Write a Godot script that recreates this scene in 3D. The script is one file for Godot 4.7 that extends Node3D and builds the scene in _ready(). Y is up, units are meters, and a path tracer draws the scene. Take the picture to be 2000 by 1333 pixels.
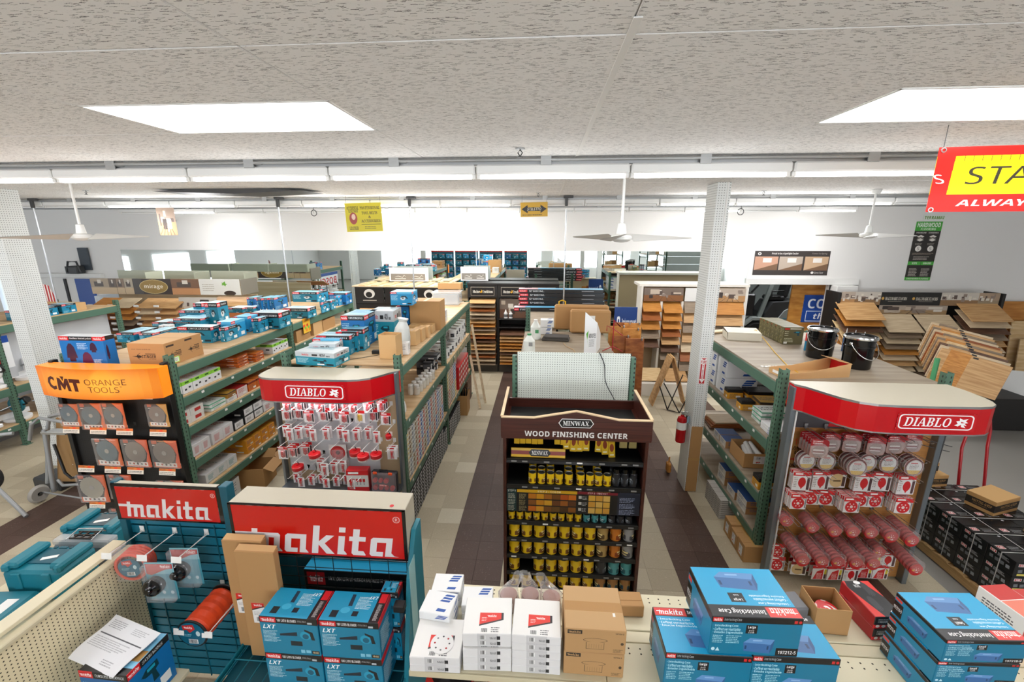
extends Node3D
# A tool shop seen from a raised spot at its counter end. Metres; y up; the aisles run along -z.

var mats := {}
var meshes := {}
var words_cache := {}
var fonts := {}
var rng := RandomNumberGenerator.new()

# ---------------------------------------------------------------- materials
func mat(key: String, hex := "ffffff", rough := 0.6, metal := 0.0) -> StandardMaterial3D:
	if mats.has(key):
		return mats[key]
	var m := StandardMaterial3D.new()
	m.resource_name = key
	m.albedo_color = Color(hex)
	m.roughness = rough
	m.metallic = metal
	mats[key] = m
	return m

# small pictures share one sheet of 128-pixel cells
var sheet: Image
var sheet_n := 0
var sheet_mats: Array[StandardMaterial3D] = []

func picture(key: String, im: Image, rough := 0.45, own := false) -> StandardMaterial3D:
	var m := mat(key, "ffffff", rough)
	if own or im.get_width() > 128 or im.get_height() > 128:
		m.albedo_texture = ImageTexture.create_from_image(im)
		return m
	if sheet == null:
		sheet = Image.create(1536, 1536, false, Image.FORMAT_RGB8)
	im.resize(128, 128, Image.INTERPOLATE_BILINEAR if im.get_width() > 64 else Image.INTERPOLATE_NEAREST)
	var c := Vector2i(sheet_n % 12, int(sheet_n / 12.0))
	sheet_n += 1
	sheet.blit_rect(im, Rect2i(0, 0, 128, 128), c * 128)
	m.uv1_scale = V3(126.0 / 1536, 126.0 / 1536, 1)
	m.uv1_offset = V3((c.x * 128 + 1) / 1536.0, (c.y * 128 + 1) / 1536.0, 0)
	sheet_mats.append(m)
	return m

func finish_sheet() -> void:
	var t := ImageTexture.create_from_image(sheet)
	for m in sheet_mats:
		m.albedo_texture = t

func glow(key: String, hex: String, energy: float) -> StandardMaterial3D:
	var m := mat(key, "ffffff", 0.5)
	m.emission_enabled = true
	m.emission = Color(hex)
	m.emission_energy_multiplier = energy
	return m

func clear_plastic(key: String, hex := "ffffff", alpha := 0.12) -> StandardMaterial3D:
	var m := mat(key, hex, 0.08)
	m.transparency = BaseMaterial3D.TRANSPARENCY_ALPHA
	m.albedo_color.a = alpha
	return m

func noise_tex(w: int, h: int, freq: float, a: Color, b: Color, seed_ := 1, stretch := Vector2.ONE) -> ImageTexture:
	var n := FastNoiseLite.new()
	n.seed = seed_
	n.frequency = freq
	n.fractal_octaves = 4
	var im := Image.create(w, h, false, Image.FORMAT_RGB8)
	for y in h:
		for x in w:
			var v := clampf(n.get_noise_2d(x * stretch.x, y * stretch.y) * 0.9 + 0.5, 0.0, 1.0)
			im.set_pixel(x, y, a.lerp(b, v))
	return ImageTexture.create_from_image(im)

# ---------------------------------------------------------------- drawing on pictures
func blank(w: int, h: int, hex: String) -> Image:
	var im := Image.create(w, h, false, Image.FORMAT_RGB8)
	im.fill(Color(hex))
	return im

func poly(im: Image, pts: PackedVector2Array, hex: String) -> void:
	var c := Color(hex)
	var lo := 1e9
	var hi := -1e9
	for p in pts:
		lo = minf(lo, p.y)
		hi = maxf(hi, p.y)
	var n := pts.size()
	for y in range(maxi(0, int(floor(lo))), mini(im.get_height() - 1, int(ceil(hi))) + 1):
		var yc := y + 0.5
		var xs: Array[float] = []
		for i in n:
			var a := pts[i]
			var b := pts[(i + 1) % n]
			if (a.y <= yc) != (b.y <= yc):
				xs.append(a.x + (yc - a.y) * (b.x - a.x) / (b.y - a.y))
		xs.sort()
		for k in range(0, xs.size() - 1, 2):
			var x0 := int(round(xs[k]))
			var x1 := int(round(xs[k + 1]))
			if x1 > x0:
				im.fill_rect(Rect2i(x0, y, x1 - x0, 1), c)

func rect(im: Image, x: float, y: float, w: float, h: float, hex: String) -> void:
	im.fill_rect(Rect2i(int(round(x)), int(round(y)), maxi(1, int(round(w))), maxi(1, int(round(h)))), Color(hex))

func disc(im: Image, x: float, y: float, rx: float, ry: float, hex: String) -> void:
	var p := PackedVector2Array()
	for i in 28:
		p.append(V2(x + rx * cos(TAU * i / 28), y + ry * sin(TAU * i / 28)))
	poly(im, p, hex)

func round_rect_pts(x: float, y: float, w: float, h: float, r: float, slant := 0.0) -> PackedVector2Array:
	var p := PackedVector2Array()
	for c in [[x + w - r, y + r, -PI / 2], [x + w - r, y + h - r, 0.0], [x + r, y + h - r, PI / 2], [x + r, y + r, PI]]:
		for i in 7:
			var a: float = c[2] + PI / 12 * i
			var v := V2(c[0] + r * cos(a), c[1] + r * sin(a))
			v.x += slant * (y + h - v.y)
			p.append(v)
	return p

func font(bold: bool, serif: bool) -> SystemFont:
	var k := str(bold, serif)
	if not fonts.has(k):
		var f := SystemFont.new()
		f.font_names = PackedStringArray(["Droid Serif" if serif else "Droid Sans"])
		f.font_weight = 700 if bold else 400
		fonts[k] = f
	return fonts[k]

func word(s: String, bold := true, serif := false) -> PackedVector2Array:
	var k := s + str(bold, serif)
	if words_cache.has(k):
		return words_cache[k]
	var t := TextMesh.new()
	t.text = s
	t.font = font(bold, serif)
	t.font_size = 32
	t.pixel_size = 1.0
	t.depth = 0.0
	t.curve_step = 3.0
	var v: PackedVector3Array = t.get_mesh_arrays()[0]
	var lo := V2(1e9, 1e9)
	var hi := -lo
	for p in v:
		lo = lo.min(V2(p.x, p.y))
		hi = hi.max(V2(p.x, p.y))
	var out := PackedVector2Array()
	for p in v:
		out.append(V2((p.x - lo.x) / (hi.x - lo.x), (hi.y - p.y) / (hi.y - lo.y)))
	words_cache[k] = out
	return out

# text stretched into a rectangle; slant leans it to the right; flip turns it upside down
func txt(im: Image, s: String, x: float, y: float, w: float, h: float, hex: String, bold := true, serif := false, slant := 0.0, flip := false) -> void:
	var t := word(s, bold, serif)
	for i in range(0, t.size() - 2, 3):
		var p := PackedVector2Array()
		for k in 3:
			var q := t[i + k]
			if flip:
				q = V2(1 - q.x, 1 - q.y)
			p.append(V2(x + q.x * w + slant * h * (1 - q.y), y + q.y * h))
		poly(im, p, hex)

# rows of print too small to read
func print_lines(im: Image, x: float, y: float, w: float, rows: int, step: float, hex: String, seed_ := 3, thick := 0.45) -> void:
	var r := RandomNumberGenerator.new()
	r.seed = seed_
	for i in rows:
		var cx := x
		var end := x + w * r.randf_range(0.7, 1.0)
		while cx < end:
			var l := minf(r.randf_range(2.0, 7.0), end - cx)
			rect(im, cx, y + i * step, l, maxf(1.0, step * thick), hex)
			cx += l + r.randf_range(1.0, 2.2)

func barcode(im: Image, x: float, y: float, w: float, h: float) -> void:
	rect(im, x - 2, y - 2, w + 4, h + 4, "f2f2f0")
	var r := RandomNumberGenerator.new()
	r.seed = 9
	var cx := x
	while cx < x + w - 1:
		var l := r.randf_range(1, 2.6)
		rect(im, cx, y, l, h, "1c1c1c")
		cx += l + r.randf_range(1, 2.2)

# the slab wordmark of the teal tool maker, in units of its x-height
const MK := [
	[[-8, 8.0], [-8, 10], [0, 10], [0, 12], [2.8, 12], [2.8, 10], [12.6, 10], [13.6, 9], [13.6, 2], [15, 0.4], [15, 0], [10.8, 0], [10.8, 7.4], [8.3, 7.4], [8.3, 0], [5.4, 0], [5.4, 7.4], [3, 7.4], [3, 0], [0, 0], [0, 8]],
	[[17, 10], [26, 10], [26, 2], [27.4, .4], [27.4, 0], [23.2, 0], [23.2, 7.4], [19, 7.4], [19, 2.4], [22.2, 2.4], [22.2, 0], [17, 0], [16, 1], [16, 9]],
	[[29, 15], [32, 15], [32, 6.6], [35.2, 10], [39, 10], [34.8, 5.6], [39.8, 0], [36, 0], [32, 4.8], [32, 0], [29, 0]],
	[[41, 10], [44, 10], [44, 2.2], [45.4, .6], [45.4, 0], [41, 0]],
	[[41, 14.6], [44, 14.6], [44, 12], [41, 12]],
	[[47.6, 14], [50.6, 14], [50.6, 10], [53.6, 10], [53.6, 7.6], [50.6, 7.6], [50.6, 2.4], [53, 2.4], [54.2, .6], [54.2, 0], [48.6, 0], [47.6, 1], [47.6, 7.6], [46, 7.6], [46, 10], [47.6, 10]],
	[[57, 10], [66, 10], [66, 2], [67.6, .4], [70, 0], [63.2, 0], [63.2, 7.4], [59, 7.4], [59, 2.4], [62.2, 2.4], [62.2, 0], [57, 0], [56, 1], [56, 9]]]

func makita(im: Image, x: float, y: float, w: float, h: float, hex: String, flip := false, tail := true) -> void:
	for g in MK:
		var p := PackedVector2Array()
		for q in g:
			var qx: float = q[0]
			if not tail:
				qx = maxf(qx, -2.0)
			var x0 := -8.0 if tail else -2.0
			var u: float = (qx + q[1] * 0.16 - x0) / (72.4 - x0)
			var v: float = 1.0 - q[1] / 15.0
			if flip:
				u = 1 - u
				v = 1 - v
			p.append(V2(x + u * w, y + v * h))
		poly(im, p, hex)

# ---------------------------------------------------------------- meshes
func begin() -> SurfaceTool:
	var st := SurfaceTool.new()
	st.begin(Mesh.PRIMITIVE_TRIANGLES)
	return st

func quad(st: SurfaceTool, a: Vector3, b: Vector3, c: Vector3, d: Vector3, n: Vector3, ua := V2(0, 0), ub := V2(1, 0), uc := V2(1, 1), ud := V2(0, 1)) -> void:
	var v := [a, b, c, a, c, d]
	var u := [ua, ub, uc, ua, uc, ud]
	if (b - a).cross(c - a).dot(n) > 0.0:      # front faces run clockwise
		v = [a, c, b, a, d, c]
		u = [ua, uc, ub, ua, ud, uc]
	for i in 6:
		st.set_normal(n)
		st.set_uv(u[i])
		st.add_vertex(v[i])

func tri(st: SurfaceTool, a: Vector3, b: Vector3, c: Vector3, n: Vector3, u := Vector2.ZERO) -> void:
	var v := [a, b, c]
	if (b - a).cross(c - a).dot(n) > 0.0:
		v = [a, c, b]
	for i in 3:
		st.set_normal(n)
		st.set_uv(u)
		st.add_vertex(v[i])

# box with chamfered edges, its base centre at the origin. Pictures: front in the left upper quarter, sides in the right upper one, top in the left lower one.
func carton(s: Vector3, b := 0.003, whole := false) -> ArrayMesh:
	var key := "c%.3f,%.3f,%.3f,%.4f,%s" % [s.x, s.y, s.z, b, whole]
	if meshes.has(key):
		return meshes[key]
	b = minf(b, minf(s.x, minf(s.y, s.z)) * 0.3)
	var st := begin()
	var h := s / 2
	var c := V3(0, h.y, 0)
	var uvf := func(p: Vector3, axis: int, sgn: int) -> Vector2:
		var u := 0.0
		var v := 0.0
		var o := Vector2.ZERO
		if axis == 2:
			u = sgn * p.x / s.x + 0.5
			v = 0.5 - p.y / s.y
		elif axis == 0:
			u = 0.5 - sgn * p.z / s.z
			v = 0.5 - p.y / s.y
			o = V2(0.5, 0)
		else:
			u = p.x / s.x + 0.5
			v = p.z / s.z + 0.5
			o = V2(0, 0.5)
		if whole:
			return V2(u, v)
		return o + V2(clampf(u, 0.008, 0.992), clampf(v, 0.008, 0.992)) * 0.5
	for axis in 3:
		for sgn in [-1, 1]:
			var n := Vector3.ZERO
			n[axis] = sgn
			var i := (axis + 1) % 3
			var j := (axis + 2) % 3
			var q: Array[Vector3] = []
			for k in [[-1, -1], [1, -1], [1, 1], [-1, 1]]:
				var p := Vector3.ZERO
				p[axis] = sgn * h[axis]
				p[i] = k[0] * (h[i] - b)
				p[j] = k[1] * (h[j] - b)
				q.append(p)
			quad(st, q[0] + c, q[1] + c, q[2] + c, q[3] + c, n, uvf.call(q[0], axis, sgn), uvf.call(q[1], axis, sgn), uvf.call(q[2], axis, sgn), uvf.call(q[3], axis, sgn))
			for s2 in [-1, 1]:                # the chamfer between this axis and the next
				var n2 := n
				n2[i] = s2
				var e: Array[Vector3] = []
				for k in [-1, 1]:
					var p := Vector3.ZERO
					p[axis] = sgn * h[axis]
					p[i] = s2 * (h[i] - b)
					p[j] = k * (h[j] - b)
					e.append(p)
					p[axis] = sgn * (h[axis] - b)
					p[i] = s2 * h[i]
					e.append(p)
				var far: int = 1 if axis == 2 else -1
				var ax := axis
				var sg: int = sgn
				if axis == 1 and far == -1:
					ax = 2 if i == 2 else axis
					sg = s2 if i == 2 else sgn
				quad(st, e[0] + c, e[1] + c, e[3] + c, e[2] + c, n2.normalized(), uvf.call(e[0], ax, sg), uvf.call(e[1], ax, sg), uvf.call(e[3], ax, sg), uvf.call(e[2], ax, sg))
	for sx in [-1, 1]:
		for sy in [-1, 1]:
			for sz in [-1, 1]:
				var p := V3(sx * h.x, sy * h.y, sz * h.z)
				var a := p - V3(0, sy * b, sz * b)
				tri(st, a + c, p - V3(sx * b, 0, sz * b) + c, p - V3(sx * b, sy * b, 0) + c, V3(sx, sy, sz).normalized(), uvf.call(a, 2, sz))
	meshes[key] = st.commit()
	return meshes[key]

func block(s: Vector3, b := 0.003) -> ArrayMesh:      # the same, each face with the whole picture
	return carton(s, b, true)

func join(list: Array) -> ArrayMesh:
	var st := begin()
	for e in list:
		var x: Transform3D = e[1] if e[1] is Transform3D else Transform3D(Basis(), e[1])
		st.append_from(e[0], 0, x)
	return st.commit()

func at(p: Vector3, deg := Vector3.ZERO) -> Transform3D:
	return Transform3D(Basis.from_euler(deg * PI / 180.0), p)

# a turned shape: points (radius, height)
func lathe(pts: Array, seg := 16, cap := true) -> ArrayMesh:
	var key := "l%s%d" % [pts, seg]
	if meshes.has(key):
		return meshes[key]
	var st := begin()
	var n := pts.size()
	var len_ := [0.0]
	for i in range(1, n):
		len_.append(len_[i - 1] + V2(pts[i][0] - pts[i - 1][0], pts[i][1] - pts[i - 1][1]).length())
	for i in range(n - 1):
		var r0: float = pts[i][0]
		var r1: float = pts[i + 1][0]
		var y0: float = pts[i][1]
		var y1: float = pts[i + 1][1]
		var nn := V2(y1 - y0, r0 - r1)
		if nn.length() < 1e-9:
			continue
		nn = nn.normalized()
		for k in seg:
			var a0 := TAU * k / seg
			var a1 := TAU * (k + 1) / seg
			var d0 := V3(sin(a0), 0, cos(a0))
			var d1 := V3(sin(a1), 0, cos(a1))
			var v := [d0 * r0 + V3(0, y0, 0), d1 * r0 + V3(0, y0, 0), d1 * r1 + V3(0, y1, 0), d0 * r1 + V3(0, y1, 0)]
			var nm := [d0 * nn.x + V3(0, nn.y, 0), d1 * nn.x + V3(0, nn.y, 0), d1 * nn.x + V3(0, nn.y, 0), d0 * nn.x + V3(0, nn.y, 0)]
			var u0 := float(k) / seg
			var u1 := float(k + 1) / seg
			var t0: float = 1.0 - len_[i] / len_[n - 1]
			var t1: float = 1.0 - len_[i + 1] / len_[n - 1]
			var uv := [V2(u0, t0), V2(u1, t0), V2(u1, t1), V2(u0, t1)]
			for q in [[0, 2, 1], [0, 3, 2]]:
				if (q[1] == 2 and r0 < 1e-6) or (q[1] == 3 and r1 < 1e-6):
					continue
				for w in q:
					st.set_normal(nm[w])
					st.set_uv(uv[w])
					st.add_vertex(v[w])
	meshes[key] = st.commit()
	return meshes[key]

# a round bar along a list of points
func tube(pts: Array, r: float, seg := 8, closed := false) -> ArrayMesh:
	var st := begin()
	var n := pts.size()
	var rings := []
	var up := V3(0.13, 0.97, 0.21).normalized()
	for i in n:
		var t: Vector3
		if closed:
			t = pts[(i + 1) % n] - pts[(i + n - 1) % n]
		else:
			t = pts[mini(i + 1, n - 1)] - pts[maxi(i - 1, 0)]
		t = t.normalized()
		if absf(t.dot(up)) > 0.93:
			up = V3(0.9, 0.1, 0.3).normalized()
		var a := t.cross(up).normalized()
		var b := a.cross(t)
		var ring := []
		for k in seg:
			ring.append(a * cos(TAU * k / seg) + b * sin(TAU * k / seg))
		rings.append(ring)
	for i in (n if closed else n - 1):
		var j := (i + 1) % n
		for k in seg:
			var k2 := (k + 1) % seg
			var v := [pts[i] + rings[i][k] * r, pts[i] + rings[i][k2] * r, pts[j] + rings[j][k2] * r, pts[j] + rings[j][k] * r]
			var nm := [rings[i][k], rings[i][k2], rings[j][k2], rings[j][k]]
			var f := [0, 1, 2, 0, 2, 3]
			if (v[1] - v[0]).cross(v[2] - v[0]).dot(nm[0]) > 0.0:
				f = [0, 2, 1, 0, 3, 2]
			for w in f:
				st.set_normal(nm[w])
				st.set_uv(V2(float(k) / seg, i))
				st.add_vertex(v[w])
	if not closed:
		for e in [0, n - 1]:
			var nn: Vector3 = (pts[0] - pts[1]).normalized() if e == 0 else (pts[n - 1] - pts[n - 2]).normalized()
			for k in range(1, seg - 1):
				tri(st, pts[e] + rings[e][0] * r, pts[e] + rings[e][k] * r, pts[e] + rings[e][k + 1] * r, nn)
	return st.commit()

# an outline in the x-y plane, drawn out along z from -d/2 to d/2; its front shows the picture laid over the outline's box
func prism(p: PackedVector2Array, d: float) -> ArrayMesh:
	var st := begin()
	var lo := V2(1e9, 1e9)
	var hi := -lo
	for q in p:
		lo = lo.min(q)
		hi = hi.max(q)
	var sz := hi - lo
	var ix := Geometry2D.triangulate_polygon(p)
	for s in [-1.0, 1.0]:
		for i in range(0, ix.size(), 3):
			var v := []
			for k in 3:
				var q := p[ix[i + k]]
				v.append(V3(q.x, q.y, s * d / 2))
			var f := [0, 1, 2]
			if (v[1] - v[0]).cross(v[2] - v[0]).z * s > 0.0:
				f = [0, 2, 1]
			for w in f:
				st.set_normal(V3(0, 0, s))
				st.set_uv(V2((v[w].x - lo.x) / sz.x if s > 0 else 1 - (v[w].x - lo.x) / sz.x, (hi.y - v[w].y) / sz.y))
				st.add_vertex(v[w])
	var area := 0.0
	for i in p.size():
		area += p[i].cross(p[(i + 1) % p.size()])
	for i in p.size():
		var a := p[i]
		var b := p[(i + 1) % p.size()]
		var n := V2(b.y - a.y, a.x - b.x).normalized() * signf(area)
		quad(st, V3(a.x, a.y, d / 2), V3(b.x, b.y, d / 2), V3(b.x, b.y, -d / 2), V3(a.x, a.y, -d / 2), V3(n.x, n.y, 0), V2(0.02, 0.02), V2(0.02, 0.02), V2(0.02, 0.02), V2(0.02, 0.02))
	return st.commit()

# ---------------------------------------------------------------- things and parts
func thing(called: String, label: String, category: String, p := Vector3.ZERO, turn := 0.0, group := "") -> Node3D:
	var o := Node3D.new()
	o.name = called
	add_child(o, true)
	o.position = p
	o.rotation.y = deg_to_rad(turn)
	tag(o, label, category, group)
	return o

func tag(o: Node, label: String, category: String, group := "") -> Node:
	o.set_meta("label", label)
	o.set_meta("category", category)
	if group:
		o.set_meta("group", group)
	return o

func part(called: String, mesh: Mesh, m: Material, parent: Node, p := Vector3.ZERO, deg := Vector3.ZERO) -> MeshInstance3D:
	var o := MeshInstance3D.new()
	o.name = called
	o.mesh = mesh
	o.material_override = m
	o.position = p
	o.rotation_degrees = deg
	parent.add_child(o, true)
	return o

func solo(called: String, label: String, category: String, mesh: Mesh, m: Material, p := Vector3.ZERO, deg := Vector3.ZERO, group := "") -> MeshInstance3D:
	var o := part(called, mesh, m, self, p, deg)
	tag(o, label, category, group)
	return o

func struct(called: String, mesh: Mesh, m: Material, p := Vector3.ZERO, parent: Node = null) -> MeshInstance3D:
	var o := part(called, mesh, m, parent if parent else self, p)
	if parent == null:
		o.set_meta("kind", "structure")
	return o

func copy(src: Node3D, p: Vector3, turn := 0.0, label := "", group := "") -> Node3D:
	var o: Node3D = src.duplicate()
	o.name = RegEx.create_from_string("[_\\d]+$").sub(str(src.name), "")
	add_child(o, true)
	o.position = p
	o.rotation.y = deg_to_rad(turn)
	if label:
		o.set_meta("label", label)
	if group:
		o.set_meta("group", group)
	return o

func _ready() -> void:
	rng.seed = 7
	# camera
	var cam := Camera3D.new()
	cam.name = "camera"
	cam.fov = 75.81
	cam.near = 0.05
	cam.far = 120.0
	cam.position = V3(0, 3.63, 0)
	cam.rotation = V3(-0.24628, 0.07093, 0)
	add_child(cam)
	cam.current = true
	# sky and exposure
	var env := Environment.new()
	env.background_mode = Environment.BG_SKY
	var sky := Sky.new()
	var sm := ProceduralSkyMaterial.new()
	sm.sky_top_color = Color("9fc4ea")
	sm.sky_horizon_color = Color("eef4fa")
	sm.ground_horizon_color = Color("d9dcdc")
	sm.ground_bottom_color = Color("8f9290")
	sm.sky_energy_multiplier = 1.6
	sm.ground_energy_multiplier = 1.2
	sky.sky_material = sm
	env.sky = sky
	env.tonemap_mode = Environment.TONE_MAPPER_LINEAR
	env.tonemap_exposure = EXPOSURE
	env.sdfgi_enabled = true
	env.ssao_enabled = true
	env.ssil_enabled = true
	var we := WorldEnvironment.new()
	we.name = "surroundings"
	we.environment = env
	add_child(we)
	build_materials()
	room()
	ceiling_lights()
	ceiling_things()
	build_goods()
	finish_sheet()

const EXPOSURE := 2.25
const PANEL := 0.25        # energy of each flat ceiling panel
const BARE := 0.17         # the same tubes' light to the sides and up
const DAY := 14.0          # daylight at the shop front windows
const STRIP := 0.5        # energy of each tube fixture

func area_light(parent: Node, size: Vector2, energy: float, p: Vector3, hex := "fbfbff") -> void:
	var l := AreaLight3D.new()
	l.name = "panel_light"
	l.area_size = size
	l.light_color = Color(hex)
	l.light_energy = energy
	l.area_normalize_energy = true
	l.area_range = 30.0
	l.area_attenuation = 2.0
	l.shadow_enabled = true
	l.position = p
	l.rotation_degrees = V3(-90, 0, 0)
	parent.add_child(l, true)

func build_materials() -> void:
	var wood := func(key: String, a: String, b: String, sd: int, rough := 0.55) -> void:
		var m := mat(key, "ffffff", rough)
		m.albedo_texture = noise_tex(160, 160, 0.035, Color(a), Color(b), sd, V2(0.25, 3.0))
	wood.call("deck_ply", "b89468", "d8bc92", 3)
	wood.call("deck_board", "8d7f6c", "a89a86", 4)
	wood.call("oak", "b98a55", "d9b07c", 5)
	wood.call("maple", "d3ad78", "ecd0a0", 6)
	wood.call("cherry", "8a4a22", "b87038", 7)
	wood.call("walnut", "54392a", "7a5840", 8)
	wood.call("honey", "b5722c", "d6974a", 9)
	wood.call("greyoak", "7d6a56", "a08c74", 10)
	wood.call("pale", "c9b08c", "e2cfae", 11)
	wood.call("redwood", "3a1a14", "55291f", 12, 0.35)
	wood.call("pallet_wood", "a07c4c", "caa470", 13, 0.8)
	wood.call("knotty_pine", "a86a24", "cf9342", 14)
	for k in ["green", "white", "cream", "grey", "peg"]:
		pass
	# rack steel with its columns of slots
	var im := blank(64, 64, "52735f")
	for y in [6, 38]:
		for x in [12, 42]:
			poly(im, round_rect_pts(x, y, 9, 15, 4), "1d2620")
	var m := picture("slotted_green", im, 0.5, true)
	m.uv1_triplanar = true
	m.uv1_world_triplanar = true
	m.uv1_scale = V3(10, 10, 10)
	mat("green", "4f7260", 0.5)
	mat("bright_green", "4d9a66", 0.5)
	# pegboard, holes an inch apart
	for e in [["peg_white", "dcdedb", "5f625f", 25.4], ["peg_pale", "dde3da", "6e766e", 25.4], ["peg_cream", "dccfaa", "3c3626", 25.4], ["peg_black", "1b1b1b", "050505", 25.4]]:
		var p := blank(32, 32, e[1])
		disc(p, 16, 16, 5.6, 5.6, e[2])
		var pm := picture(e[0], p, 0.55, true)
		pm.uv1_triplanar = true
		pm.uv1_world_triplanar = true
		var s: float = 1000.0 / e[3]
		pm.uv1_scale = V3(s, s, s)
	mat("peg_white").uv1_scale = V3(33, 33, 33)
	mat("white", "e6e5e1", 0.6)
	mat("wall_paint", "e9e7e3", 0.75)
	mat("cream", "ddd4b6", 0.45)
	mat("cream_dark", "c9bf9f", 0.5)
	mat("grey", "8b8d8d", 0.5)
	mat("dark_grey", "3a3b3c", 0.5)
	mat("black", "141414", 0.45)
	mat("black_gloss", "0c0c0d", 0.12)
	mat("steel", "b8babb", 0.3, 0.9)
	mat("chrome", "dcdddd", 0.12, 1.0)
	mat("white_wire", "f0f0ee", 0.35)
	mat("red", "c8141c", 0.35)
	mat("red_paint", "a81c22", 0.3)
	mat("teal", "14798c", 0.4)
	mat("teal_dark", "0c5566", 0.45)
	mat("kraft", "b58a58", 0.75)
	mat("kraft_light", "cda571", 0.75)
	mat("kraft_in", "94683a", 0.8)
	mat("paper", "f0efea", 0.7)
	mat("label_white", "f3f2ee", 0.55)
	mat("yellow", "e6b414", 0.5)
	mat("orange", "e8501c", 0.5)
	mat("concrete", "8f8c86", 0.6)
	mat("tape", "b78c50", 0.3)
	clear_plastic("clear", "f4f6f8", 0.10)
	clear_plastic("cloudy", "eef2f4", 0.35)

func room() -> void:
	# floor slab with composition tiles laid over it; bare concrete towards the warehouse side
	struct("floor", block(V3(31, 0.2, 23), 0.0), mat("concrete"), V3(-2, -0.212, -1.5))
	var floor_node := get_node("floor")
	floor_node.position = V3(-2, -0.212, -1.5)
	var cols := []                     # [x from, x to, brown]
	for k in 28:
		var x := -1.01 - 0.3048 * (k + 1)
		var brown := k >= 17 and k < 19
		cols.append([x, x + 0.3048, brown])
	cols.append([-1.01, -0.705, true])
	cols.append([-0.705, -0.40, true])
	for k in 6:
		cols.append([-0.40 + 0.318 * k, -0.40 + 0.318 * (k + 1), false])
	cols.append([1.508, 1.811, true])
	cols.append([1.811, 2.114, true])
	for k in 7:
		cols.append([2.114 + 0.3048 * k, 2.114 + 0.3048 * (k + 1), k == 4])
	cols.append([4.2476, 4.70, true])
	var tones := {}
	for e in [["tile_beige", "b2a68e"], ["tile_sand", "bdb299"], ["tile_pale", "cac1aa"], ["tile_brown", "55423a"], ["tile_cocoa", "5d4a41"], ["tile_umber", "4f3d35"]]:
		var tm := mat(e[0], "ffffff", 0.5)
		var c := Color(e[1])
		var im := Image.create(128, 128, false, Image.FORMAT_RGB8)
		im.fill(c)
		var r := RandomNumberGenerator.new()
		r.seed = e[1].hash()
		for i in 900:
			var k := r.randf_range(-0.05, 0.05)
			im.fill_rect(Rect2i(r.randi() % 128, r.randi() % 128, 1 + r.randi() % 3, 1 + r.randi() % 2), Color(c.r + k, c.g + k, c.b + k))
		for i in (26 if "brown" in e[0] or "umber" in e[0] or "cocoa" in e[0] else 5):
			var k := r.randf_range(0.08, 0.2)
			var x := r.randi() % 120
			var y := r.randi() % 120
			for q in 4:
				im.fill_rect(Rect2i(x + q * 2 - (q % 2), y + q, 2, 1), Color(c.r + k, c.g + k, c.b + k))
		tm.albedo_texture = ImageTexture.create_from_image(im)
		tm.metallic_specular = 0.35
		tones[e[0]] = tm
	var rest := {}
	var n_parts := 0
	for c in cols:
		for j in 66:
			var z: float = 8.0 - 0.3048 * (j + 0.5)
			var cx: float = (c[0] + c[1]) / 2
			var key: String
			var q := rng.randf()
			if c[2]:
				key = "tile_brown" if q < 0.5 else ("tile_cocoa" if q < 0.78 else "tile_umber")
			else:
				key = "tile_beige" if q < 0.5 else ("tile_sand" if q < 0.92 else "tile_pale")
			if cx > 4.3 or z < -11.6:
				continue
			var w: float = c[1] - c[0] - 0.0012
			var near: bool = (z < -3.3 and z > -10.2 and ((cx > -1.62 and cx < -0.3) or (cx > 0.95 and cx < 2.45))) or (cx < -5.3 and cx > -7.3 and z < -3.5 and z > -6.6)
			if near and n_parts < 300:
				n_parts += 1
				part("tile", block(V3(w, 0.012, 0.3036), 0.0008), tones[key], floor_node, V3(cx, 0, z) - floor_node.position + V3(0, -0.012, 0), V3(0, 90 * (j % 2), 0) if absf(w - 0.3036) < 0.002 else Vector3.ZERO)
			else:
				if not rest.has(key):
					rest[key] = []
				rest[key].append([cx, z, w])
	for key in rest:
		var mm := MultiMesh.new()
		mm.transform_format = MultiMesh.TRANSFORM_3D
		mm.mesh = block(V3(0.3036, 0.012, 0.3036), 0.0008)
		mm.instance_count = rest[key].size()
		for i in rest[key].size():
			var e = rest[key][i]
			mm.set_instance_transform(i, Transform3D(Basis().scaled(V3(e[2] / 0.3036, 1, 1)), V3(e[0], -0.012, e[1]) - floor_node.position))
		var o := MultiMeshInstance3D.new()
		o.name = "tile"
		o.multimesh = mm
		o.material_override = tones[key]
		o.set_meta("kind", "stuff")
		floor_node.add_child(o, true)

	# walls. The back wall has a wide mirror, a doorway to the warehouse and a glazed opening far over by the shop front.
	var wp := mat("wall_paint")
	var back := Node3D.new()
	back.name = "wall_back"
	add_child(back, true)
	back.set_meta("kind", "structure")
	part("panel", block(V3(1.6, 4.2, 0.2), 0), wp, back, V3(-16.7, 0, -11.8))
	part("panel", block(V3(20.7, 4.2, 0.2), 0), wp, back, V3(-5.05, 0, -11.8))
	part("panel", block(V3(2.0, 1.9, 0.2), 0), wp, back, V3(6.3, 2.3, -11.8))
	part("panel", block(V3(5.9, 4.2, 0.2), 0), wp, back, V3(10.25, 0, -11.8))
	part("header", block(V3(0.9, 1.8, 0.2), 0), wp, back, V3(-15.6, 2.4, -11.8))
	# jambs of the doorway
	struct("trim_1", block(V3(0.5, 2.3, 0.32), 0.01), mat("white"), V3(7.55, 0, -11.6))
	struct("trim_2", block(V3(2.75, 0.16, 0.06), 0.01), mat("white"), V3(6.55, 2.3, -11.66))
	struct("wall_left", block(V3(0.2, 4.2, 23), 0), wp, V3(-17.4, 0, -1.5))
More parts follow.
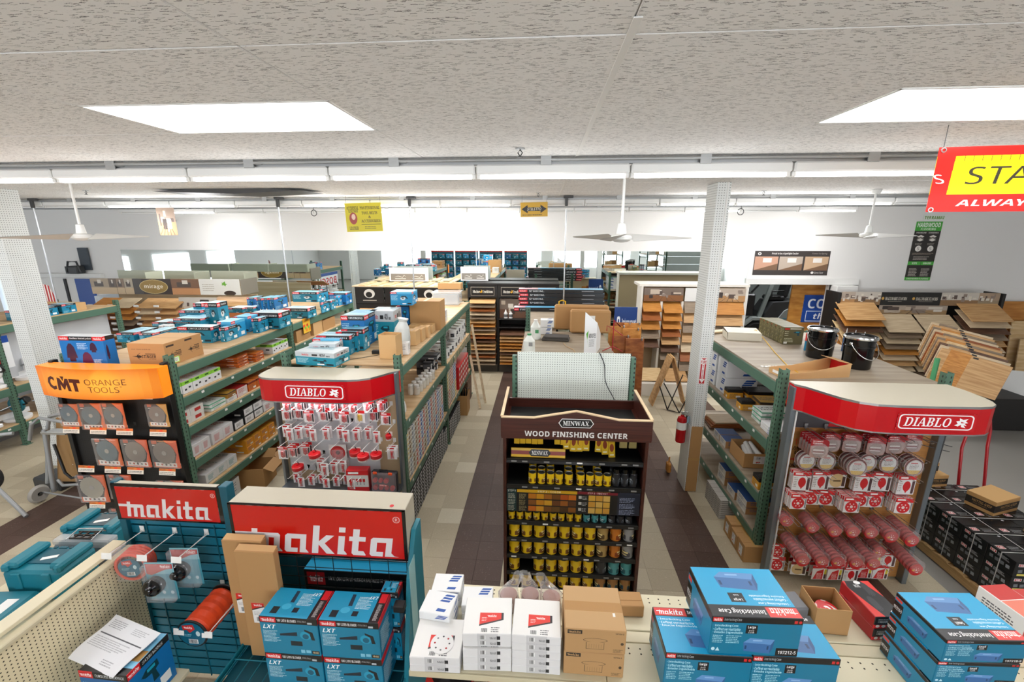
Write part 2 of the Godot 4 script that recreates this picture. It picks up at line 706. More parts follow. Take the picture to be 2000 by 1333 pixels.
	struct("wall_right", block(V3(0.2, 4.2, 23), 0), wp, V3(13.2, 0, -1.5))
	struct("wall_front", block(V3(31, 4.2, 0.2), 0), mat("white"), V3(-2, 0, 9.9))
	# the warehouse beyond the doorway
	struct("wall_warehouse", block(V3(9, 3.4, 0.2), 0), mat("warehouse", "c3ccc8", 0.8), V3(8, 0, -18.0))
	struct("wall_warehouse_side", block(V3(0.2, 3.4, 6.2), 0), mat("warehouse"), V3(4.2, 0, -14.9))
	struct("wall_warehouse_end", block(V3(0.2, 3.4, 6.2), 0), mat("warehouse"), V3(11.6, 0, -14.9))
	struct("floor_warehouse", block(V3(9, 0.2, 6.4), 0), mat("concrete"), V3(8, -0.2, -15.0))
	struct("ceiling_warehouse", block(V3(9, 0.2, 6.4), 0), mat("warehouse"), V3(8, 3.4, -15.0))

	# mirror: four plates hung side by side above the display stands
	var mm2 := mat("mirror_glass", "dfe6e4", 0.0, 1.0)
	mm2.metallic_specular = 1.0
	var mx := [-11.8, -8.6, -5.2, -1.78, 1.62, 5.2]
	var names := ["by the far window end", "above the photo topped flooring display", "above the rack of stacked teal boxes", "above the black flooring sample stands", "beside the warehouse doorway"]
	for i in 5:
		var t := thing("wall_mirror", "large frameless mirror plate on the white back wall " + names[i], "mirror", V3((mx[i] + mx[i + 1]) / 2, 0.7, -11.69), 0, "")
		part("mirror_plate", block(V3(mx[i + 1] - mx[i] - 0.004, 2.42, 0.01), 0.002), mm2, t)

	# ceiling: slab, with lay-in boards hung under it
	struct("ceiling", block(V3(31, 0.2, 23), 0), mat("white"), V3(-2, 4.215, -1.5))
	var cl := get_node("ceiling")
	var im := blank(1024, 512, "efeeec")
	var r := RandomNumberGenerator.new()
	r.seed = 21
	for i in 9000:
		var v := r.randf_range(0.84, 0.95)
		im.fill_rect(Rect2i(r.randi() % 1024, r.randi() % 512, 1 + r.randi() % 3, 1), Color(v, v, v * 0.985))
	for i in 2300:
		var x := r.randf_range(0, 1010)
		var y := r.randf_range(3, 505)
		var n := r.randi_range(2, 9)
		var v := r.randf_range(0.30, 0.62)
		var th := 1 if r.randf() < 0.75 else 2
		for k in n:
			im.fill_rect(Rect2i(int(x), int(y), 3, th), Color(v, v, v))
			x += 2.4
			y += r.randf_range(-0.9, 0.9)
	rect(im, 0, 0, 1024, 3, "c6c5c2")
	rect(im, 0, 509, 1024, 3, "b4b3b0")
	rect(im, 0, 0, 3, 512, "c6c5c2")
	rect(im, 1021, 0, 3, 512, "c6c5c2")
	var tm := picture("ceiling_board", im, 0.9)
	var bm := block(V3(1.2165, 0.015, 0.5985), 0.003)
	var left := []
	var np := 0
	for i in range(-13, 11):
		for j in range(-16, 17):
			var p := V3(0.24 + 1.2195 * (i + 0.5), 4.2, -1.5135 - 0.6015 * (j + 0.5))
			if p.z < -11.6 or p.z > 8 or is_panel(i, j):
				continue
			p += V3(0, rng.randf_range(-0.0015, 0.0015), 0) - cl.position
			if j > -2 and j < 10 and absf(p.x + 2.0) < 8.5 and np < 280:
				np += 1
				part("ceiling_tile", bm, tm, cl, p, V3(rng.randf_range(-0.15, 0.15), 180 * (rng.randi() % 2), rng.randf_range(-0.08, 0.08)))
			else:
				left.append(p)
	var m := MultiMesh.new()
	m.transform_format = MultiMesh.TRANSFORM_3D
	m.mesh = bm
	m.instance_count = left.size()
	for i in left.size():
		m.set_instance_transform(i, Transform3D(Basis(Vector3.UP, PI * (i % 2)), left[i]))
	var o := MultiMeshInstance3D.new()
	o.name = "ceiling_tile"
	o.multimesh = m
	o.material_override = tm
	o.set_meta("kind", "stuff")
	cl.add_child(o, true)
	# the painted main runner that shows over the aisle
	part("runner", block(V3(0.026, 0.004, 10.2), 0.001), mat("white"), cl, V3(0.247, 4.196, -6.5) - cl.position)

func is_panel(i: int, j: int) -> bool:
	return j in [1, -5, -11] and i in [-2, 1, -5, 4, -8]

func ceiling_lights() -> void:
	# flat panels laid into the grid
	var lens := glow("panel_glow", "ffffff", 3.0)
	var where := {"-2,1": "white flat panel light set in the ceiling boards over the two red topped racks", "1,1": "white flat panel light set in the ceiling boards near the yellow and red hanging banner"}
	for i in [-2, 1, -5, 4, -8]:
		for j in [1, -5, -11]:
			var lab: String = where.get("%d,%d" % [i, j], "flat panel light set in the ceiling boards away from the aisles")
			var t := thing("ceiling_panel_light", lab, "light", V3(0.24 + 1.2195 * (i + 0.5), 4.2, -1.5135 - 0.6015 * (j + 0.5)), 0, "" if where.has("%d,%d" % [i, j]) else "panel lights out of the way")
			part("diffuser", block(V3(1.19, 0.006, 0.575), 0.001), lens, t, V3(0, 0.0, 0))
			part("frame", join([[block(V3(1.216, 0.01, 0.012), 0.001), V3(0, -0.003, 0.293)], [block(V3(1.216, 0.01, 0.012), 0.001), V3(0, -0.003, -0.293)], [block(V3(0.012, 0.01, 0.6), 0.001), V3(0.602, -0.003, 0)], [block(V3(0.012, 0.01, 0.6), 0.001), V3(-0.602, -0.003, 0)]]), mat("white"), t)
			area_light(t, V2(1.15, 0.55), PANEL, V3(0, -0.02, 0))
	# rows of bare tube fixtures below steel channels
	var tube_m := glow("tube_glow", "ffffff", 4.0)
	var off := mat("tube_off", "f2f2f0", 0.3)
	var rows := [[-3.75, 13, 0b1111111111111], [-7.75, 14, 0b00110111001110], [-10.45, 14, 0b01000111000101]]
	var rn := ["nearest the red topped racks", "crossing the middle of the shop", "along the back wall"]
	for ri in 3:
		var z: float = rows[ri][0]
		solo("channel", "long galvanised steel channel under the ceiling " + rn[ri], "channel", join([[block(V3(24, 0.045, 0.006), 0.001), V3(0, 0, 0.02)], [block(V3(24, 0.045, 0.006), 0.001), V3(0, 0, -0.02)], [block(V3(24, 0.006, 0.04), 0.001), V3(0, 0.04, 0)], [tube([V3(-12, 0.03, 0.05), V3(12, 0.03, 0.05)], 0.012), Vector3.ZERO]]), mat("galvanised", "a9aaa9", 0.45, 0.6), V3(-2, 4.145, z))
		for k in rows[ri][1]:
			var x: float = -9.72 + 1.222 * k
			var lit: bool = (rows[ri][2] >> (rows[ri][1] - 1 - k)) & 1
			var t := thing("tube_light", "white strip fixture with one bare tube in the row %s" % rn[ri], "light", V3(x, 4.06, z), 0, "strip fixtures " + rn[ri])
			part("housing", block(V3(1.21, 0.075, 0.11), 0.012), mat("fixture_white", "e4e4e1", 0.45), t, V3(0, 0.008, 0))
			part("tube", tube([V3(-0.57, -0.008, 0.0), V3(0.57, -0.008, 0.0)], 0.015), tube_m if lit else off, t)
			for s in [-1, 1]:
				part("lamp_holder", block(V3(0.03, 0.04, 0.05), 0.004), mat("white"), t, V3(s * 0.59, -0.024, 0))
			part("bracket", join([[block(V3(0.085, 0.085, 0.012), 0.002), V3(0, 0.075, 0.055)], [block(V3(0.06, 0.03, 0.05), 0.002), V3(0.07, 0.1, 0.02)]]), mat("galvanised"), t, V3(-0.05, 0, 0))
			if lit:
				area_light(t, V2(1.1, 0.05), STRIP * (0.5 if ri == 0 else 1.7), V3(0, -0.05, 0))
				var l := OmniLight3D.new()
				l.name = "tube_glow_light"
				l.light_energy = BARE * (0.5 if ri == 0 else 1.7)
				l.omni_range = 30.0
				l.omni_attenuation = 2.0
				l.light_size = 0.25
				l.shadow_enabled = true
				l.position = V3(0, -0.4, 0)
				t.add_child(l)


# ---------------------------------------------------------------- printed pictures for packaging
var drawn := {}

func art_blower(im: Image, x: float, y: float, w: float, h: float) -> void:
	poly(im, PV([V2(x, y + h * 0.42), V2(x + w * 0.5, y + h * 0.24), V2(x + w * 0.5, y + h * 0.52), V2(x, y + h * 0.56)]), "1d2c3a")
	disc(im, x + w * 0.74, y + h * 0.45, w * 0.16, h * 0.3, "1f9cc0")
	disc(im, x + w * 0.74, y + h * 0.52, w * 0.09, h * 0.18, "0f5f7a")
	poly(im, PV([V2(x + w * 0.72, y), V2(x + w * 0.95, y + h * 0.2), V2(x + w, y + h * 0.75), V2(x + w * 0.9, y + h * 0.75), V2(x + w * 0.86, y + h * 0.3), V2(x + w * 0.72, y + h * 0.14)]), "1a2126")

func art_case(im: Image, x: float, y: float, w: float, h: float, deep := 0.5) -> void:
	poly(im, PV([V2(x, y + h * 0.3), V2(x + w * 0.2, y), V2(x + w, y + h * 0.06), V2(x + w * 0.9, y + h * 0.4)]), "5f92c8")
	poly(im, PV([V2(x, y + h * 0.3), V2(x + w * 0.9, y + h * 0.4), V2(x + w * 0.88, y + h), V2(x + w * 0.04, y + h * 0.88)]), "3d6ea6")
	poly(im, PV([V2(x + w * 0.9, y + h * 0.4), V2(x + w, y + h * 0.06), V2(x + w * 0.97, y + h * 0.66), V2(x + w * 0.88, y + h)]), "2f5a8c")
	for k in [0.06, 0.78]:
		rect(im, x + w * k, y + h * 0.5, w * 0.06, h * 0.24, "23466e")
	rect(im, x + w * 0.3, y + h * 0.12, w * 0.3, h * 0.08, "8db6de")

func art_saw(im: Image, x: float, y: float, w: float, h: float) -> void:
	disc(im, x + w * 0.4, y + h * 0.55, w * 0.3, h * 0.4, "c9d4d8")
	disc(im, x + w * 0.4, y + h * 0.55, w * 0.1, h * 0.13, "39424a")
	poly(im, PV([V2(x + w * 0.1, y + h * 0.5), V2(x + w * 0.3, y + h * 0.1), V2(x + w * 0.75, y + h * 0.1), V2(x + w, y + h * 0.6), V2(x + w * 0.84, y + h * 0.66), V2(x + w * 0.65, y + h * 0.34), V2(x + w * 0.35, y + h * 0.36)]), "10343f")

func art_drill(im: Image, x: float, y: float, w: float, h: float) -> void:
	poly(im, PV([V2(x, y + h * 0.3), V2(x + w * 0.3, y + h * 0.1), V2(x + w * 0.95, y + h * 0.08), V2(x + w, y + h * 0.42), V2(x + w * 0.78, y + h * 0.5), V2(x + w * 0.9, y + h), V2(x + w * 0.55, y + h), V2(x + w * 0.55, y + h * 0.52), V2(x + w * 0.2, y + h * 0.46)]), "0c3a46")
	rect(im, x + w * 0.35, y + h * 0.16, w * 0.45, h * 0.14, "1aa6c2")

# a tool carton: front, sides and lid in the three quarters
func mk_box(key: String, base: String, side: String, lid: String, band: String, band_h: float, what: String, words: String, art: String, q := 128, voltage := false) -> StandardMaterial3D:
	if mats.has(key):
		return mats[key]
	var im := blank(q * 2, q * 2, base)
	rect(im, q, 0, q, q, side)
	rect(im, 0, q, q, q, lid)
	rect(im, q, q, q, q, base)
	for o in [0, q]:
		var bh := q * band_h
		rect(im, o, 0, q, bh, band)
		if voltage:
			makita(im, o + q * 0.16, bh * 0.36, q * 0.2, bh * 0.38, "cf2020")
			rect(im, o + q * 0.43, bh * 0.4, q * 0.14, bh * 0.36, "1d1d1d")
			txt(im, "40V", o + q * 0.62, bh * 0.25, q * 0.15, bh * 0.55, "1d1d1d")
			txt(im, "MAX", o + q * 0.79, bh * 0.55, q * 0.1, bh * 0.25, "1d1d1d")
		else:
			rect(im, o, 0, q * 0.3, bh, "d01a22")
			makita(im, o + q * 0.02, bh * 0.2, q * 0.26, bh * 0.6, "ffffff")
			if words:
				txt(im, words, o + q * 0.34, bh * 0.3, q * (0.6 if o == 0 else 0.5), bh * 0.42, "e8eef0")
		if o == 0:
			print_lines(im, q * 0.05, bh + q * 0.1, q * 0.3, 7, q * 0.055, "bfe3ec", 4)
			match art:
				"saw": art_saw(im, q * 0.42, bh + q * 0.08, q * 0.4, q * 0.4)
				"blower": art_blower(im, q * 0.34, bh + q * 0.1, q * 0.6, q * 0.34)
				_: art_drill(im, q * 0.42, bh + q * 0.1, q * 0.38, q * 0.42)
			rect(im, q * 0.78, q * 0.8, q * 0.18, q * 0.12, "10222a")
			rect(im, q * 0.55, q * 0.82, q * 0.18, q * 0.09, "e8f0f2")
		else:
			match art:
				"saw": art_saw(im, o + q * 0.2, bh + q * 0.08, q * 0.5, q * 0.42)
				_: art_drill(im, o + q * 0.25, bh + q * 0.08, q * 0.42, q * 0.42)
			rect(im, o + q * 0.62, q * 0.7, q * 0.26, q * 0.2, "eef2f2")
			print_lines(im, o + q * 0.08, q * 0.72, q * 0.4, 4, q * 0.06, "bfe3ec", 8)
	# lid
	rect(im, 0, q * 1.84, q, q * 0.16, band if not voltage else lid)
	print_lines(im, q * 0.1, q * 1.15, q * 0.7, 6, q * 0.07, side, 6)
	return picture(key, im, 0.4)

func front_case(im: Image, x: float, y: float, w: float, h: float, size_word: String, number: String) -> void:
	rect(im, x, y, w, h, "0d7698")
	rect(im, x, y, w, h * 0.15, "16181a")
	rect(im, x + w * 0.01, y + h * 0.02, w * 0.11, h * 0.11, "d22a2a")
	makita(im, x + w * 0.015, y + h * 0.035, w * 0.1, h * 0.08, "ffffff")
	txt(im, "Interlocking Case", x + w * 0.135, y + h * 0.035, w * 0.19, h * 0.085, "d8dde0", false)
	rect(im, x + w * 0.9, y + h * 0.05, w * 0.035, h * 0.07, "d22a2a")
	disc(im, x + w * 0.965, y + h * 0.085, w * 0.018, h * 0.035, "d22a2a")
	var i := 0
	for s in ["· Interlocking Case", "· Coffret verrouillable", "· Estuche Enganchable"]:
		txt(im, s, x + w * 0.025, y + h * (0.2 + 0.09 * i), w * (0.27 + 0.03 * i), h * 0.075, "bfe6f0", true)
		i += 1
	print_lines(im, x + w * 0.03, y + h * 0.49, w * 0.13, 5, h * 0.045, "a8d8e4", 5)
	print_lines(im, x + w * 0.18, y + h * 0.49, w * 0.17, 5, h * 0.045, "a8d8e4", 6)
	rect(im, x + w * 0.385, y + h * 0.2, w * 0.125, h * 0.22, "15171a")
	txt(im, size_word, x + w * 0.405, y + h * 0.22, w * 0.085, h * 0.085, "ffffff")
	txt(im, "Grand" if size_word == "Large" else "Petit", x + w * 0.42, y + h * 0.32, w * 0.055, h * 0.04, "e8e8e8")
	txt(im, "Grande" if size_word == "Large" else "Pequeño", x + w * 0.415, y + h * 0.37, w * 0.065, h * 0.04, "e8e8e8")
	art_case(im, x + w * 0.38, y + h * 0.54, w * 0.34, h * 0.4)
	disc(im, x + w * 0.05, y + h * 0.86, w * 0.02, h * 0.045, "bfe0ea")
	poly(im, PV([V2(x + w * 0.1, y + h * 0.81), V2(x + w * 0.125, y + h * 0.91), V2(x + w * 0.075, y + h * 0.91)]), "bfe0ea")
	rect(im, x + w * 0.75, y + h * 0.78, w * 0.25, h * 0.22, "141618")
	txt(im, number, x + w * 0.775, y + h * 0.85, w * 0.2, h * 0.085, "f2f2f2")

func lid_case(im: Image, x: float, y: float, w: float, h: float, flip: bool, size_word: String) -> void:
	rect(im, x, y, w, h, "18a3d4")
	if flip:
		rect(im, x, y + h * 0.78, w, h * 0.22, "17191b")
		rect(im, x + w * 0.64, y + h * 0.8, w * 0.36, h * 0.18, "e03a34")
		makita(im, x + w * 0.66, y + h * 0.815, w * 0.32, h * 0.13, "ffe9e6", true)
		txt(im, "Interlocking Case", x + w * 0.1, y + h * 0.83, w * 0.52, h * 0.11, "f2f2f2", true, false, 0.0, true)
		var i := 0
		for s in ["· Estuche Enganchable", "· Coffret verrouillable", "· Interlocking Case"]:
			txt(im, s, x + w * (0.54 + 0.03 * i), y + h * (0.56 + 0.07 * i), w * (0.42 - 0.03 * i), h * 0.05, "e6f6fb", true, false, 0.0, true)
			i += 1
		rect(im, x + w * 0.3, y + h * 0.54, w * 0.17, h * 0.18, "17191b")
		txt(im, size_word, x + w * 0.34, y + h * 0.64, w * 0.1, h * 0.06, "ffffff", true, false, 0.0, true)
		txt(im, "Grande" if size_word == "Large" else "Petit", x + w * 0.36, y + h * 0.57, w * 0.06, h * 0.03, "ffffff", true, false, 0.0, true)
		art_case(im, x + w * 0.24, y + h * 0.1, w * 0.5, h * 0.38)
	else:
		rect(im, x, y, w, h * 0.22, "17191b")
		rect(im, x + w * 0.01, y + h * 0.02, w * 0.4, h * 0.18, "e0302c")
		makita(im, x + w * 0.03, y + h * 0.05, w * 0.36, h * 0.12, "ffffff")
		txt(im, "Interlocking Case", x + w * 0.43, y + h * 0.06, w * 0.5, h * 0.11, "f2f2f2")
		var i := 0
		for s in ["· Interlocking Case", "· Coffret verrouillable", "· Estuche Enganchable"]:
			txt(im, s, x + w * 0.03, y + h * (0.26 + 0.07 * i), w * (0.4 + 0.03 * i), h * 0.055, "e6f6fb")
			i += 1
		rect(im, x + w * 0.52, y + h * 0.26, w * 0.17, h * 0.18, "17191b")
		art_case(im, x + w * 0.3, y + h * 0.48, w * 0.5, h * 0.42)

func case_box(key: String, size_word: String, number: String, flip: bool) -> StandardMaterial3D:
	if mats.has(key):
		return mats[key]
	var q := 400
	var im := blank(q * 2, q * 2, "0d7698")
	front_case(im, 0, 0, q, q, size_word, number)
	# side: number block and a small picture
	rect(im, q, 0, q, q, "1187b0")
	rect(im, q, 0, q, q * 0.15, "16181a")
	art_case(im, q * 1.3, q * 0.4, q * 0.4, q * 0.4)
	rect(im, q, q * 0.35, q * 0.2, q * 0.6, "16181a")
	txt(im, number, q * 1.015, q * 0.55, q * 0.17, q * 0.16, "f2f2f2")
	rect(im, q * 1.02, q * 0.18, q * 0.14, q * 0.12, "d8463c")
	lid_case(im, 0, q, q, q, flip, size_word)
	return picture(key, im, 0.32)

func sticker(im: Image, x: float, y: float, w: float, h: float) -> void:
	# red and white disc label with slanted dark edge
	rect(im, x, y, w, h, "e9e8e6")
	poly(im, PV([V2(x, y), V2(x + w, y), V2(x + w, y + h * 0.36), V2(x, y + h * 0.66)]), "3a3436")
	poly(im, PV([V2(x, y), V2(x + w * 0.9, y), V2(x + w * 0.9, y + h * 0.32), V2(x, y + h * 0.58)]), "e03a30")
	makita(im, x + w * 0.3, y + h * 0.1, w * 0.42, h * 0.12, "ffffff")
	print_lines(im, x + w * 0.08, y + h * 0.24, w * 0.25, 3, h * 0.07, "ffdcd8", 2)
	barcode(im, x + w * 0.1, y + h * 0.76, w * 0.24, h * 0.18)
	print_lines(im, x + w * 0.5, y + h * 0.72, w * 0.4, 3, h * 0.09, "55565a", 3)

func diablo_logo(im: Image, x: float, y: float, w: float, h: float) -> void:
	poly(im, round_rect_pts(x, y, w, h, h * 0.22), "ffffff")
	poly(im, round_rect_pts(x + h * 0.07, y + h * 0.07, w - h * 0.14, h - h * 0.14, h * 0.18), "c9151d")
	txt(im, "DIABLO", x + w * 0.07, y + h * 0.2, w * 0.62, h * 0.6, "ffffff", true, true, 0.14)
	# horned emblem at the end of the word
	var e := [[0.0, 0.75], [0.25, 0.6], [0.1, 0.35], [0.35, 0.3], [0.3, 0.05], [0.6, 0.2], [0.95, 0.1], [0.8, 0.35], [1.0, 0.5], [0.75, 0.55], [0.95, 0.8], [0.7, 0.72], [0.9, 1.0], [0.55, 0.9], [0.5, 0.66], [0.3, 0.85]]
	var p := PackedVector2Array()
	for v in e:
		p.append(V2(x + w * 0.75 + v[0] * w * 0.18, y + h * 0.15 + v[1] * h * 0.7))
	poly(im, p, "ffffff")
	poly(im, PV([V2(x + w * 0.83, y + h * 0.42), V2(x + w * 0.89, y + h * 0.5), V2(x + w * 0.84, y + h * 0.52)]), "c9151d")

func design(key: String) -> StandardMaterial3D:
	if drawn.has(key):
		return drawn[key]
	var m: StandardMaterial3D
	var q := 128
	match key:
		"mk_saw": m = mk_box(key, "117a96", "0f83a6", "8fc8dc", "17191b", 0.2, "", "CIRCULAR SAW", "saw")
		"mk_drill": m = mk_box(key, "0f7d9c", "1585ab", "a3d2e2", "17191b", 0.2, "", "HAMMER DRILL", "drill")
		"mk_sky": m = mk_box(key, "1c8dc0", "1f93cb", "6cc0e4", "58b4dc", 0.16, "", "", "saw")
		"mk_long": m = mk_box(key, "0f7790", "11809c", "c6d4d8", "17191b", 0.3, "", "CORDLESS TRIMMER", "drill")
		"mk_blue": m = mk_box(key, "0b63a0", "0d70b2", "7fc1e2", "17191b", 0.14, "", "CORDLESS BACKPACK", "drill")
		"mk_forty": m = mk_box(key, "14859c", "1590aa", "c2ccd0", "b9c0c4", 0.36, "", "", "drill", 192, true)
		"mk_jacket":
			var im := blank(512, 512, "1672bd")
			for o in [0, 256]:
				rect(im, o, 0, 256, 34, "1b1c1e")
				rect(im, o, 0, 60, 34, "cc1f26")
				makita(im, o + 5, 8, 50, 18, "ffffff")
				if o == 0:
					rect(im, 196, 0, 60, 34, "cc1f26")
					makita(im, 201, 8, 50, 18, "ffffff")
			txt(im, "Cordless Heated Jacket", 66, 9, 124, 16, "f4f4f4")
			for e in [[28, 60, 62, 150, "3d1c3a"], [112, 130, 66, 110, "5a1f4a"], [170, 50, 44, 80, "3d1c3a"], [290, 70, 60, 120, "3d1c3a"]]:
				poly(im, PV([V2(e[0] + e[2] * .38, e[1]), V2(e[0] + e[2] * .62, e[1]), V2(e[0] + e[2] * .85, e[1] + e[3] * .2), V2(e[0] + e[2], e[1] + e[3] * .8), V2(e[0] + e[2] * .8, e[1] + e[3] * .8), V2(e[0] + e[2] * .78, e[1] + e[3]), V2(e[0] + e[2] * .22, e[1] + e[3]), V2(e[0] + e[2] * .2, e[1] + e[3] * .8), V2(e[0], e[1] + e[3] * .8), V2(e[0] + e[2] * .15, e[1] + e[3] * .2)]), e[4])
			print_lines(im, 100, 56, 60, 6, 9, "d6ecff", 2)
			print_lines(im, 180, 190, 50, 4, 10, "ffffff", 4)
			rect(im, 0, 256, 256, 256, "cfd3d6")
			m = picture(key, im, 0.3)
		"mk_blower":
			q = 400
			var im := blank(q * 2, q * 2, "0f7fa2")
			rect(im, 0, 0, q, q * 0.16, "1a1b1d")
			rect(im, q * 0.02, q * 0.015, q * 0.27, q * 0.13, "d4202a")
			makita(im, q * 0.03, q * 0.035, q * 0.25, q * 0.09, "ffffff")
			txt(im, "18V LXT® BLOWER", q * 0.31, q * 0.045, q * 0.33, q * 0.07, "f2f2f2")
			txt(im, "(TOOL ONLY)", q * 0.66, q * 0.055, q * 0.15, q * 0.05, "e2e2e2", false)
			rect(im, q * 0.83, q * 0.09, q * 0.08, q * 0.05, "b9c4ca")
			txt(im, "LXT", q * 0.05, q * 0.21, q * 0.2, q * 0.11, "f6fafc", true, false, 0.25)
			print_lines(im, q * 0.04, q * 0.37, q * 0.3, 9, q * 0.036, "cfe9f2", 7)
			art_blower(im, q * 0.33, q * 0.28, q * 0.6, q * 0.38)
			rect(im, q * 0.5, q * 0.62, q * 0.2, q * 0.13, "16262e")
			rect(im, q * 0.66, q * 0.85, q * 0.07, q * 0.09, "7fc4dc")
			rect(im, q * 0.75, q * 0.85, q * 0.08, q * 0.08, "7fc4dc")
			rect(im, q * 0.85, q * 0.86, q * 0.13, q * 0.09, "20170f")
			txt(im, "XBU02Z", q * 0.865, q * 0.88, q * 0.1, q * 0.05, "e9d9b0")
			rect(im, q, 0, q, q, "0d76a0")
			rect(im, q, 0, q, q * 0.16, "c92027")
			print_lines(im, q * 1.1, q * 0.3, q * 0.7, 12, q * 0.05, "d6ecf4", 12)
			# lid, printed for a reader standing at the other end
			rect(im, 0, q, q, q, "1a9ac4")
			rect(im, q * 0.83, q, q * 0.17, q, "1a1b1d")
			rect(im, q * 0.86, q * 1.03, q * 0.12, q * 0.32, "d4202a")
			print_lines(im, q * 0.88, q * 1.4, q * 0.07, 24, q * 0.022, "e0e0e0", 3)
			txt(im, "LXT", q * 0.66, q * 1.14, q * 0.14, q * 0.1, "f6fafc", true, false, 0.25, true)
			print_lines(im, q * 0.5, q * 1.18, q * 0.26, 10, q * 0.042, "d6eef6", 7)
			poly(im, PV([V2(q * .36, q * 1.1), V2(q * .42, q * 1.1), V2(q * .44, q * 1.5), V2(q * .37, q * 1.5)]), "24384a")
			disc(im, q * 0.36, q * 1.64, q * 0.08, q * 0.1, "3fb4da")
			rect(im, q * 0.5, q * 1.66, q * 0.1, q * 0.16, "16262e")
			rect(im, q * 0.14, q * 1.66, q * 0.12, q * 0.22, "16262e")
			m = picture(key, im, 0.3)
		"stinger":
			var im := blank(512, 512, "b98a57")
			for o in [[0, 0], [256, 0]]:
				for k in ([0.0] if o[0] == 0 else [-0.22, 0.28]):
					var s := 1.0 if o[0] == 0 else 0.5
					var cx: float = o[0] + 128 + k * 256
					txt(im, "STINGER", cx - 40 * s, 128, 100 * s, 34, "2a1d14", true, false, 0.1)
					txt(im, "CAP SYSTEM", cx + 8 * s, 168, 50 * s, 12, "4a3524", false)
					rect(im, cx - 10 * s, 112, 70 * s, 8, "2a1d14")
					disc(im, cx - 56 * s, 146, 18 * s, 14, "2a1d14")
					poly(im, PV([V2(cx - 105 * s, 146), V2(cx - 70 * s, 140), V2(cx - 70 * s, 152)]), "2a1d14")
					poly(im, PV([V2(cx - 40 * s, 100), V2(cx - 70 * s, 132), V2(cx - 66 * s, 136)]), "2a1d14")
					poly(im, PV([V2(cx - 40 * s, 196), V2(cx - 70 * s, 160), V2(cx - 66 * s, 156)]), "2a1d14")
				if o[0] > 0:
					rect(im, 268, 30, 50, 20, "3a2a1c")
					rect(im, 392, 20, 50, 20, "3a2a1c")
					rect(im, 296, 176, 44, 66, "9fe060")
					rect(im, 302, 184, 32, 50, "eef5e6")
					print_lines(im, 305, 190, 26, 4, 10, "777777", 3)
				else:
					txt(im, "KEEP FROM MOISTURE", 30, 60, 130, 10, "5a4230", false)
			rect(im, 0, 256, 256, 256, "caa272")
			rect(im, 0, 380, 256, 5, "a87e4e")
			m = picture(key, im, 0.75)
		"kraft_tool":
			q = 320
			var im := blank(q * 2, q * 2, "b48c5c")
			rect(im, q * 0.04, q * 0.05, q * 0.24, q * 0.16, "201a14")
			makita(im, q * 0.05, q * 0.08, q * 0.22, q * 0.1, "c79d6a")
			txt(im, "197156-5", q * 0.82, q * 0.1, q * 0.14, q * 0.06, "3a2c1c")
			for k in [0.0, 0.012]:
				var ring := PackedVector2Array()
				for i in 29:
					ring.append(V2(q * (0.5 + (0.2 - k) * cos(TAU * i / 28)), q * (0.45 + (0.085 - k) * sin(TAU * i / 28))))
				poly(im, ring, "4c3b26" if k == 0.0 else "b48c5c")
			rect(im, q * 0.35, q * 0.54, q * 0.3, q * 0.29, "4c3b26")
			rect(im, q * 0.358, q * 0.52, q * 0.284, q * 0.3, "b48c5c")
			for i in 6:
				rect(im, q * (0.4 + 0.04 * i), q * 0.62, 1, q * 0.18, "6a5436")
			disc(im, q * 0.94, q * 0.55, q * 0.025, q * 0.06, "4c3b26")
			print_lines(im, q * 0.8, q * 0.8, q * 0.16, 3, q * 0.05, "4c3b26", 4)
			rect(im, 0, q, q, q, "c09a6a")
			rect(im, 0, q * 1.38, q, q * 0.22, "b1854f")
			rect(im, q * 0.82, q * 1.62, q * 0.04, q * 0.08, "f0ede6")
			m = picture(key, im, 0.6)
		"disc_box":
			q = 256
			var im := blank(q * 2, q * 2, "dedddc")
			rect(im, q * 0.3, 0, q * 0.42, q, "c9c8c8")
			barcode(im, q * 0.36, q * 0.2, q * 0.1, q * 0.5)
			txt(im, "9.0 x 6.0", q * 0.56, q * 0.4, q * 0.12, q * 0.3, "3b3c40")
			rect(im, q * 0.7, q * 0.3, q * 0.07, q * 0.45, "2b2c2e")
			rect(im, 0, q, q, q, "e9e8e5")
			sticker(im, q * 0.33, q * 1.44, q * 0.5, q * 0.54)
			m = picture(key, im, 0.5)
		"abrasive_box":
			var im := blank(256, 256, "e6e7e7")
			for o in [[0, 0], [128, 0], [0, 128]]:
				for k in 3:
					var x: float = o[0] + 84 - k * 6
					var y: float = o[1] + 14 + k * 16
					poly(im, PV([V2(x, y), V2(x + 38, y), V2(x + 34, y + 11), V2(x - 6, y + 11)]), "1f4f9e")
				poly(im, PV([V2(o[0] + 70, o[1] + 96), V2(o[0] + 106, o[1] + 96), V2(o[0] + 102, o[1] + 112), V2(o[0] + 66, o[1] + 112)]), "1f4f9e")
			m = picture(key, im, 0.5)
		"glove_box":
			q = 256
			var im := blank(q * 2, q * 2, "1c1c1e")
			rect(im, 0, q * 0.68, q, q * 0.32, "d8262c")
			rect(im, q, 0, q, q, "a81e26")
			print_lines(im, q * 0.12, q * 0.2, q * 0.5, 3, q * 0.12, "d8d8d8", 3)
			txt(im, "GLOVES", q * 0.2, q * 0.32, q * 0.4, q * 0.2, "e8e8e8")
			for k in [0.14, 0.34, 0.86]:
				disc(im, q * k, q * 0.8, q * 0.07, q * 0.11, "e8dcd8")
			rect(im, 0, q, q, q, "de3a34")
			poly(im, PV([V2(q * .1, q), V2(q * .66, q), V2(q, q * 1.5), V2(q, q * 1.95), V2(q * .36, q * 2), V2(0, q * 1.2)]), "252628")
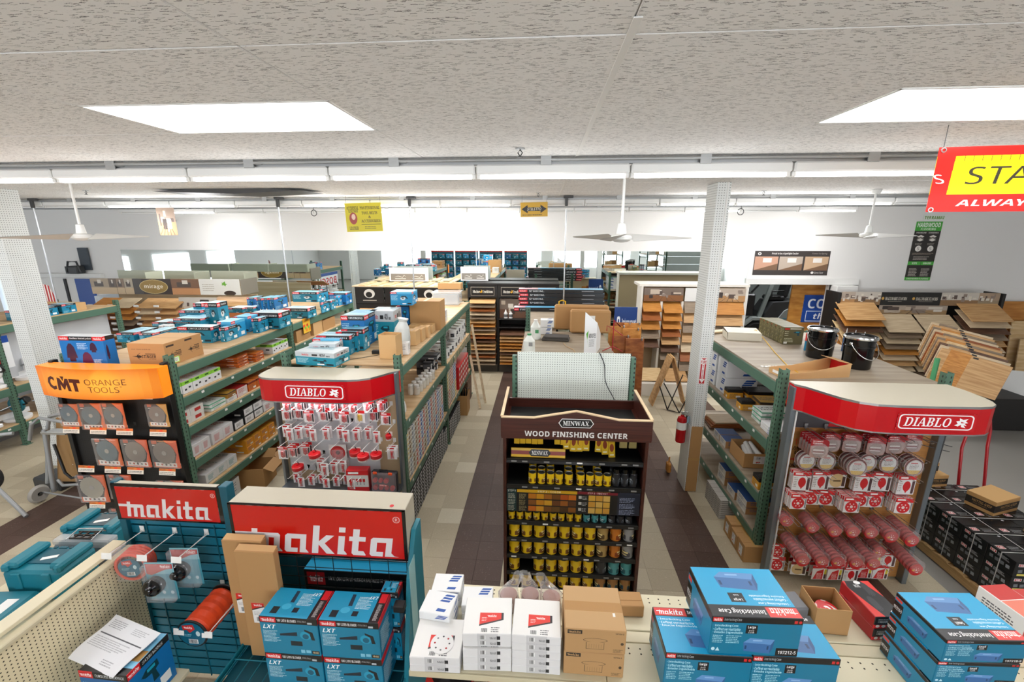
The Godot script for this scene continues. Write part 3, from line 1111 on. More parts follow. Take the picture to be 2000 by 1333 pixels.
			for e in [[0.66, 1.22], [0.42, 1.62]]:
				disc(im, q * e[0], q * e[1], q * 0.13, q * 0.17, "3c3e42")
				for k in 4:
					rect(im, q * (e[0] - 0.12 + 0.065 * k), q * (e[1] + 0.08), q * 0.045, q * (0.14 if k in [1, 2] else 0.11), "3c3e42")
			txt(im, "XCEL", q * 0.28, q * 1.12, q * 0.22, q * 0.08, "f0f0f0")
			disc(im, q * 0.5, q * 1.06, q * 0.12, q * 0.05, "f0eceb")
			disc(im, q * 0.8, q * 1.9, q * 0.13, q * 0.07, "f0eceb")
			m = picture(key, im, 0.3)
		"white_long":
			var im := blank(256, 256, "e6e6e4")
			rect(im, 96, 10, 26, 110, "c83a36")
			for o in [[128, 0]]:
				rect(im, 216, 0, 40, 128, "c83a36")
				print_lines(im, 140, 30, 60, 8, 11, "4a4a50", 5)
			rect(im, 0, 128, 128, 128, "ecebe8")
			rect(im, 0, 128, 128, 40, "c83a36")
			rect(im, 0, 170, 128, 86, "e8826c")
			m = picture(key, im, 0.45)
		"flooring_tool_box":   # black cartons on the pallet
			var im := blank(512, 512, "19191b")
			for o in [[0, 0], [256, 0], [0, 256]]:
				var x: int = o[0]
				var y: int = o[1]
				rect(im, x + 24, y + 26, 60, 50, "d8c8c4")
				rect(im, x + 30, y + 34, 48, 34, "b0202a")
				txt(im, "GB", x + 38, y + 40, 32, 22, "ffffff")
				if o[1] == 0:
					print_lines(im, x + 96, y + 34, 110, 4, 14, "b8b8ba", 5, 0.5)
					for k in 4:
						poly(im, PV([V2(x + 30 + k * 50, y + 130), V2(x + 64 + k * 50, y + 122), V2(x + 68 + k * 50, y + 176), V2(x + 34 + k * 50, y + 184)]), "6a6d70" if k < 3 else "8a8d90")
				else:
					print_lines(im, x + 110, y + 40, 110, 3, 20, "9a9a9c", 5, 0.4)
					disc(im, x + 180, y + 150, 12, 10, "c4c4c6")
			rect(im, 30, 200, 200, 34, "d8c860")
			m = picture(key, im, 0.25)
		"hutting_box":
			var im := blank(256, 256, "b58a54")
			for o in [0, 128]:
				rect(im, o, 36, 128, 62, "221a12")
				txt(im, "HUTTIG-GRIP", o + 30, 48, 84, 22, "b58a54")
				txt(im, "FASTENERS", o + 36, 78, 60, 10, "b58a54", false)
			rect(im, 0, 128, 128, 128, "c9a068")
			m = picture(key, im, 0.7)
		"camo_box":
			var im := blank(256, 256, "5a5432")
			var r := RandomNumberGenerator.new()
			r.seed = 4
			for i in 60:
				disc(im, 128 + r.randf() * 128, r.randf() * 120, r.randf_range(4, 12), r.randf_range(3, 8), ["6f6a42", "43401f", "8a8258"][i % 3])
			rect(im, 6, 8, 30, 10, "cc2020")
			rect(im, 40, 9, 70, 6, "d8d8c8")
			art_drill(im, 62, 28, 46, 34)
			print_lines(im, 8, 30, 30, 3, 14, "c8c8a8", 3)
			print_lines(im, 8, 80, 60, 3, 12, "c8c8a8", 5)
			rect(im, 8, 108, 22, 14, "e8e8e0")
			rect(im, 132, 8, 16, 8, "cc2020")
			rect(im, 0, 128, 128, 128, "646040")
			m = picture(key, im, 0.45)
		"nail_green":
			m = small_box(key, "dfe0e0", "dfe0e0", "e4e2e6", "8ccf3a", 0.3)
		"nail_red":
			m = small_box(key, "dcd9d2", "d8d4cc", "e2dfd8", "", 0.0)
		"nail_white":
			m = small_box(key, "dedcdc", "dad8d8", "e2e0e0", "", 0.0, "b83a40")
		"nail_teal":
			m = small_box(key, "dadada", "d6d8d8", "e0e0e0", "", 0.0, "4a8a90")
		"nail_black":
			m = small_box(key, "1d1d1f", "e0e0e0", "161617", "", 0.0)
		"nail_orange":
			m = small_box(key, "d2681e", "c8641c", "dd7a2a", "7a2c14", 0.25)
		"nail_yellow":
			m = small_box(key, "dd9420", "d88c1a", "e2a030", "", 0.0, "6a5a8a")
		"nail_crimson":
			m = small_box(key, "c02a2c", "d8c8c4", "b82426", "", 0.0, "c02a2c")
		"dewalt_box":
			m = small_box(key, "d99a28", "d99a28", "1c1a18", "1c1a18", 0.35)
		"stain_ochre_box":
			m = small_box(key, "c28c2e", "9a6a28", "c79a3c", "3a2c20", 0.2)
		"crimson_box":
			m = small_box(key, "d9d0cc", "8e1f2a", "d4c6c2", "", 0.0, "b02838")
		"mint_box":
			m = small_box(key, "dfe6e0", "dfe6e0", "e2e8e2", "5aa684", 0.3)
		"blue_box":
			m = small_box(key, "b08458", "d8d4cc", "2f5590", "", 0.0, "2f5590")
		"caulk_red": m = caulk_box(key, "c8442e", "e8e0d8")
		"caulk_blue": m = caulk_box(key, "3a62a8", "dfe3ea")
		"caulk_brown": m = caulk_box(key, "8a6a42", "e2dccf")
		"caulk_grey": m = caulk_box(key, "8a8f94", "e6e6e4")
		"caulk_yellow": m = caulk_box(key, "d8b438", "ece6d2")
		"screw_box":    # small dark cartons with a white end label
			var im := blank(64, 64, "15171d")
			rect(im, 4, 8, 24, 15, "d8dade")
			rect(im, 6, 11, 18, 2, "5a6a90")
			rect(im, 36, 8, 24, 15, "d8dade")
			rect(im, 38, 12, 16, 2, "5a6a90")
			m = picture(key, im, 0.5)
		"tile_box":
			var im := blank(64, 64, "b9b4ac")
			rect(im, 4, 6, 24, 12, "8c8780")
			rect(im, 36, 6, 24, 12, "77726c")
			m = picture(key, im, 0.7)
		"grey_retail":
			m = small_box(key, "4a4c50", "c2c4c4", "6a6c70", "1c1d20", 0.3)
		"plain_white":
			m = small_box(key, "e0dfdc", "dad9d6", "e6e5e2", "", 0.0, "777777")
		"rail_box":
			var im := blank(512, 128, "1b1c1e")
			rect(im, 0, 64, 256, 64, "6ab2d8")
			rect(im, 0, 64, 60, 64, "c8a0a8")
			for o in [0, 256]:
				rect(im, o + 2, 8, 26, 40, "c81f2a")
				makita(im, o + 4, 20, 22, 16, "ffffff")
				txt(im, '55" GUIDE RAIL', o + 34, 16, 44, 26, "e6e6e6")
				rect(im, o + 190, 22, 36, 10, "8a8c90")
			m = picture(key, im, 0.35)
		"chain_saw_box":
			var im := blank(512, 128, "14181c")
			rect(im, 0, 64, 256, 64, "1ea0cc")
			rect(im, 0, 64, 256, 14, "c6ccd0")
			for o in [0, 256]:
				rect(im, o + 8, 8, 44, 48, "b81c26")
				makita(im, o + 12, 18, 36, 26, "ffffff")
				txt(im, "18V X2 (36V) LXT® LITHIUM-ION BRUSHLESS 14\" CHAIN SAW KIT", o + 60, 22, 180, 18, "d8d8d8")
			m = picture(key, im, 0.35)
	drawn[key] = m
	return m

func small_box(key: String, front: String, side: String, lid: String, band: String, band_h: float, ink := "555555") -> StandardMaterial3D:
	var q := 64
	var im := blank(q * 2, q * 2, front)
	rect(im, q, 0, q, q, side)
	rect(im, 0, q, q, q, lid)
	for o in [0, q]:
		if band:
			rect(im, o, 0, q, q * band_h, band)
		if key == "nail_red":
			rect(im, o + q * 0.3, q * 0.25, q * 0.45, q * 0.45, "b8302c")
		elif key in ["nail_white", "crimson_box", "nail_teal"]:
			print_lines(im, o + q * 0.2, q * 0.25, q * 0.55, 6, q * 0.09, ink, 3, 0.6)
			rect(im, o + q * 0.1, q * 0.93, q * 0.8, 2, ink)
		elif key == "nail_black" and o == q:
			rect(im, o, 0, q, 6, "1a1a1c")
			rect(im, o, q - 6, q, 6, "1a1a1c")
			rect(im, o, 0, 5, q, "1a1a1c")
			print_lines(im, o + q * 0.25, q * 0.3, q * 0.5, 4, q * 0.1, "444448", 3)
		elif key == "nail_green":
			poly(im, PV([V2(o + q * 0.3, q * 0.1), V2(o + q * 0.7, q * 0.1), V2(o + q * 0.65, q * 0.2), V2(o + q * 0.3, q * 0.2)]), "1f4a1a")
			rect(im, o + q * 0.2, q * 0.62, q * 0.2, q * 0.14, "2a2a2c")
			rect(im, o + q * 0.6, q * 0.52, q * 0.2, q * 0.14, "2a2a2c")
		else:
			print_lines(im, o + q * 0.15, q * (band_h + 0.15), q * 0.6, 4, q * 0.12, ink, 7)
			rect(im, o + q * 0.55, q * 0.66, q * 0.3, q * 0.2, "e6e4de")
	print_lines(im, q * 0.1, q * 1.3, q * 0.7, 3, q * 0.14, ink, 9)
	return picture(key, im, 0.5)

func caulk_box(key: String, a: String, b: String) -> StandardMaterial3D:
	var im := blank(64, 64, b)
	for o in [[0, 0], [32, 0], [0, 32]]:
		rect(im, o[0] + 2, o[1] + 4, 13, 24, a)
		rect(im, o[0] + 18, o[1] + 6, 12, 8, a)
		rect(im, o[0] + 18, o[1] + 18, 10, 3, "444444")
	return picture(key, im, 0.5)

# ---------------------------------------------------------------- goods on racks
const ORD := ["first", "second", "third", "fourth", "fifth", "sixth", "seventh", "eighth", "ninth", "tenth", "eleventh", "twelfth", "thirteenth", "fourteenth", "fifteenth", "sixteenth", "seventeenth", "eighteenth"]

func look(key: String) -> StandardMaterial3D:
	var m := design(key)
	return m if m else mat(key)

func box(called: String, key: String, x: float, y: float, z: float, w: float, h: float, d: float, turn: float, label: String, group := "") -> Node3D:
	if key in ["kraft", "kraft_light"]:
		var t := thing(called, label, "box", V3(x, y, z), turn, group)
		part("body", carton(V3(w, h, d), 0.004), mat(key), t)
		part("tape", block(V3(minf(0.05, w * 0.3), 0.001, d * 0.98), 0.0003), mat("tape"), t, V3(0, h, 0))
		part("flap_seam", block(V3(w * 0.97, 0.0008, 0.004), 0.0002), mat("kraft_in"), t, V3(0, h, d * 0.12))
		return t
	return solo(called, label, "box", carton(V3(w, h, d)), look(key), V3(x, y, z), V3(0, turn, 0), group)

# an open cardboard carton with its four flaps folded out, or a tray without them
func open_box(called: String, label: String, s: Vector3, p: Vector3, turn := 0.0, flaps := true, key := "kraft") -> Node3D:
	var t := thing(called, label, "box", p, turn)
	var m := mat(key)
	var k := 0.005
	part("body", join([[block(V3(s.x, k, s.z), 0.001), Vector3.ZERO],
		[block(V3(s.x, s.y, k), 0.001), V3(0, 0, s.z / 2 - k / 2)], [block(V3(s.x, s.y, k), 0.001), V3(0, 0, -s.z / 2 + k / 2)],
		[block(V3(k, s.y, s.z - 2 * k), 0.001), V3(s.x / 2 - k / 2, 0, 0)], [block(V3(k, s.y, s.z - 2 * k), 0.001), V3(-s.x / 2 + k / 2, 0, 0)]]), m, t)
	if flaps:
		var f := s.z * 0.42
		var g := minf(s.x * 0.42, f)
		part("flap", block(V3(s.x * 0.98, k, f), 0.001), m, t, V3(0, s.y + f * 0.3, -s.z / 2 - f * 0.36), V3(38, 0, 0))
		part("flap", block(V3(g, k, s.z * 0.96), 0.001), m, t, V3(s.x / 2 + g * 0.42, s.y - g * 0.16, 0), V3(0, 0, -24))
		part("flap", block(V3(g, k, s.z * 0.96), 0.001), m, t, V3(-s.x / 2 - g * 0.42, s.y + g * 0.2, 0), V3(0, 0, -28))
	return t

func rack(called: String, label: String, x0: float, x1: float, zs: Array, levels: Array, post_h: float, deck_mat: String, aisle: float) -> Node3D:
	var t := thing(called, label, "rack", V3((x0 + x1) / 2, 0, (zs[0] + zs[-1]) / 2))
	var o := t.position
	for z in zs:
		for x in [x0 + 0.04, x1 - 0.04]:
			var h: float = post_h + (0.14 if z == zs[0] else 0.02)
			part("upright", join([[block(V3(0.075, h, 0.006), 0.001), V3(0, 0, 0.034)], [block(V3(0.006, h, 0.07), 0.001), V3(0.035, 0, 0)], [block(V3(0.006, h, 0.07), 0.001), V3(-0.035, 0, 0)], [block(V3(0.13, 0.006, 0.1), 0.001), Vector3.ZERO]]), mat("slotted_green"), t, V3(x, 0, z) - o)
		for y in [0.25, 1.1, 1.95]:
			part("brace", block(V3(x1 - x0 - 0.16, 0.03, 0.03), 0.003), mat("green"), t, V3(o.x, y, z) - o)
	for i in range(zs.size() - 1):
		var l: float = absf(zs[i + 1] - zs[i])
		var zc: float = (zs[i] + zs[i + 1]) / 2
		for lv in levels:
			for s in [-1, 1]:
				var bm := part("beam", join([[block(V3(0.045, lv[1], l - 0.085), 0.006), Vector3.ZERO], [block(V3(0.05, 0.2, 0.006), 0.001), V3(0, -0.04, l / 2 - 0.045)], [block(V3(0.05, 0.2, 0.006), 0.001), V3(0, -0.04, -l / 2 + 0.045)]]), mat("green"), t, V3((x0 + 0.022) if s < 0 else (x1 - 0.022), lv[0] - lv[1], zc) - o)
				if s == aisle and lv[0] < 2.0:
					for k in 7:
						if rng.randf() < 0.72:
							part("price_tag", block(V3(0.002, 0.03, 0.045), 0.0005), mat("label_white"), bm, V3(aisle * 0.0235, lv[1] - 0.045, -l / 2 + 0.25 + k * 0.3 + rng.randf_range(-0.06, 0.06)))
			part("deck", block(V3(x1 - x0 - 0.006, 0.02, l - 0.09), 0.003), mat(deck_mat), t, V3(o.x, lv[0], zc) - o)
	return t

# a run of cartons along z with one face to the aisle at x = face
func run(called: String, key: String, label: String, face: float, side: float, y: float, z0: float, z1: float, n: int, h: float, deep: float, layers := 1, group := "", from_ := "the near end", jitter := 0.004) -> void:
	var l := absf(z1 - z0) / n
	var proto: Node3D = null
	for j in layers:
		for i in n:
			var lab := label
			if n > 1 or layers > 1:
				lab = "%s, %s from %s" % [label, ORD[mini(i, 17)], from_]
				if layers > 1:
					lab += ["", ", upper layer", ", third layer", ", top layer"][j] if j > 0 else ", bottom layer"
			var p := V3(face - side * (deep / 2 + rng.randf_range(0, jitter)), y + j * (h + 0.001), z0 - l * (i + 0.5))
			if proto == null:
				proto = box(called, key, p.x, p.y, p.z, deep, h, l - 0.004, 0, lab, group)
			else:
				copy(proto, p, rng.randf_range(-0.8, 0.8), lab, group)

func build_goods() -> void:
	racks()
	stock()
	endcaps()
	stain_center()
	counter_goods()
	back_displays()
	side_goods()
	behind()

func racks() -> void:
	var near := "the rack behind the orange sign"
	rack("pallet_rack", "green pallet rack with wooden decks behind the lit orange sign", -5.5, -4.17, [-4.47, -6.85, -9.28], [[2.11, 0.115], [1.735, 0.11], [1.36, 0.11], [0.925, 0.11], [0.485, 0.11]], 2.13, "deck_ply", 1)
	rack("pallet_rack", "green pallet rack in the middle, carrying paint tins and tubes of caulk", -3.0, -1.6, [-4.68, -6.95, -9.4], [[2.11, 0.12], [1.42, 0.12], [0.60, 0.1]], 2.13, "deck_ply", 1)
	rack("pallet_rack", "green pallet rack beside the white column with the fire sign", 2.42, 4.05, [-4.43, -6.85], [[2.11, 0.12], [1.455, 0.12], [0.80, 0.12], [0.31, 0.1]], 2.13, "deck_board", -1)
	rack("pallet_rack", "green pallet rack behind the stain display with a pegboard end", -0.28, 0.95, [-4.56, -6.9], [[2.05, 0.12], [1.3, 0.12], [0.6, 0.1]], 2.1, "deck_board", 0)
	rack("pallet_rack", "green pallet rack far over by the shop front, with grey saws on it", -10.4, -8.95, [-4.2, -6.4, -8.55], [[2.1, 0.13], [1.05, 0.13], [0.4, 0.1]], 2.2, "deck_ply", 1)

	# rack behind the orange sign, lower shelves
	var e := "the orange sign end"
	run("nail_carton", "nail_green", "white nail carton with a lime band on the shelf under the wasp carton", -4.2, 1, 1.756, -4.4, -5.2, 5, 0.15, 0.35, 1, "lime banded nail cartons", e)
	for i in 4:
		box("nail_carton", "nail_orange", -4.42, 1.756 + 0.042 * i, -5.72 + 0.03 * (i % 2), 0.34, 0.04, 0.22 + 0.03 * (i % 2), [0, 4, -3, 5][i], "flat orange carton, %s up in the loose orange stack under the top deck" % ORD[i], "flat orange cartons")
	for i in 3:
		box("nail_carton", "nail_orange", -4.34, 1.756 + 0.042 * i, -5.99, 0.3, 0.04, 0.2, [2, -3, 4][i], "flat orange carton, %s up in the smaller orange stack beside the loose one" % ORD[i], "flat orange cartons")
	run("nail_carton", "nail_green", "white carton with a lime lid at the far post end of the shelf", -4.2, 1, 1.756, -6.33, -6.76, 3, 0.15, 0.28, 1, "lime lidded cartons at the post", e)
	run("nail_carton", "nail_red", "white nail carton with a red patch on the shelf beside the saw blades", -4.2, 1, 1.381, -4.4, -4.82, 2, 0.088, 0.3, 2, "red patched nail cartons", e)
	for i in 2:
		box("nail_carton", "mint_box", -4.36, 1.381 + 0.05 * i, -5.07, 0.3, 0.048, 0.28, 2 - 4 * i, "flat green and white carton, %s of the two past the red patched cartons" % ["lower", "upper"][i], "flat green cartons")
	box("nail_carton", "plain_white", -4.34, 1.381, -5.32, 0.28, 0.06, 0.19, 0, "low white carton under the ochre one on the third shelf")
	box("nail_carton", "stain_ochre_box", -4.34, 1.442, -5.32, 0.28, 0.07, 0.19, 3, "ochre carton resting on a low white one on the third shelf")
	box("nail_carton", "nail_crimson", -4.35, 1.381, -5.53, 0.3, 0.12, 0.22, 0, "crimson nail carton with a pale end on the third shelf")
	run("nail_carton", "nail_orange", "orange and white carton past the crimson one on the third shelf", -4.2, 1, 1.381, -5.66, -6.05, 2, 0.13, 0.3, 1, "orange cartons past the crimson one", e)
	run("nail_carton", "nail_white", "white nail carton with red print on the fourth shelf", -4.2, 1, 0.946, -4.4, -4.83, 3, 0.16, 0.36, 1, "red printed nail cartons", e)
	run("nail_carton", "nail_white", "taller white nail carton with red print before the black ones", -4.2, 1, 0.946, -4.86, -5.25, 2, 0.165, 0.36, 1, "taller red printed nail cartons", e)
	run("nail_carton", "nail_black", "single black carton with a white end next to the red printed ones", -4.2, 1, 0.946, -5.27, -5.46, 1, 0.12, 0.3)
	run("nail_carton", "nail_black", "black carton with a white end in the two layer block", -4.2, 1, 0.946, -5.48, -5.9, 2, 0.115, 0.3, 2, "black cartons in the block", e)
	run("nail_carton", "nail_white", "white and red carton past the black block on the fourth shelf", -4.2, 1, 0.946, -5.92, -6.6, 3, 0.13, 0.3, 1, "white cartons past the black block", e)
	run("nail_carton", "nail_teal", "white carton with teal print on the fifth shelf", -4.21, 1, 0.506, -4.66, -5.24, 3, 0.13, 0.4, 1, "teal printed cartons", e)
	run("nail_carton", "nail_yellow", "mustard yellow nail carton on the fifth shelf", -4.2, 1, 0.506, -5.44, -6.12, 4, 0.1, 0.36, 2, "mustard nail cartons", e)
	open_box("cardboard_carton", "open brown carton with flaps out on the floor under the mustard cartons", V3(0.4, 0.3, 0.36), V3(-4.2, 0, -5.55), 8)
	open_box("cardboard_carton", "open brown carton farther along the floor under the mustard cartons", V3(0.36, 0.26, 0.3), V3(-4.3, 0, -6.05), -10)
	box("cardboard_carton", "plain_white", -4.35, 0, -5.08, 0.3, 0.3, 0.24, 6, "white carton standing on the floor below the teal printed cartons")
	for i in 4:
		box("cardboard_carton", ["kraft", "kraft_light", "kraft", "plain_white"][i], -4.45, [0.946, 1.381, 1.756, 0.506][i], -7.5 - 0.35 * i, 0.5, 0.2, 0.5, 0, "carton deep in the second bay of the rack, %s" % ["fourth shelf", "third shelf", "second shelf", "fifth shelf"][i])
	box("cardboard_carton", "kraft", -4.5, 1.756, -7.25, 0.6, 0.2, 0.45, 0, "brown carton beneath the top deck, seen past the lone trimmer carton")
	box("cardboard_carton", "kraft_light", -4.5, 1.756, -7.75, 0.6, 0.26, 0.4, 4, "paler brown carton beneath the top deck near the bright sale card")
	# sale card pinned to the beam
	var im := blank(64, 80, "e8a020")
	rect(im, 0, 24, 64, 56, "f0c040")
	txt(im, "CLEARANCE", 4, 6, 56, 12, "20180c")
	for i in 6:
		disc(im, 10 + i * 9, 40 + (i % 3) * 12, 8, 8, ["e84a2a", "7ac24a", "f08a2a"][i % 3])
	solo("sale_card", "bright orange and yellow sale card hanging on the green beam", "sign", block(V3(0.003, 0.26, 0.24), 0.001), picture("sale_card", im, 0.4), V3(-4.166, 1.88, -7.32))
	shelf_mid()
	shelf_right()

func tin(called: String, label: String, r: float, h: float, body: Material, p: Vector3, group := "", handle := true) -> Node3D:
	var t := thing(called, label, "tin", p, rng.randf_range(-40, 40), group)
	part("body", lathe([[0, 0], [r * 0.97, 0], [r, 0.004], [r * 0.985, 0.01], [r * 0.985, h - 0.012], [r, h - 0.006], [r, h]], 18), body, t)
	part("lid", lathe([[r, h - 0.001], [r * 0.9, h], [r * 0.86, h - 0.006], [0, h - 0.006]], 18), mat("steel"), t)
	if handle:
		var pts := []
		for k in 9:
			var a := PI * k / 8
			pts.append(V3(r * 1.02 * cos(a), h * 0.62 - 0.05 * sin(a), 0.012 + r * 1.02 * sin(a)))
		part("bail", tube(pts, 0.0018, 5), mat("steel"), t)
	return t

func shelf_mid() -> void:
	# white jars on the second shelf
	var jar_label := mat("jar_label", "d8d2c6", 0.5)
	var proto: Node3D = null
	var n := 0
	for c in 2:
		for r in 6:
			var p := V3(-1.71 - 0.085 * c + 0.01 * r, 1.44, -5.58 - 0.13 * r)
			var lab := "white plastic jar, %s from the front in the %s row on the middle rack" % [ORD[r], ["aisle side", "inner"][c]]
			if proto == null:
				proto = thing("jar", lab, "jar", p, 0, "white jars on the middle rack")
				part("body", lathe([[0, 0], [0.036, 0], [0.039, 0.006], [0.039, 0.1], [0.03, 0.118], [0.03, 0.122]], 16), mat("jar_body", "cfc9bd", 0.4), proto)
				part("label", lathe([[0.0395, 0.02], [0.0395, 0.085]], 16), jar_label, proto)
				part("lid", lathe([[0.033, 0.12], [0.034, 0.122], [0.034, 0.142], [0.031, 0.147], [0, 0.147]], 16), mat("white"), proto)
			else:
				copy(proto, p, rng.randf_range(0, 90), lab)
			n += 1
	# white jug at the near corner
	var j := thing("jug", "white plastic jug with a black cap at the corner of the second shelf", "jug", V3(-1.72, 1.44, -4.93))
	part("body", join([[carton(V3(0.11, 0.13, 0.08), 0.018), Vector3.ZERO], [block(V3(0.085, 0.06, 0.06), 0.02), V3(0, 0.11, 0)], [tube([V3(0.0, 0.16, 0), V3(0.04, 0.155, 0), V3(0.05, 0.1, 0)], 0.012), Vector3.ZERO]]), mat("white"), j)
	part("cap", lathe([[0, 0], [0.018, 0], [0.018, 0.025], [0, 0.025]], 12), mat("black"), j, V3(-0.02, 0.168, 0))
	part("label", block(V3(0.112, 0.06, 0.06), 0.001), mat("paper"), j, V3(0, 0.04, 0))
	# grey retail cartons farther on
	for i in 9:
		box("retail_carton", "grey_retail", -1.76 - 0.13 * (i % 2), 1.44 + 0.12 * int(i / 6.0), -6.36 - 0.17 * (i % 6) * 0.55, 0.12, 0.115, 0.085, rng.randf_range(-5, 5), "dark grey retail carton, %s of the pile past the white jars" % ORD[i], "grey cartons past the jars")
	box("retail_carton", "grey_retail", -1.78, 1.68, -6.55, 0.3, 0.07, 0.2, 0, "long grey carton laid across the grey pile past the white jars")
	# paint tins in the second bay
	var lab_im := blank(128, 64, "e4e4e2")
	rect(lab_im, 0, 44, 128, 10, "3a3c40")
	for k in 4:
		rect(lab_im, 6 + 32 * k, 18, 18, 16, "2e3136")
	var paint := picture("paint_label", lab_im, 0.35)
	var t0: Node3D = null
	var k2 := 0
	for lay in 2:
		for r in 9:
			for c in 2:
				if lay == 1 and (r < 4 or (c == 1 and r % 2 == 0)):
					continue
				var p := V3(-1.72 - 0.19 * c, 1.441 + lay * 0.185, -7.15 - 0.235 * r)
				var lab := "grey labelled paint tin, %s from the post, %s on the second shelf" % [ORD[r], ["aisle side", "inner side"][c] + (", stacked" if lay else "")]
				if t0 == null:
					t0 = tin("paint_tin", lab, 0.083, 0.18, paint, p, "paint tins on the middle rack")
				else:
					copy(t0, p, rng.randf_range(-50, 50), lab)
				k2 += 1
	# wooden front boards along the shelf edge
	for i in 18:
		part("stir_stick", block(V3(0.005, 0.13, 0.03), 0.001), mat("pale"), get_node("pallet_rack2"), V3(-1.594, 1.3, -7.2 - 0.12 * i) - get_node("pallet_rack2").position, V3(8 * (i % 3 - 1), 0, 0))
	# caulk and sealant cartons: columns along the third shelf
	var keys := ["caulk_yellow", "caulk_brown", "caulk_grey", "caulk_brown", "caulk_red", "caulk_blue", "caulk_red", "caulk_brown", "caulk_blue", "caulk_red", "caulk_grey", "caulk_red", "caulk_blue", "caulk_grey", "caulk_red", "caulk_blue"]
	var protos := {}
	for c in 16:
		var z := -4.76 - 0.1335 * c
		if c > 14:
			continue
		for r in 10:
			if c > 11 and r > 8:
				continue
			var key: String = keys[(c + (1 if r < 4 else 0)) % 16]
			var p := V3(-1.7, 0.622 + 0.062 * r, z)
			var lab := "small sealant carton in the striped columns, column %s from the post, row %s up" % [ORD[c], ORD[r]]
			if not protos.has(key):
				protos[key] = box("sealant_carton", key, p.x, p.y, p.z, 0.17, 0.06, 0.125, 0, lab, "sealant cartons in striped columns")
			else:
				copy(protos[key], p, rng.randf_range(-1.5, 1.5), lab)
	for c in 6:
		for r in 10:
			var key: String = keys[(c * 3 + (1 if r < 5 else 0)) % 16]
			copy(protos[key], V3(-1.7, 0.622 + 0.062 * r, -7.1 - 0.125 * c), rng.randf_range(-1.5, 1.5), "small sealant carton beyond the middle post, column %s, row %s up" % [ORD[c], ORD[r]])
	# red drawer cabinet on the same shelf
	var cab := thing("drawer_cabinet", "red steel drawer cabinet with labelled drawers on the third shelf of the middle rack", "cabinet", V3(-1.75, 0.621, -8.5))
	part("body", block(V3(0.3, 0.46, 1.1), 0.006), mat("red"), cab)
	for r in 4:
		for c in 6:
			var d := part("drawer", block(V3(0.01, 0.1, 0.17), 0.003), mat("red"), cab, V3(0.152, 0.012 + 0.112 * r, -0.455 + 0.182 * c))
			part("card", block(V3(0.003, 0.045, 0.09), 0.0005), mat("label_white"), d, V3(0.006, 0.035, 0))
	var bt := thing("bottle", "white spray bottle standing on the red drawer cabinet", "bottle", V3(-1.72, 1.082, -8.2))
	part("body", lathe([[0, 0], [0.035, 0], [0.037, 0.01], [0.037, 0.12], [0.014, 0.16], [0.014, 0.18]], 14), mat("white"), bt)
	part("nozzle", block(V3(0.03, 0.03, 0.06), 0.005), mat("grey"), bt, V3(0, 0.178, 0.01))
	# dark screw cartons on the floor under that shelf
	var sc: Node3D = null
	for c in 15:
		for r in 10:
			var p := V3(-1.66, 0.002 + 0.049 * r, -4.75 - 0.142 * c)
			if c > 12 and r > 7:
				continue
			var lab := "dark screw carton with white end label, %s stack from the red topped end, %s up" % [ORD[c], ORD[r]]
			if sc == null:
				sc = box("screw_carton", "screw_box", p.x, p.y, p.z, 0.13, 0.048, 0.138, 0, lab, "screw cartons at floor level")
			else:
				copy(sc, p, rng.randf_range(-1.2, 1.2), lab)
	for c in 7:
		for r in 8:
			copy(sc, V3(-1.66, 0.002 + 0.049 * r, -7.06 - 0.142 * c), rng.randf_range(-1.2, 1.2), "dark screw carton beyond the middle post, %s stack, %s up" % [ORD[c], ORD[r]])
	open_box("cardboard_carton", "tall open brown carton on the floor holding dark offcuts, at the far end of the middle rack", V3(0.3, 0.42, 0.4), V3(-1.64, 0, -8.35), 2, false)
	for i in 5:
		solo("offcut", "dark strip standing in the tall open carton, %s of five" % ORD[i], "strip", block(V3(0.04, 0.5, 0.015), 0.002), mat("black"), V3(-1.72 + 0.04 * i, 0.008, -8.3 - 0.03 * i), V3(4, 20 * i, 0), "dark strips in the tall carton")
	box("cardboard_carton", "walnut", -1.72, 0, -9.0, 0.3, 0.5, 0.5, 0, "dark brown cabinet carton behind the tall open carton")
	# two poles leaning on the far corner
	for e in [[-1.27, -8.49, "nearer"], [-1.2, -8.8, "farther"]]:
		var a := V3(e[0], 0.02, e[1])
		var b := V3(-1.56, 1.62 if e[2] == "farther" else 1.0, e[1] - 0.6)
		solo("wooden_board", "narrow pale board leaning on the rack end, %s of the two" % e[2], "board", join([[block(V3(0.05, (b - a).length(), 0.02), 0.003), Transform3D(Basis(Quaternion(Vector3.UP, (b - a).normalized())), Vector3.ZERO)]]), mat("pale"), a)

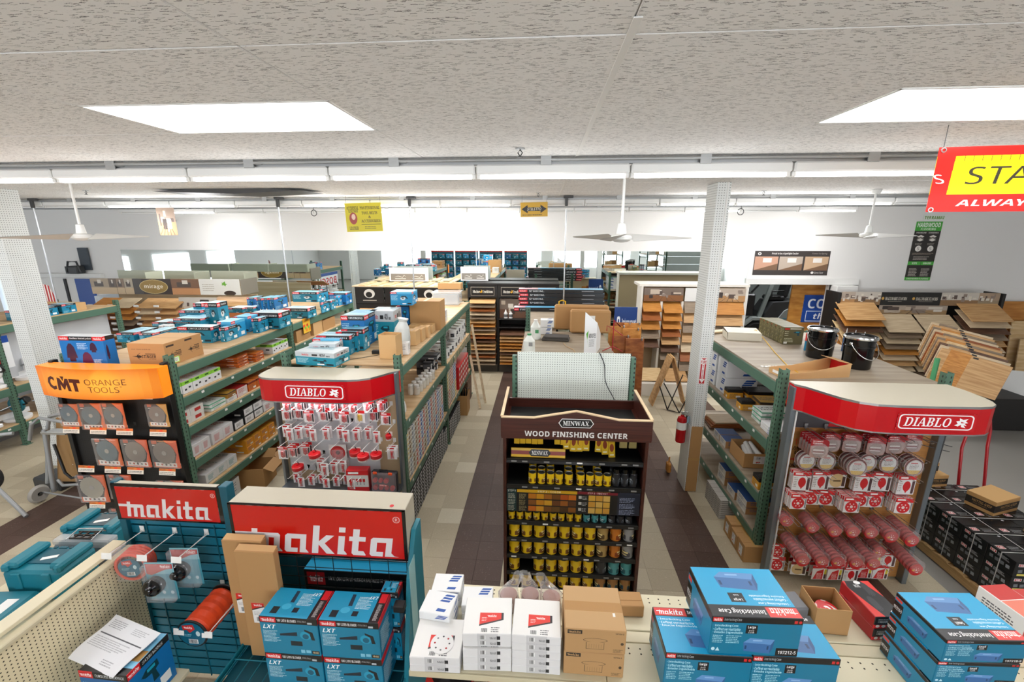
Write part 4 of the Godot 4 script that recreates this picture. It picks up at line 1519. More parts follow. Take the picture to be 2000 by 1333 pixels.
func shelf_right() -> void:
	var g := "white cases with blue bars"
	# white abrasive cases, two bays back
	for i in 4:
		box("abrasive_case", "abrasive_box", 2.68, 1.477 + 0.235 * (i % 2), -5.93 - 0.36 * int(i / 2.0), 0.42, 0.23, 0.3, -90 if false else 0, "large white case with blue bars, %s of the %s stack beside the column" % [["lower", "upper"][i % 2], ["nearer", "farther"][int(i / 2.0)]], g)
	var roll := solo("paper_roll", "white paper roll lying behind the blue barred cases", "roll", lathe([[0.02, 0], [0.09, 0], [0.1, 0.01], [0.1, 0.29], [0.09, 0.3], [0.02, 0.3], [0.02, 0]], 18), mat("white"), V3(3.2, 1.577, -6.0), V3(0, 0, 90))
	var e := "the column"
	box("screw_carton", "dewalt_box", 2.55, 1.477, -5.68, 0.2, 0.13, 0.12, 0, "yellow carton with a black side on the edge of the second shelf of the right rack")
	box("screw_carton", "dewalt_box", 2.85, 1.477, -5.72, 0.32, 0.12, 0.3, 0, "wide yellow carton behind the black sided one")
	box("screw_carton", "dewalt_box", 2.54, 1.477, -5.3, 0.16, 0.12, 0.14, 0, "small yellow carton before the brown ochre one")
	box("screw_carton", "stain_ochre_box", 2.8, 1.477, -5.22, 0.34, 0.16, 0.24, -4, "brown ochre carton with a dark stripe on the second shelf of the right rack")
	for i in 4:
		box("adhesive_carton", "crimson_box", 3.0, 1.477 + 0.068 * i, -4.78, 0.22, 0.066, 0.22, 2 * (i % 2), "white carton with crimson ends, %s up in its stack behind the mint ones" % ORD[i], "crimson ended cartons")
	for i in 3:
		box("adhesive_carton", "mint_box", 2.68, 1.477 + 0.052 * i, -4.93, 0.36, 0.05, 0.22, -2 + 2 * i, "flat white and mint carton, %s up in its stack on the right rack" % ORD[i], "mint cartons")
	for i in 3:
		box("adhesive_carton", "abrasive_box", 2.7, 1.477 + 0.032 * i, -4.6, 0.46, 0.03, 0.3, 2 * i - 2, "flat white carton with blue print, %s up in the low stack next to the red header" % ORD[i], "flat blue printed cartons")
	box("cardboard_carton", "black", 3.3, 1.477, -5.2, 0.4, 0.4, 0.3, 0, "black carton deep behind the yellow ones on the right rack")
	# third shelf: sample boards, blue lidded boxes, the open carton of rolls
	for i in 4:
		solo("sample_board", "flat flooring sample board, %s up in the pile behind the column" % ORD[i], "board", block(V3(0.5, 0.022, 0.32), 0.002), mat(["walnut", "cherry", "cherry", "pale"][i]), V3(2.72 + 0.02 * i, 0.822 + 0.024 * i, -6.22 - 0.02 * i), V3(0, 3 * i - 4, 0), "flooring boards behind the column")
	for i in 2:
		box("screw_carton", "blue_box", 2.58, 0.822, -5.8 - 0.0 + 0.21 * i, 0.26, 0.1, 0.2, 0, "carton with a blue lid on the third shelf of the right rack, %s of two" % ["farther", "nearer"][i], "blue lidded cartons, third shelf")
	open_box("cardboard_carton", "open brown carton of white rolls with a printed end label on the right rack", V3(0.38, 0.19, 0.4), V3(2.66, 0.822, -5.2), 0, false)
	part("label", block(V3(0.2, 0.1, 0.002), 0.0005), look("disc_box"), get_node("cardboard_carton").get_parent().get_child(-1), V3(0.02, 0.06, 0.2015))
	for i in 5:
		solo("paper_roll", "white roll in the open carton on the right rack, %s of the bunch" % ORD[i], "roll", lathe([[0.008, 0], [0.032, 0], [0.032, 0.3], [0.008, 0.3], [0.008, 0]], 14), mat("white"), V3(2.56 + 0.055 * i, 0.87 + 0.04 * (i % 2), -5.08), V3(-78, 0, 6 * (i - 2)), "white rolls in the open carton")
	for i in 3:
		box("cardboard_carton", "kraft", 3.05, 0.822, -5.6 + 0.4 * i, 0.3, 0.3 if i < 2 else 0.2, 0.36, 0, "brown carton deep on the third shelf behind the rolls, %s from the column" % ORD[i])
	box("screw_carton", "dewalt_box", 2.56, 0.822, -4.6, 0.26, 0.14, 0.15, 0, "yellow and black carton at the near end of the third shelf")
	box("screw_carton", "dewalt_box", 2.86, 0.822, -4.62, 0.3, 0.1, 0.24, 0, "yellow carton lying inward at the near end of the third shelf")
	# lowest shelf
	for i in 3:
		box("screw_carton", "blue_box", 2.6, 0.332 + 0.11 * (i % 2), [-5.5, -5.5, -5.18][i], 0.3, 0.105, 0.24, 0, "blue lidded box on the lowest shelf of the right rack, %s" % ["bottom of the pair", "top of the pair", "single nearer one"][i], "blue lidded boxes, lowest shelf")
	for i in 2:
		box("screw_carton", "blue_box", 2.62, 0.332 + 0.09 * i, -4.9, 0.32, 0.085, 0.26, 0, "blue lidded box at the near end of the lowest shelf, %s one" % ["lower", "upper"][i], "blue lidded boxes, near end")
	# floor: bundles of wrapped tiles, then brown cartons
	var tb: Node3D = null
	for c in 5:
		for r in 9:
			var p := V3(2.42, 0.002 + 0.03 * r, -5.48 + 0.0 - 0.1 * (c - 3) + 0.0)
			var lab := "thin grey wrapped bundle in the floor stack by the column, %s column, %s up" % [ORD[c], ORD[r]]
			if tb == null:
				tb = box("wrapped_bundle", "tile_box", p.x, p.y, p.z, 0.2, 0.0285, 0.094, 0, lab, "wrapped bundles on the floor")
			else:
				copy(tb, p, rng.randf_range(-2, 2), lab)
	for i in 3:
		var t := box("cardboard_carton", "kraft", 2.42, 0.0, -4.83 + 0.19 * i, 0.24, 0.21 - 0.02 * (i % 2), 0.18, 0, "brown carton with a white label on the floor under the right rack, %s from the wrapped bundles" % ORD[i], "")
		part("label", block(V3(0.002, 0.12, 0.08), 0.0005), look("disc_box"), t, V3(-0.1205, 0.04, 0))
	# things on the top deck
	top_deck_right()

func top_deck_right() -> void:
	var y := 2.131
	for e in [[2.95, -4.98, "nearer"], [2.8, -5.27, "farther"]]:
		pass
	var b0: Node3D = null
	for e in [[3.55, -5.02, "nearer"], [3.38, -5.42, "farther"]]:
		var p := V3(e[0], y, e[1])
		var lab := "black gloss steel pail with wire handle on the right rack, %s of the two" % e[2]
		if b0 == null:
			b0 = thing("pail", lab, "pail", p, 10, "black pails on the right rack")
			part("body", lathe([[0, 0], [0.132, 0], [0.136, 0.006], [0.138, 0.02], [0.143, 0.24], [0.149, 0.245], [0.149, 0.258], [0.144, 0.263], [0.146, 0.34]], 32), mat("black_gloss"), b0)
			part("lid", lathe([[0.146, 0.338], [0.158, 0.34], [0.16, 0.35], [0.153, 0.362], [0.142, 0.362], [0.138, 0.352], [0, 0.35]], 32), mat("lid_gloss", "1a1a1c", 0.08), b0)
			part("lid_rim", lathe([[0.152, 0.336], [0.163, 0.338], [0.164, 0.352], [0.156, 0.366], [0.15, 0.366]], 32), mat("chrome"), b0)
			var pts := []
			for k in 13:
				var a := PI * k / 12
				pts.append(V3(0.152 * cos(a), 0.29 - 0.16 * sin(a), 0.05 + 0.13 * sin(a)))
			part("handle", tube(pts, 0.0045, 8), mat("chrome"), b0)
			for s in [-1, 1]:
				part("ear", lathe([[0, 0], [0.018, 0], [0.014, 0.012], [0, 0.014]], 12), mat("chrome"), b0, V3(s * 0.142, 0.29, 0.04), V3(0, 0, -90 * s))
		else:
			copy(b0, p, -25, lab)
	# open display tray of brown card with a red lining
	var t := thing("display_tray", "shallow brown card tray with a red inner flap at the corner of the right rack", "tray", V3(2.86, y, -4.7), 10)
	var k := 0.004
	part("body", join([[block(V3(0.72, k, 0.26), 0.001), Vector3.ZERO], [prism(PV([V2(-0.36, 0), V2(0.36, 0), V2(0.36, 0.15), V2(-0.1, 0.07), V2(-0.36, 0.06)]), k), V3(0, 0, 0.13)], [prism(PV([V2(-0.36, 0), V2(0.36, 0), V2(0.36, 0.15), V2(-0.1, 0.07), V2(-0.36, 0.06)]), k), V3(0, 0, -0.13)], [block(V3(k, 0.06, 0.26), 0.001), V3(-0.36, 0, 0)], [block(V3(k, 0.15, 0.26), 0.001), V3(0.36, 0, 0)]]), mat("kraft_light"), t)
	part("lining", block(V3(0.003, 0.13, 0.25), 0.0005), mat("red"), t, V3(0.354, 0.008, 0))
	part("flap", block(V3(0.16, k, 0.25), 0.001), mat("kraft"), t, V3(0.3, 0.155, 0), V3(0, 0, -14))
	part("label", block(V3(0.002, 0.03, 0.14), 0.0003), mat("label_white"), t, V3(-0.3625, 0.02, 0))
	# adhesive tubes standing in clear packs
	for i in 4:
		var c := thing("sealant_tube", "clear sealant cartridge with a black cap beside the olive cartons, %s of four" % ORD[i], "tube", V3(3.72 + 0.07 * (i % 2) + 0.04 * int(i / 2.0), y, -6.0 + 0.08 * int(i / 2.0)), 0, "clear sealant cartridges")
		part("body", lathe([[0, 0], [0.028, 0], [0.03, 0.01], [0.03, 0.2], [0.024, 0.22]], 14), mat("cartridge", "8c9298", 0.25), c)
		part("band", lathe([[0.0305, 0.04], [0.0305, 0.06]], 14), mat("red"), c)
		part("cap", lathe([[0.031, 0.205], [0.031, 0.235], [0.028, 0.24], [0, 0.24]], 14), mat("black"), c)
	for i in 3:
		var c := thing("caulk_tube", "blue and white caulk tube with a long pointed nozzle, %s from the doorway" % ORD[i], "tube", V3(3.86 + 0.04 * i, y, -5.72 + 0.1 * i), 0, "pointed caulk tubes")
		part("body", lathe([[0, 0], [0.025, 0], [0.025, 0.2], [0.02, 0.206], [0.008, 0.21]], 14), mat("caulk_blue_body", "45628c", 0.4), c)
		part("nozzle", lathe([[0.01, 0.2], [0.008, 0.22], [0.003, 0.3], [0, 0.3]], 10), mat("white"), c)
	for i in 4:
		var c := thing("spray_bottle", "red topped blue spray can standing before the black pails, %s of four" % ORD[i], "spray can", V3(3.48 - 0.075 * (i % 2) + 0.0, y, -5.72 + 0.085 * int(i / 2.0)), 0, "red topped spray cans")
		part("body", lathe([[0, 0], [0.028, 0], [0.03, 0.006], [0.03, 0.13], [0.026, 0.14]], 14), mat("can_blue", "1c7fa8", 0.3), c)
		part("card", lathe([[0.0305, 0.13], [0.0305, 0.22], [0.024, 0.23], [0, 0.23]], 14), mat("can_red", "d8403a", 0.35), c)
	# white tray cap with yellow strap lying on the deck
	var tr := thing("carton_lid", "upturned white card tray lying on the bare deck of the right rack", "tray", V3(2.86, y, -6.35), -8)
	part("body", join([[block(V3(0.44, 0.004, 0.28), 0.001), at(V3(0, 0.11, 0), V3(6, 0, 0))], [block(V3(0.44, 0.11, 0.004), 0.001), at(V3(0, 0, 0.15), V3(-10, 0, 0))], [block(V3(0.44, 0.11, 0.004), 0.001), at(V3(0, 0, -0.14), V3(6, 0, 0))], [block(V3(0.004, 0.1, 0.27), 0.001), at(V3(-0.22, 0, 0), V3(0, 0, 6))]]), mat("eggshell", "dcd6c4", 0.6), tr)
	solo("strap", "loose yellow strap running along the bare deck of the right rack", "strap", tube([V3(2.6, y + 0.006, -6.75), V3(2.8, y + 0.006, -6.62), V3(3.05, y + 0.125, -6.35), V3(3.1, y + 0.006, -6.12), V3(2.95, y + 0.006, -5.6), V3(2.8, y + 0.006, -5.0), V3(2.78, y + 0.006, -4.75)], 0.005, 6), mat("yellow"))
	for i in 2:
		solo("board", "pale thin board lying askew at the far end of the right rack, %s of two" % ["lower", "upper"][i], "board", block(V3(0.7, 0.016, 0.12), 0.002), mat("pale"), V3(2.75, y + 0.017 * i, -6.72), V3(0, 14 + 9 * i, 0), "pale boards at the deck end")
	var bw := solo("bubble_wrap", "scrap of bubble wrap at the edge of the right rack", "bubble wrap", join([[lathe([[0.02, 0], [0.02, 0.01], [0, 0.016]], 8), V3(0, 0, 0)], [lathe([[0.02, 0], [0.02, 0.01], [0, 0.016]], 8), V3(0.04, 0, 0.01)], [lathe([[0.02, 0], [0.02, 0.01], [0, 0.016]], 8), V3(0.08, 0, 0)], [lathe([[0.02, 0], [0.02, 0.01], [0, 0.016]], 8), V3(0.12, 0, 0.012)], [lathe([[0.02, 0], [0.02, 0.01], [0, 0.016]], 8), V3(0.16, 0, 0)]]), mat("paper"), V3(2.5, y, -4.95))

func stock() -> void:
	box("jacket_carton", "mk_jacket", -5.153, 2.130, -4.471, 0.530, 0.356, 0.140, 0.0, "blue heated jacket carton with printed dark jackets, standing beside the cardboard carton", "")
	box("cardboard_carton", "stinger", -4.466, 2.130, -4.748, 0.446, 0.268, 0.550, 0.0, "brown cardboard carton with black wasp lettering and a green edged sticker, above the orange sign", "")
	box("tool_carton", "mk_drill", -5.753, 2.130, -5.697, 0.254, 0.130, 0.400, 0.0, "flat teal tool carton just behind the jacket carton", "teal tool cartons on the top deck of the rack behind the orange sign")
	box("tool_carton", "mk_drill", -5.484, 2.130, -5.755, 0.195, 0.120, 0.450, 0.0, "wide flat teal carton behind the cardboard carton, near the white cartons", "teal tool cartons on the top deck of the rack behind the orange sign")
	box("tool_carton", "mk_long", -6.088, 2.130, -6.645, 0.395, 0.070, 0.300, 0.0, "black banded carton with a red corner, in front of the sloping flooring samples", "teal tool cartons on the top deck of the rack behind the orange sign")
	box("tool_carton", "mk_long", -5.840, 2.130, -6.655, 0.380, 0.080, 0.300, 0.0, "long black banded carton lying behind the red cornered one near the flooring samples", "teal tool cartons on the top deck of the rack behind the orange sign")
	box("tool_carton", "mk_drill", -5.701, 2.130, -6.714, 0.461, 0.130, 0.400, 0.0, "teal carton lying in front of the framed kitchen picture", "teal tool cartons on the top deck of the rack behind the orange sign")
	box("tool_carton", "mk_saw", -5.926, 2.130, -7.007, 0.378, 0.200, 0.300, 0.0, "square teal carton standing below the framed kitchen picture", "teal tool cartons on the top deck of the rack behind the orange sign")
	box("tool_carton", "mk_drill", -5.885, 2.130, -7.102, 0.150, 0.300, 0.200, 0.0, "tall teal carton nearest the framed kitchen picture", "teal tool cartons on the top deck of the rack behind the orange sign")
	box("tool_carton", "mk_saw", -5.412, 2.130, -6.839, 0.216, 0.360, 0.250, 0.0, "tallest teal carton with white lettering on its end, beside the framed kitchen picture", "teal tool cartons on the top deck of the rack behind the orange sign")
	box("white_carton", "plain_white", -5.645, 2.130, -6.022, 0.080, 0.140, 0.100, 0.0, "small upright white carton, one of the pair behind the cardboard carton", "")
	box("white_carton", "plain_white", -5.561, 2.130, -6.028, 0.080, 0.140, 0.100, 0.0, "small upright white carton, other of the pair behind the cardboard carton", "")
	box("tool_carton", "mk_saw", -4.771, 2.130, -5.644, 0.481, 0.220, 0.200, 0.0, "teal saw carton pressed against the far side of the cardboard carton", "teal tool cartons on the top deck of the rack behind the orange sign")
	box("tool_carton", "mk_saw", -4.417, 2.130, -5.739, 0.083, 0.200, 0.260, 0.0, "small teal saw carton between the cardboard carton and the pale blue pair", "teal tool cartons on the top deck of the rack behind the orange sign")
	box("tool_carton", "mk_sky", -4.503, 2.130, -5.926, 0.208, 0.250, 0.300, 0.0, "pale blue saw carton, nearer of the pale blue pair at the deck edge", "teal tool cartons on the top deck of the rack behind the orange sign")
	box("tool_carton", "mk_sky", -4.562, 2.130, -6.356, 0.225, 0.240, 0.300, 0.0, "pale blue saw carton, farther of the pale blue pair at the deck edge", "teal tool cartons on the top deck of the rack behind the orange sign")
	box("tool_carton", "mk_drill", -4.314, 2.130, -6.289, 0.109, 0.220, 0.240, 0.0, "teal and black carton next to the pale blue pair at the deck edge", "teal tool cartons on the top deck of the rack behind the orange sign")
	box("tool_carton", "mk_long", -4.346, 2.130, -6.618, 0.461, 0.250, 0.320, 0.0, "long blue carton with wide black band behind the pale blue pair", "teal tool cartons on the top deck of the rack behind the orange sign")
	box("tool_carton", "mk_long", -5.780, 2.130, -7.912, 0.280, 0.090, 0.300, 0.0, "carton with red and white band, in front of the three upright blue cartons", "teal tool cartons on the top deck of the rack behind the orange sign")
	box("tool_carton", "mk_long", -5.559, 2.130, -7.989, 0.161, 0.090, 0.300, 0.0, "second red banded carton, touching the three upright blue cartons", "teal tool cartons on the top deck of the rack behind the orange sign")
	box("tool_carton", "mk_blue", -5.426, 2.130, -8.183, 0.096, 0.240, 0.450, 0.0, "upright blue carton, first of the three standing tight together", "teal tool cartons on the top deck of the rack behind the orange sign")
	box("tool_carton", "mk_blue", -5.332, 2.130, -8.229, 0.097, 0.240, 0.450, 0.0, "upright blue carton, second of the three standing tight together", "teal tool cartons on the top deck of the rack behind the orange sign")
	box("tool_carton", "mk_blue", -5.229, 2.130, -8.276, 0.098, 0.240, 0.450, 0.0, "upright blue carton, third of the three standing tight together", "teal tool cartons on the top deck of the rack behind the orange sign")
	box("tool_carton", "mk_blue", -5.758, 2.130, -8.349, 0.158, 0.220, 0.300, 0.0, "blue carton lying behind the three upright ones", "teal tool cartons on the top deck of the rack behind the orange sign")
	box("tool_carton", "mk_long", -4.333, 2.130, -7.457, 0.439, 0.176, 0.300, 0.0, "long teal trimmer carton under the saw carton, by the thin steel pole", "teal tool cartons on the top deck of the rack behind the orange sign")
	box("tool_carton", "mk_saw", -4.530, 2.308, -8.145, 0.486, 0.190, 0.280, 0.0, "teal saw carton resting on the long trimmer carton by the thin steel pole", "teal tool cartons on the top deck of the rack behind the orange sign")
	box("tool_carton", "mk_saw", -4.471, 2.130, -8.613, 0.049, 0.360, 0.300, 0.0, "teal carton with red corner on edge behind the stacked saw carton", "teal tool cartons on the top deck of the rack behind the orange sign")
	box("tool_carton", "mk_saw", -4.128, 2.130, -7.959, 0.017, 0.200, 0.300, 0.0, "black sided saw carton under the stack at the far end of the deck", "teal tool cartons on the top deck of the rack behind the orange sign")
	box("tool_carton", "mk_saw", -4.171, 2.130, -8.278, 0.108, 0.180, 0.200, 0.0, "small teal saw carton at the far end, between two larger ones", "teal tool cartons on the top deck of the rack behind the orange sign")
	box("tool_carton", "mk_sky", -4.227, 2.130, -8.779, 0.081, 0.200, 0.240, 0.0, "pale blue carton at the far end of the deck edge", "teal tool cartons on the top deck of the rack behind the orange sign")
	box("tool_carton", "mk_blue", -4.279, 2.130, -8.963, 0.358, 0.240, 0.300, 0.0, "blue saw carton with black band, last on the deck by the rack post", "teal tool cartons on the top deck of the rack behind the orange sign")
	box("tool_carton", "mk_forty", -2.564, 2.130, -4.777, 0.506, 0.160, 0.300, -8.5, "grey lidded teal trimmer carton standing alone at the near end of the middle rack", "teal tool cartons on the middle rack")
	box("tool_carton", "mk_forty", -2.604, 2.130, -4.956, 0.328, 0.200, 0.200, 0.0, "grey lidded teal carton directly behind the lone trimmer carton", "teal tool cartons on the middle rack")
	box("tool_carton", "mk_sky", -2.631, 2.130, -5.101, 0.349, 0.220, 0.180, 0.0, "pale lidded teal carton third back from the near end of the middle rack", "teal tool cartons on the middle rack")
	box("tool_carton", "mk_drill", -2.583, 2.130, -5.208, 0.422, 0.240, 0.240, 0.0, "teal carton with black wheels printed, in the row leading to the grey lidded one", "teal tool cartons on the middle rack")
	box("tool_carton", "mk_saw", -2.474, 2.130, -5.321, 0.272, 0.260, 0.180, 0.0, "teal carton with red edge, next to the large blue carton", "teal tool cartons on the middle rack")
	box("tool_carton", "mk_saw", -2.426, 2.130, -5.396, 0.286, 0.280, 0.200, 0.0, "last small teal carton before the large blue carton", "teal tool cartons on the middle rack")
	box("tool_carton", "mk_blue", -2.487, 2.130, -5.725, 0.315, 0.420, 0.500, 0.0, "large blue backpack carton with red and black band on the middle rack", "teal tool cartons on the middle rack")
	box("tool_carton", "mk_forty", -2.239, 2.130, -6.034, 0.343, 0.420, 0.350, 0.0, "large grey topped carton with printed saw and taped white note", "teal tool cartons on the middle rack")
	box("tool_carton", "mk_blue", -2.165, 2.130, -6.754, 0.186, 0.420, 0.350, 0.0, "plain blue carton between the grey topped one and the big brown carton", "teal tool cartons on the middle rack")
	box("tool_carton", "mk_sky", -2.106, 2.550, -6.498, 0.328, 0.200, 0.300, 0.0, "teal carton stacked high behind the big brown carton", "teal tool cartons on the middle rack")
	box("cardboard_carton", "kraft", -1.820, 2.130, -6.750, 0.479, 0.450, 0.350, 0.0, "big plain brown carton with open flaps on the middle rack", "")
	box("cardboard_carton", "kraft", -2.008, 2.410, -9.413, 0.499, 0.130, 0.250, 0.0, "small brown carton on top of the clear plastic tub", "")
	box("camo_carton", "camo_box", 3.386, 2.130, -6.653, 0.261, 0.240, 0.112, 0.0, "olive tool bundle carton, sixth from the near end of the row on the right rack", "olive cartons on the right rack")
	box("camo_carton", "camo_box", 3.386, 2.130, -6.538, 0.261, 0.240, 0.112, 0.0, "olive tool bundle carton, fifth from the near end of the row on the right rack", "olive cartons on the right rack")
	box("camo_carton", "camo_box", 3.386, 2.130, -6.423, 0.261, 0.240, 0.112, 0.0, "olive tool bundle carton, fourth from the near end of the row on the right rack", "olive cartons on the right rack")
	box("camo_carton", "camo_box", 3.386, 2.130, -6.308, 0.261, 0.240, 0.112, 0.0, "olive tool bundle carton, third from the near end of the row on the right rack", "olive cartons on the right rack")
	box("camo_carton", "camo_box", 3.386, 2.130, -6.193, 0.261, 0.240, 0.112, 0.0, "olive tool bundle carton, second from the near end of the row on the right rack", "olive cartons on the right rack")
	box("camo_carton", "camo_box", 3.386, 2.130, -6.078, 0.261, 0.240, 0.112, 0.0, "olive tool bundle carton, first from the near end of the row on the right rack", "olive cartons on the right rack")

# ---------------------------------------------------------------- displays at the rack ends
func outline_xz(pts: Array, h: float) -> ArrayMesh:      # a plan outline [x, z] raised to height h
	var p := PackedVector2Array()
	for q in pts:
		p.append(V2(q[0], -q[1]))
	return join([[prism(p, h), at(V3(0, h / 2, 0), V3(-90, 0, 0))]])

func strip_xz(pts: Array, h: float) -> ArrayMesh:       # a thin band standing along a plan line
	var st := begin()
	for i in range(pts.size() - 1):
		var a := V3(pts[i][0], 0, pts[i][1])
		var b := V3(pts[i + 1][0], 0, pts[i + 1][1])
		var d := (b - a).normalized()
		var n := V3(-d.z, 0, d.x)
		for s in [-1, 1]:
			var o: Vector3 = n * 0.002 * s
			quad(st, a + o, b + o, b + o + V3(0, h, 0), a + o + V3(0, h, 0), n * s)
		quad(st, a + n * 0.002 + V3(0, h, 0), b + n * 0.002 + V3(0, h, 0), b - n * 0.002 + V3(0, h, 0), a - n * 0.002 + V3(0, h, 0), Vector3.UP)
		quad(st, a + n * 0.002, b + n * 0.002, b - n * 0.002, a - n * 0.002, Vector3.DOWN)
	return st.commit()

func hook(parent: Node, p: Vector3, l: float, m: Material, plate := false) -> MeshInstance3D:
	var h := part("peg_hook", join([[tube([V3(-0.012, 0.03, 0), V3(-0.012, 0.0, 0.01), V3(-0.012, 0.004, l - 0.02), V3(-0.012, 0.02, l)], 0.0028, 6), Vector3.ZERO], [tube([V3(0.012, 0.03, 0), V3(0.012, 0.012, 0.01), V3(0.012, 0.03, l)], 0.0028, 6), Vector3.ZERO], [block(V3(0.035, 0.05, 0.004), 0.001), Vector3.ZERO]]), m, parent, p)
	if plate:
		part("price_plate", block(V3(0.075, 0.045, 0.003), 0.001), mat("label_white"), h, V3(0, -0.005, l + 0.004), V3(-12, 0, 0))
	return h

func pack_art(kind: String) -> StandardMaterial3D:
	if mats.has("pack_" + kind):
		return mats["pack_" + kind]
	var im := blank(96, 96, "e6e4e4")
	match kind:
		"bit":
			rect(im, 0, 0, 96, 22, "d42026")
			rect(im, 8, 6, 50, 9, "ffffff")
			poly(im, round_rect_pts(24, 30, 48, 50, 8), "c8161e")
			rect(im, 34, 38, 28, 10, "f0dede")
			rect(im, 76, 26, 14, 60, "3a3336")
		"router":
			rect(im, 0, 0, 96, 26, "ffffff")
			rect(im, 10, 8, 60, 10, "cc1c22")
			poly(im, PV([V2(30, 30), V2(66, 30), V2(60, 60), V2(66, 90), V2(30, 90), V2(36, 60)]), "c4161c")
			rect(im, 43, 66, 10, 26, "b8bcc0")
		"holesaw":
			rect(im, 0, 0, 96, 96, "dcdad8")
			disc(im, 48, 48, 40, 40, "b8282a")
			disc(im, 48, 48, 26, 26, "d8484a")
			disc(im, 48, 48, 12, 12, "6a1014")
		"round":
			rect(im, 0, 0, 96, 96, "b8262c")
			rect(im, 0, 50, 96, 46, "d8d4d2")
			print_lines(im, 16, 58, 60, 4, 8, "b02024", 3)
			disc(im, 48, 30, 30, 20, "8c1418")
		"yellow":
			rect(im, 0, 0, 96, 22, "d42026")
			poly(im, round_rect_pts(24, 30, 48, 50, 8), "e0b820")
		"disc_clear":
			rect(im, 0, 0, 96, 96, "a88880")
			rect(im, 0, 0, 96, 34, "9c1c22")
			print_lines(im, 10, 8, 60, 2, 10, "e8d4d0", 3)
			disc(im, 48, 62, 36, 30, "8a6a62")
			rect(im, 18, 52, 56, 22, "d8ccc6")
			rect(im, 18, 60, 56, 9, "7a1a1e")
		"disc_label":
			rect(im, 0, 0, 96, 96, "cdbcb8")
			disc(im, 48, 48, 46, 46, "7a4a48")
			disc(im, 50, 50, 38, 38, "e2e0dd")
			poly(im, PV([V2(16, 66), V2(84, 66), V2(74, 84), V2(50, 88), V2(26, 84)]), "e2b622")
			print_lines(im, 26, 36, 46, 4, 7, "6a5a58", 6)
			rect(im, 30, 26, 34, 6, "c01c22")
		"mouse":
			rect(im, 0, 0, 96, 18, "d0242a")
			rect(im, 10, 5, 40, 8, "ffffff")
			disc(im, 50, 52, 20, 26, "cc1e24")
			poly(im, PV([V2(32, 56), V2(50, 88), V2(68, 56)]), "cc1e24")
			rect(im, 76, 26, 14, 64, "55383a")
			print_lines(im, 6, 28, 22, 6, 9, "9a8a88", 3)
		"tan":
			rect(im, 0, 0, 96, 26, "8c1a20")
			disc(im, 46, 56, 40, 36, "d8bb88")
			rect(im, 26, 54, 40, 8, "6a4e2a")
			rect(im, 74, 36, 16, 50, "4a2c24")
		"five":
			rect(im, 0, 0, 96, 26, "d8282c")
			rect(im, 8, 7, 44, 9, "ffffff")
			disc(im, 46, 58, 36, 34, "d02026")
			for k in 6:
				disc(im, 46 + 20 * cos(TAU * k / 6), 58 + 19 * sin(TAU * k / 6), 4, 4, "f0dcd8")
			disc(im, 46, 58, 9, 9, "f0dcd8")
			rect(im, 84, 30, 8, 56, "88888a")
		"triangle":
			rect(im, 0, 0, 96, 20, "c8242a")
			poly(im, PV([V2(10, 92), V2(30, 40), V2(70, 24), V2(70, 92)]), "c81e24")
			print_lines(im, 30, 52, 36, 5, 8, "f0d8d4", 3)
			rect(im, 76, 26, 14, 40, "d8c438")
			rect(im, 76, 60, 14, 30, "4a3030")
		"foam":
			rect(im, 0, 0, 96, 96, "c03034")
			for k in 7:
				disc(im, 48 + 26 * cos(TAU * k / 7), 48 + 26 * sin(TAU * k / 7), 5, 5, "e8b8b4")
			disc(im, 48, 48, 9, 9, "f0d0cc")
			rect(im, 8, 44, 26, 18, "e0a422")
			rect(im, 50, 74, 20, 9, "f4eeec")
	return picture("pack_" + kind, im, 0.3)

# a card with a clear blister over its printed front
func card_pack(called: String, label: String, kind: String, w: float, h: float, bulge: float, p: Vector3, group := "") -> Node3D:
	var t := thing(called, label, "pack", p, rng.randf_range(-5, 5), group)
	part("card", block(V3(w, h, 0.004), 0.0008), pack_art(kind), t, V3(0, -h, 0))
	if bulge > 0.0:
		part("blister", carton(V3(w * 0.66, h * 0.6, bulge), 0.006), mat("clear"), t, V3(0, -h * 0.9, bulge / 2 + 0.0025))
		if kind in ["bit", "router", "yellow"]:
			part("bit", join([[lathe([[0.006, 0], [0.006, 0.03], [0.014, 0.036], [0.014, 0.075], [0.01, 0.08], [0, 0.08]], 8), Vector3.ZERO]]), mat("red" if kind != "yellow" else "yellow"), t, V3(0, -h * 0.85, bulge * 0.5))
	return t

func header(t: Node3D, plan: Array, top: float, drop: float, front_i: Array, logo_c: Vector3, logo_s: Vector2) -> void:
	var body := []
	for q in plan:
		body.append(q)
	part("header_band", outline_xz(body, drop), mat("header_red", "c4121b", 0.18), t, V3(0, top - drop, 0))
	part("header_top", outline_xz(body, 0.012), mat("cream_panel", "bdb6a2", 0.4), t, V3(0, top, 0))
	var edge := plan.slice(front_i[0], front_i[1])
	part("trim_strip", strip_xz(edge, 0.02), mat("steel"), t, V3(0, top - 0.008, 0))
	part("trim_strip", strip_xz(edge, 0.012), mat("steel"), t, V3(0, top - drop - 0.008, 0))
	var im := blank(640, 190, "c9151d")
	diablo_logo(im, 12, 12, 612, 164)
	part("logo", block(V3(logo_s.x, logo_s.y, 0.002), 0.0003), picture("diablo_logo_sheet", im, 0.25) if not mats.has("diablo_logo_sheet") else mats["diablo_logo_sheet"], t, logo_c)

func endcaps() -> void:
	blade_display()
	bit_display()
	sanding_display()
	brand_boards()

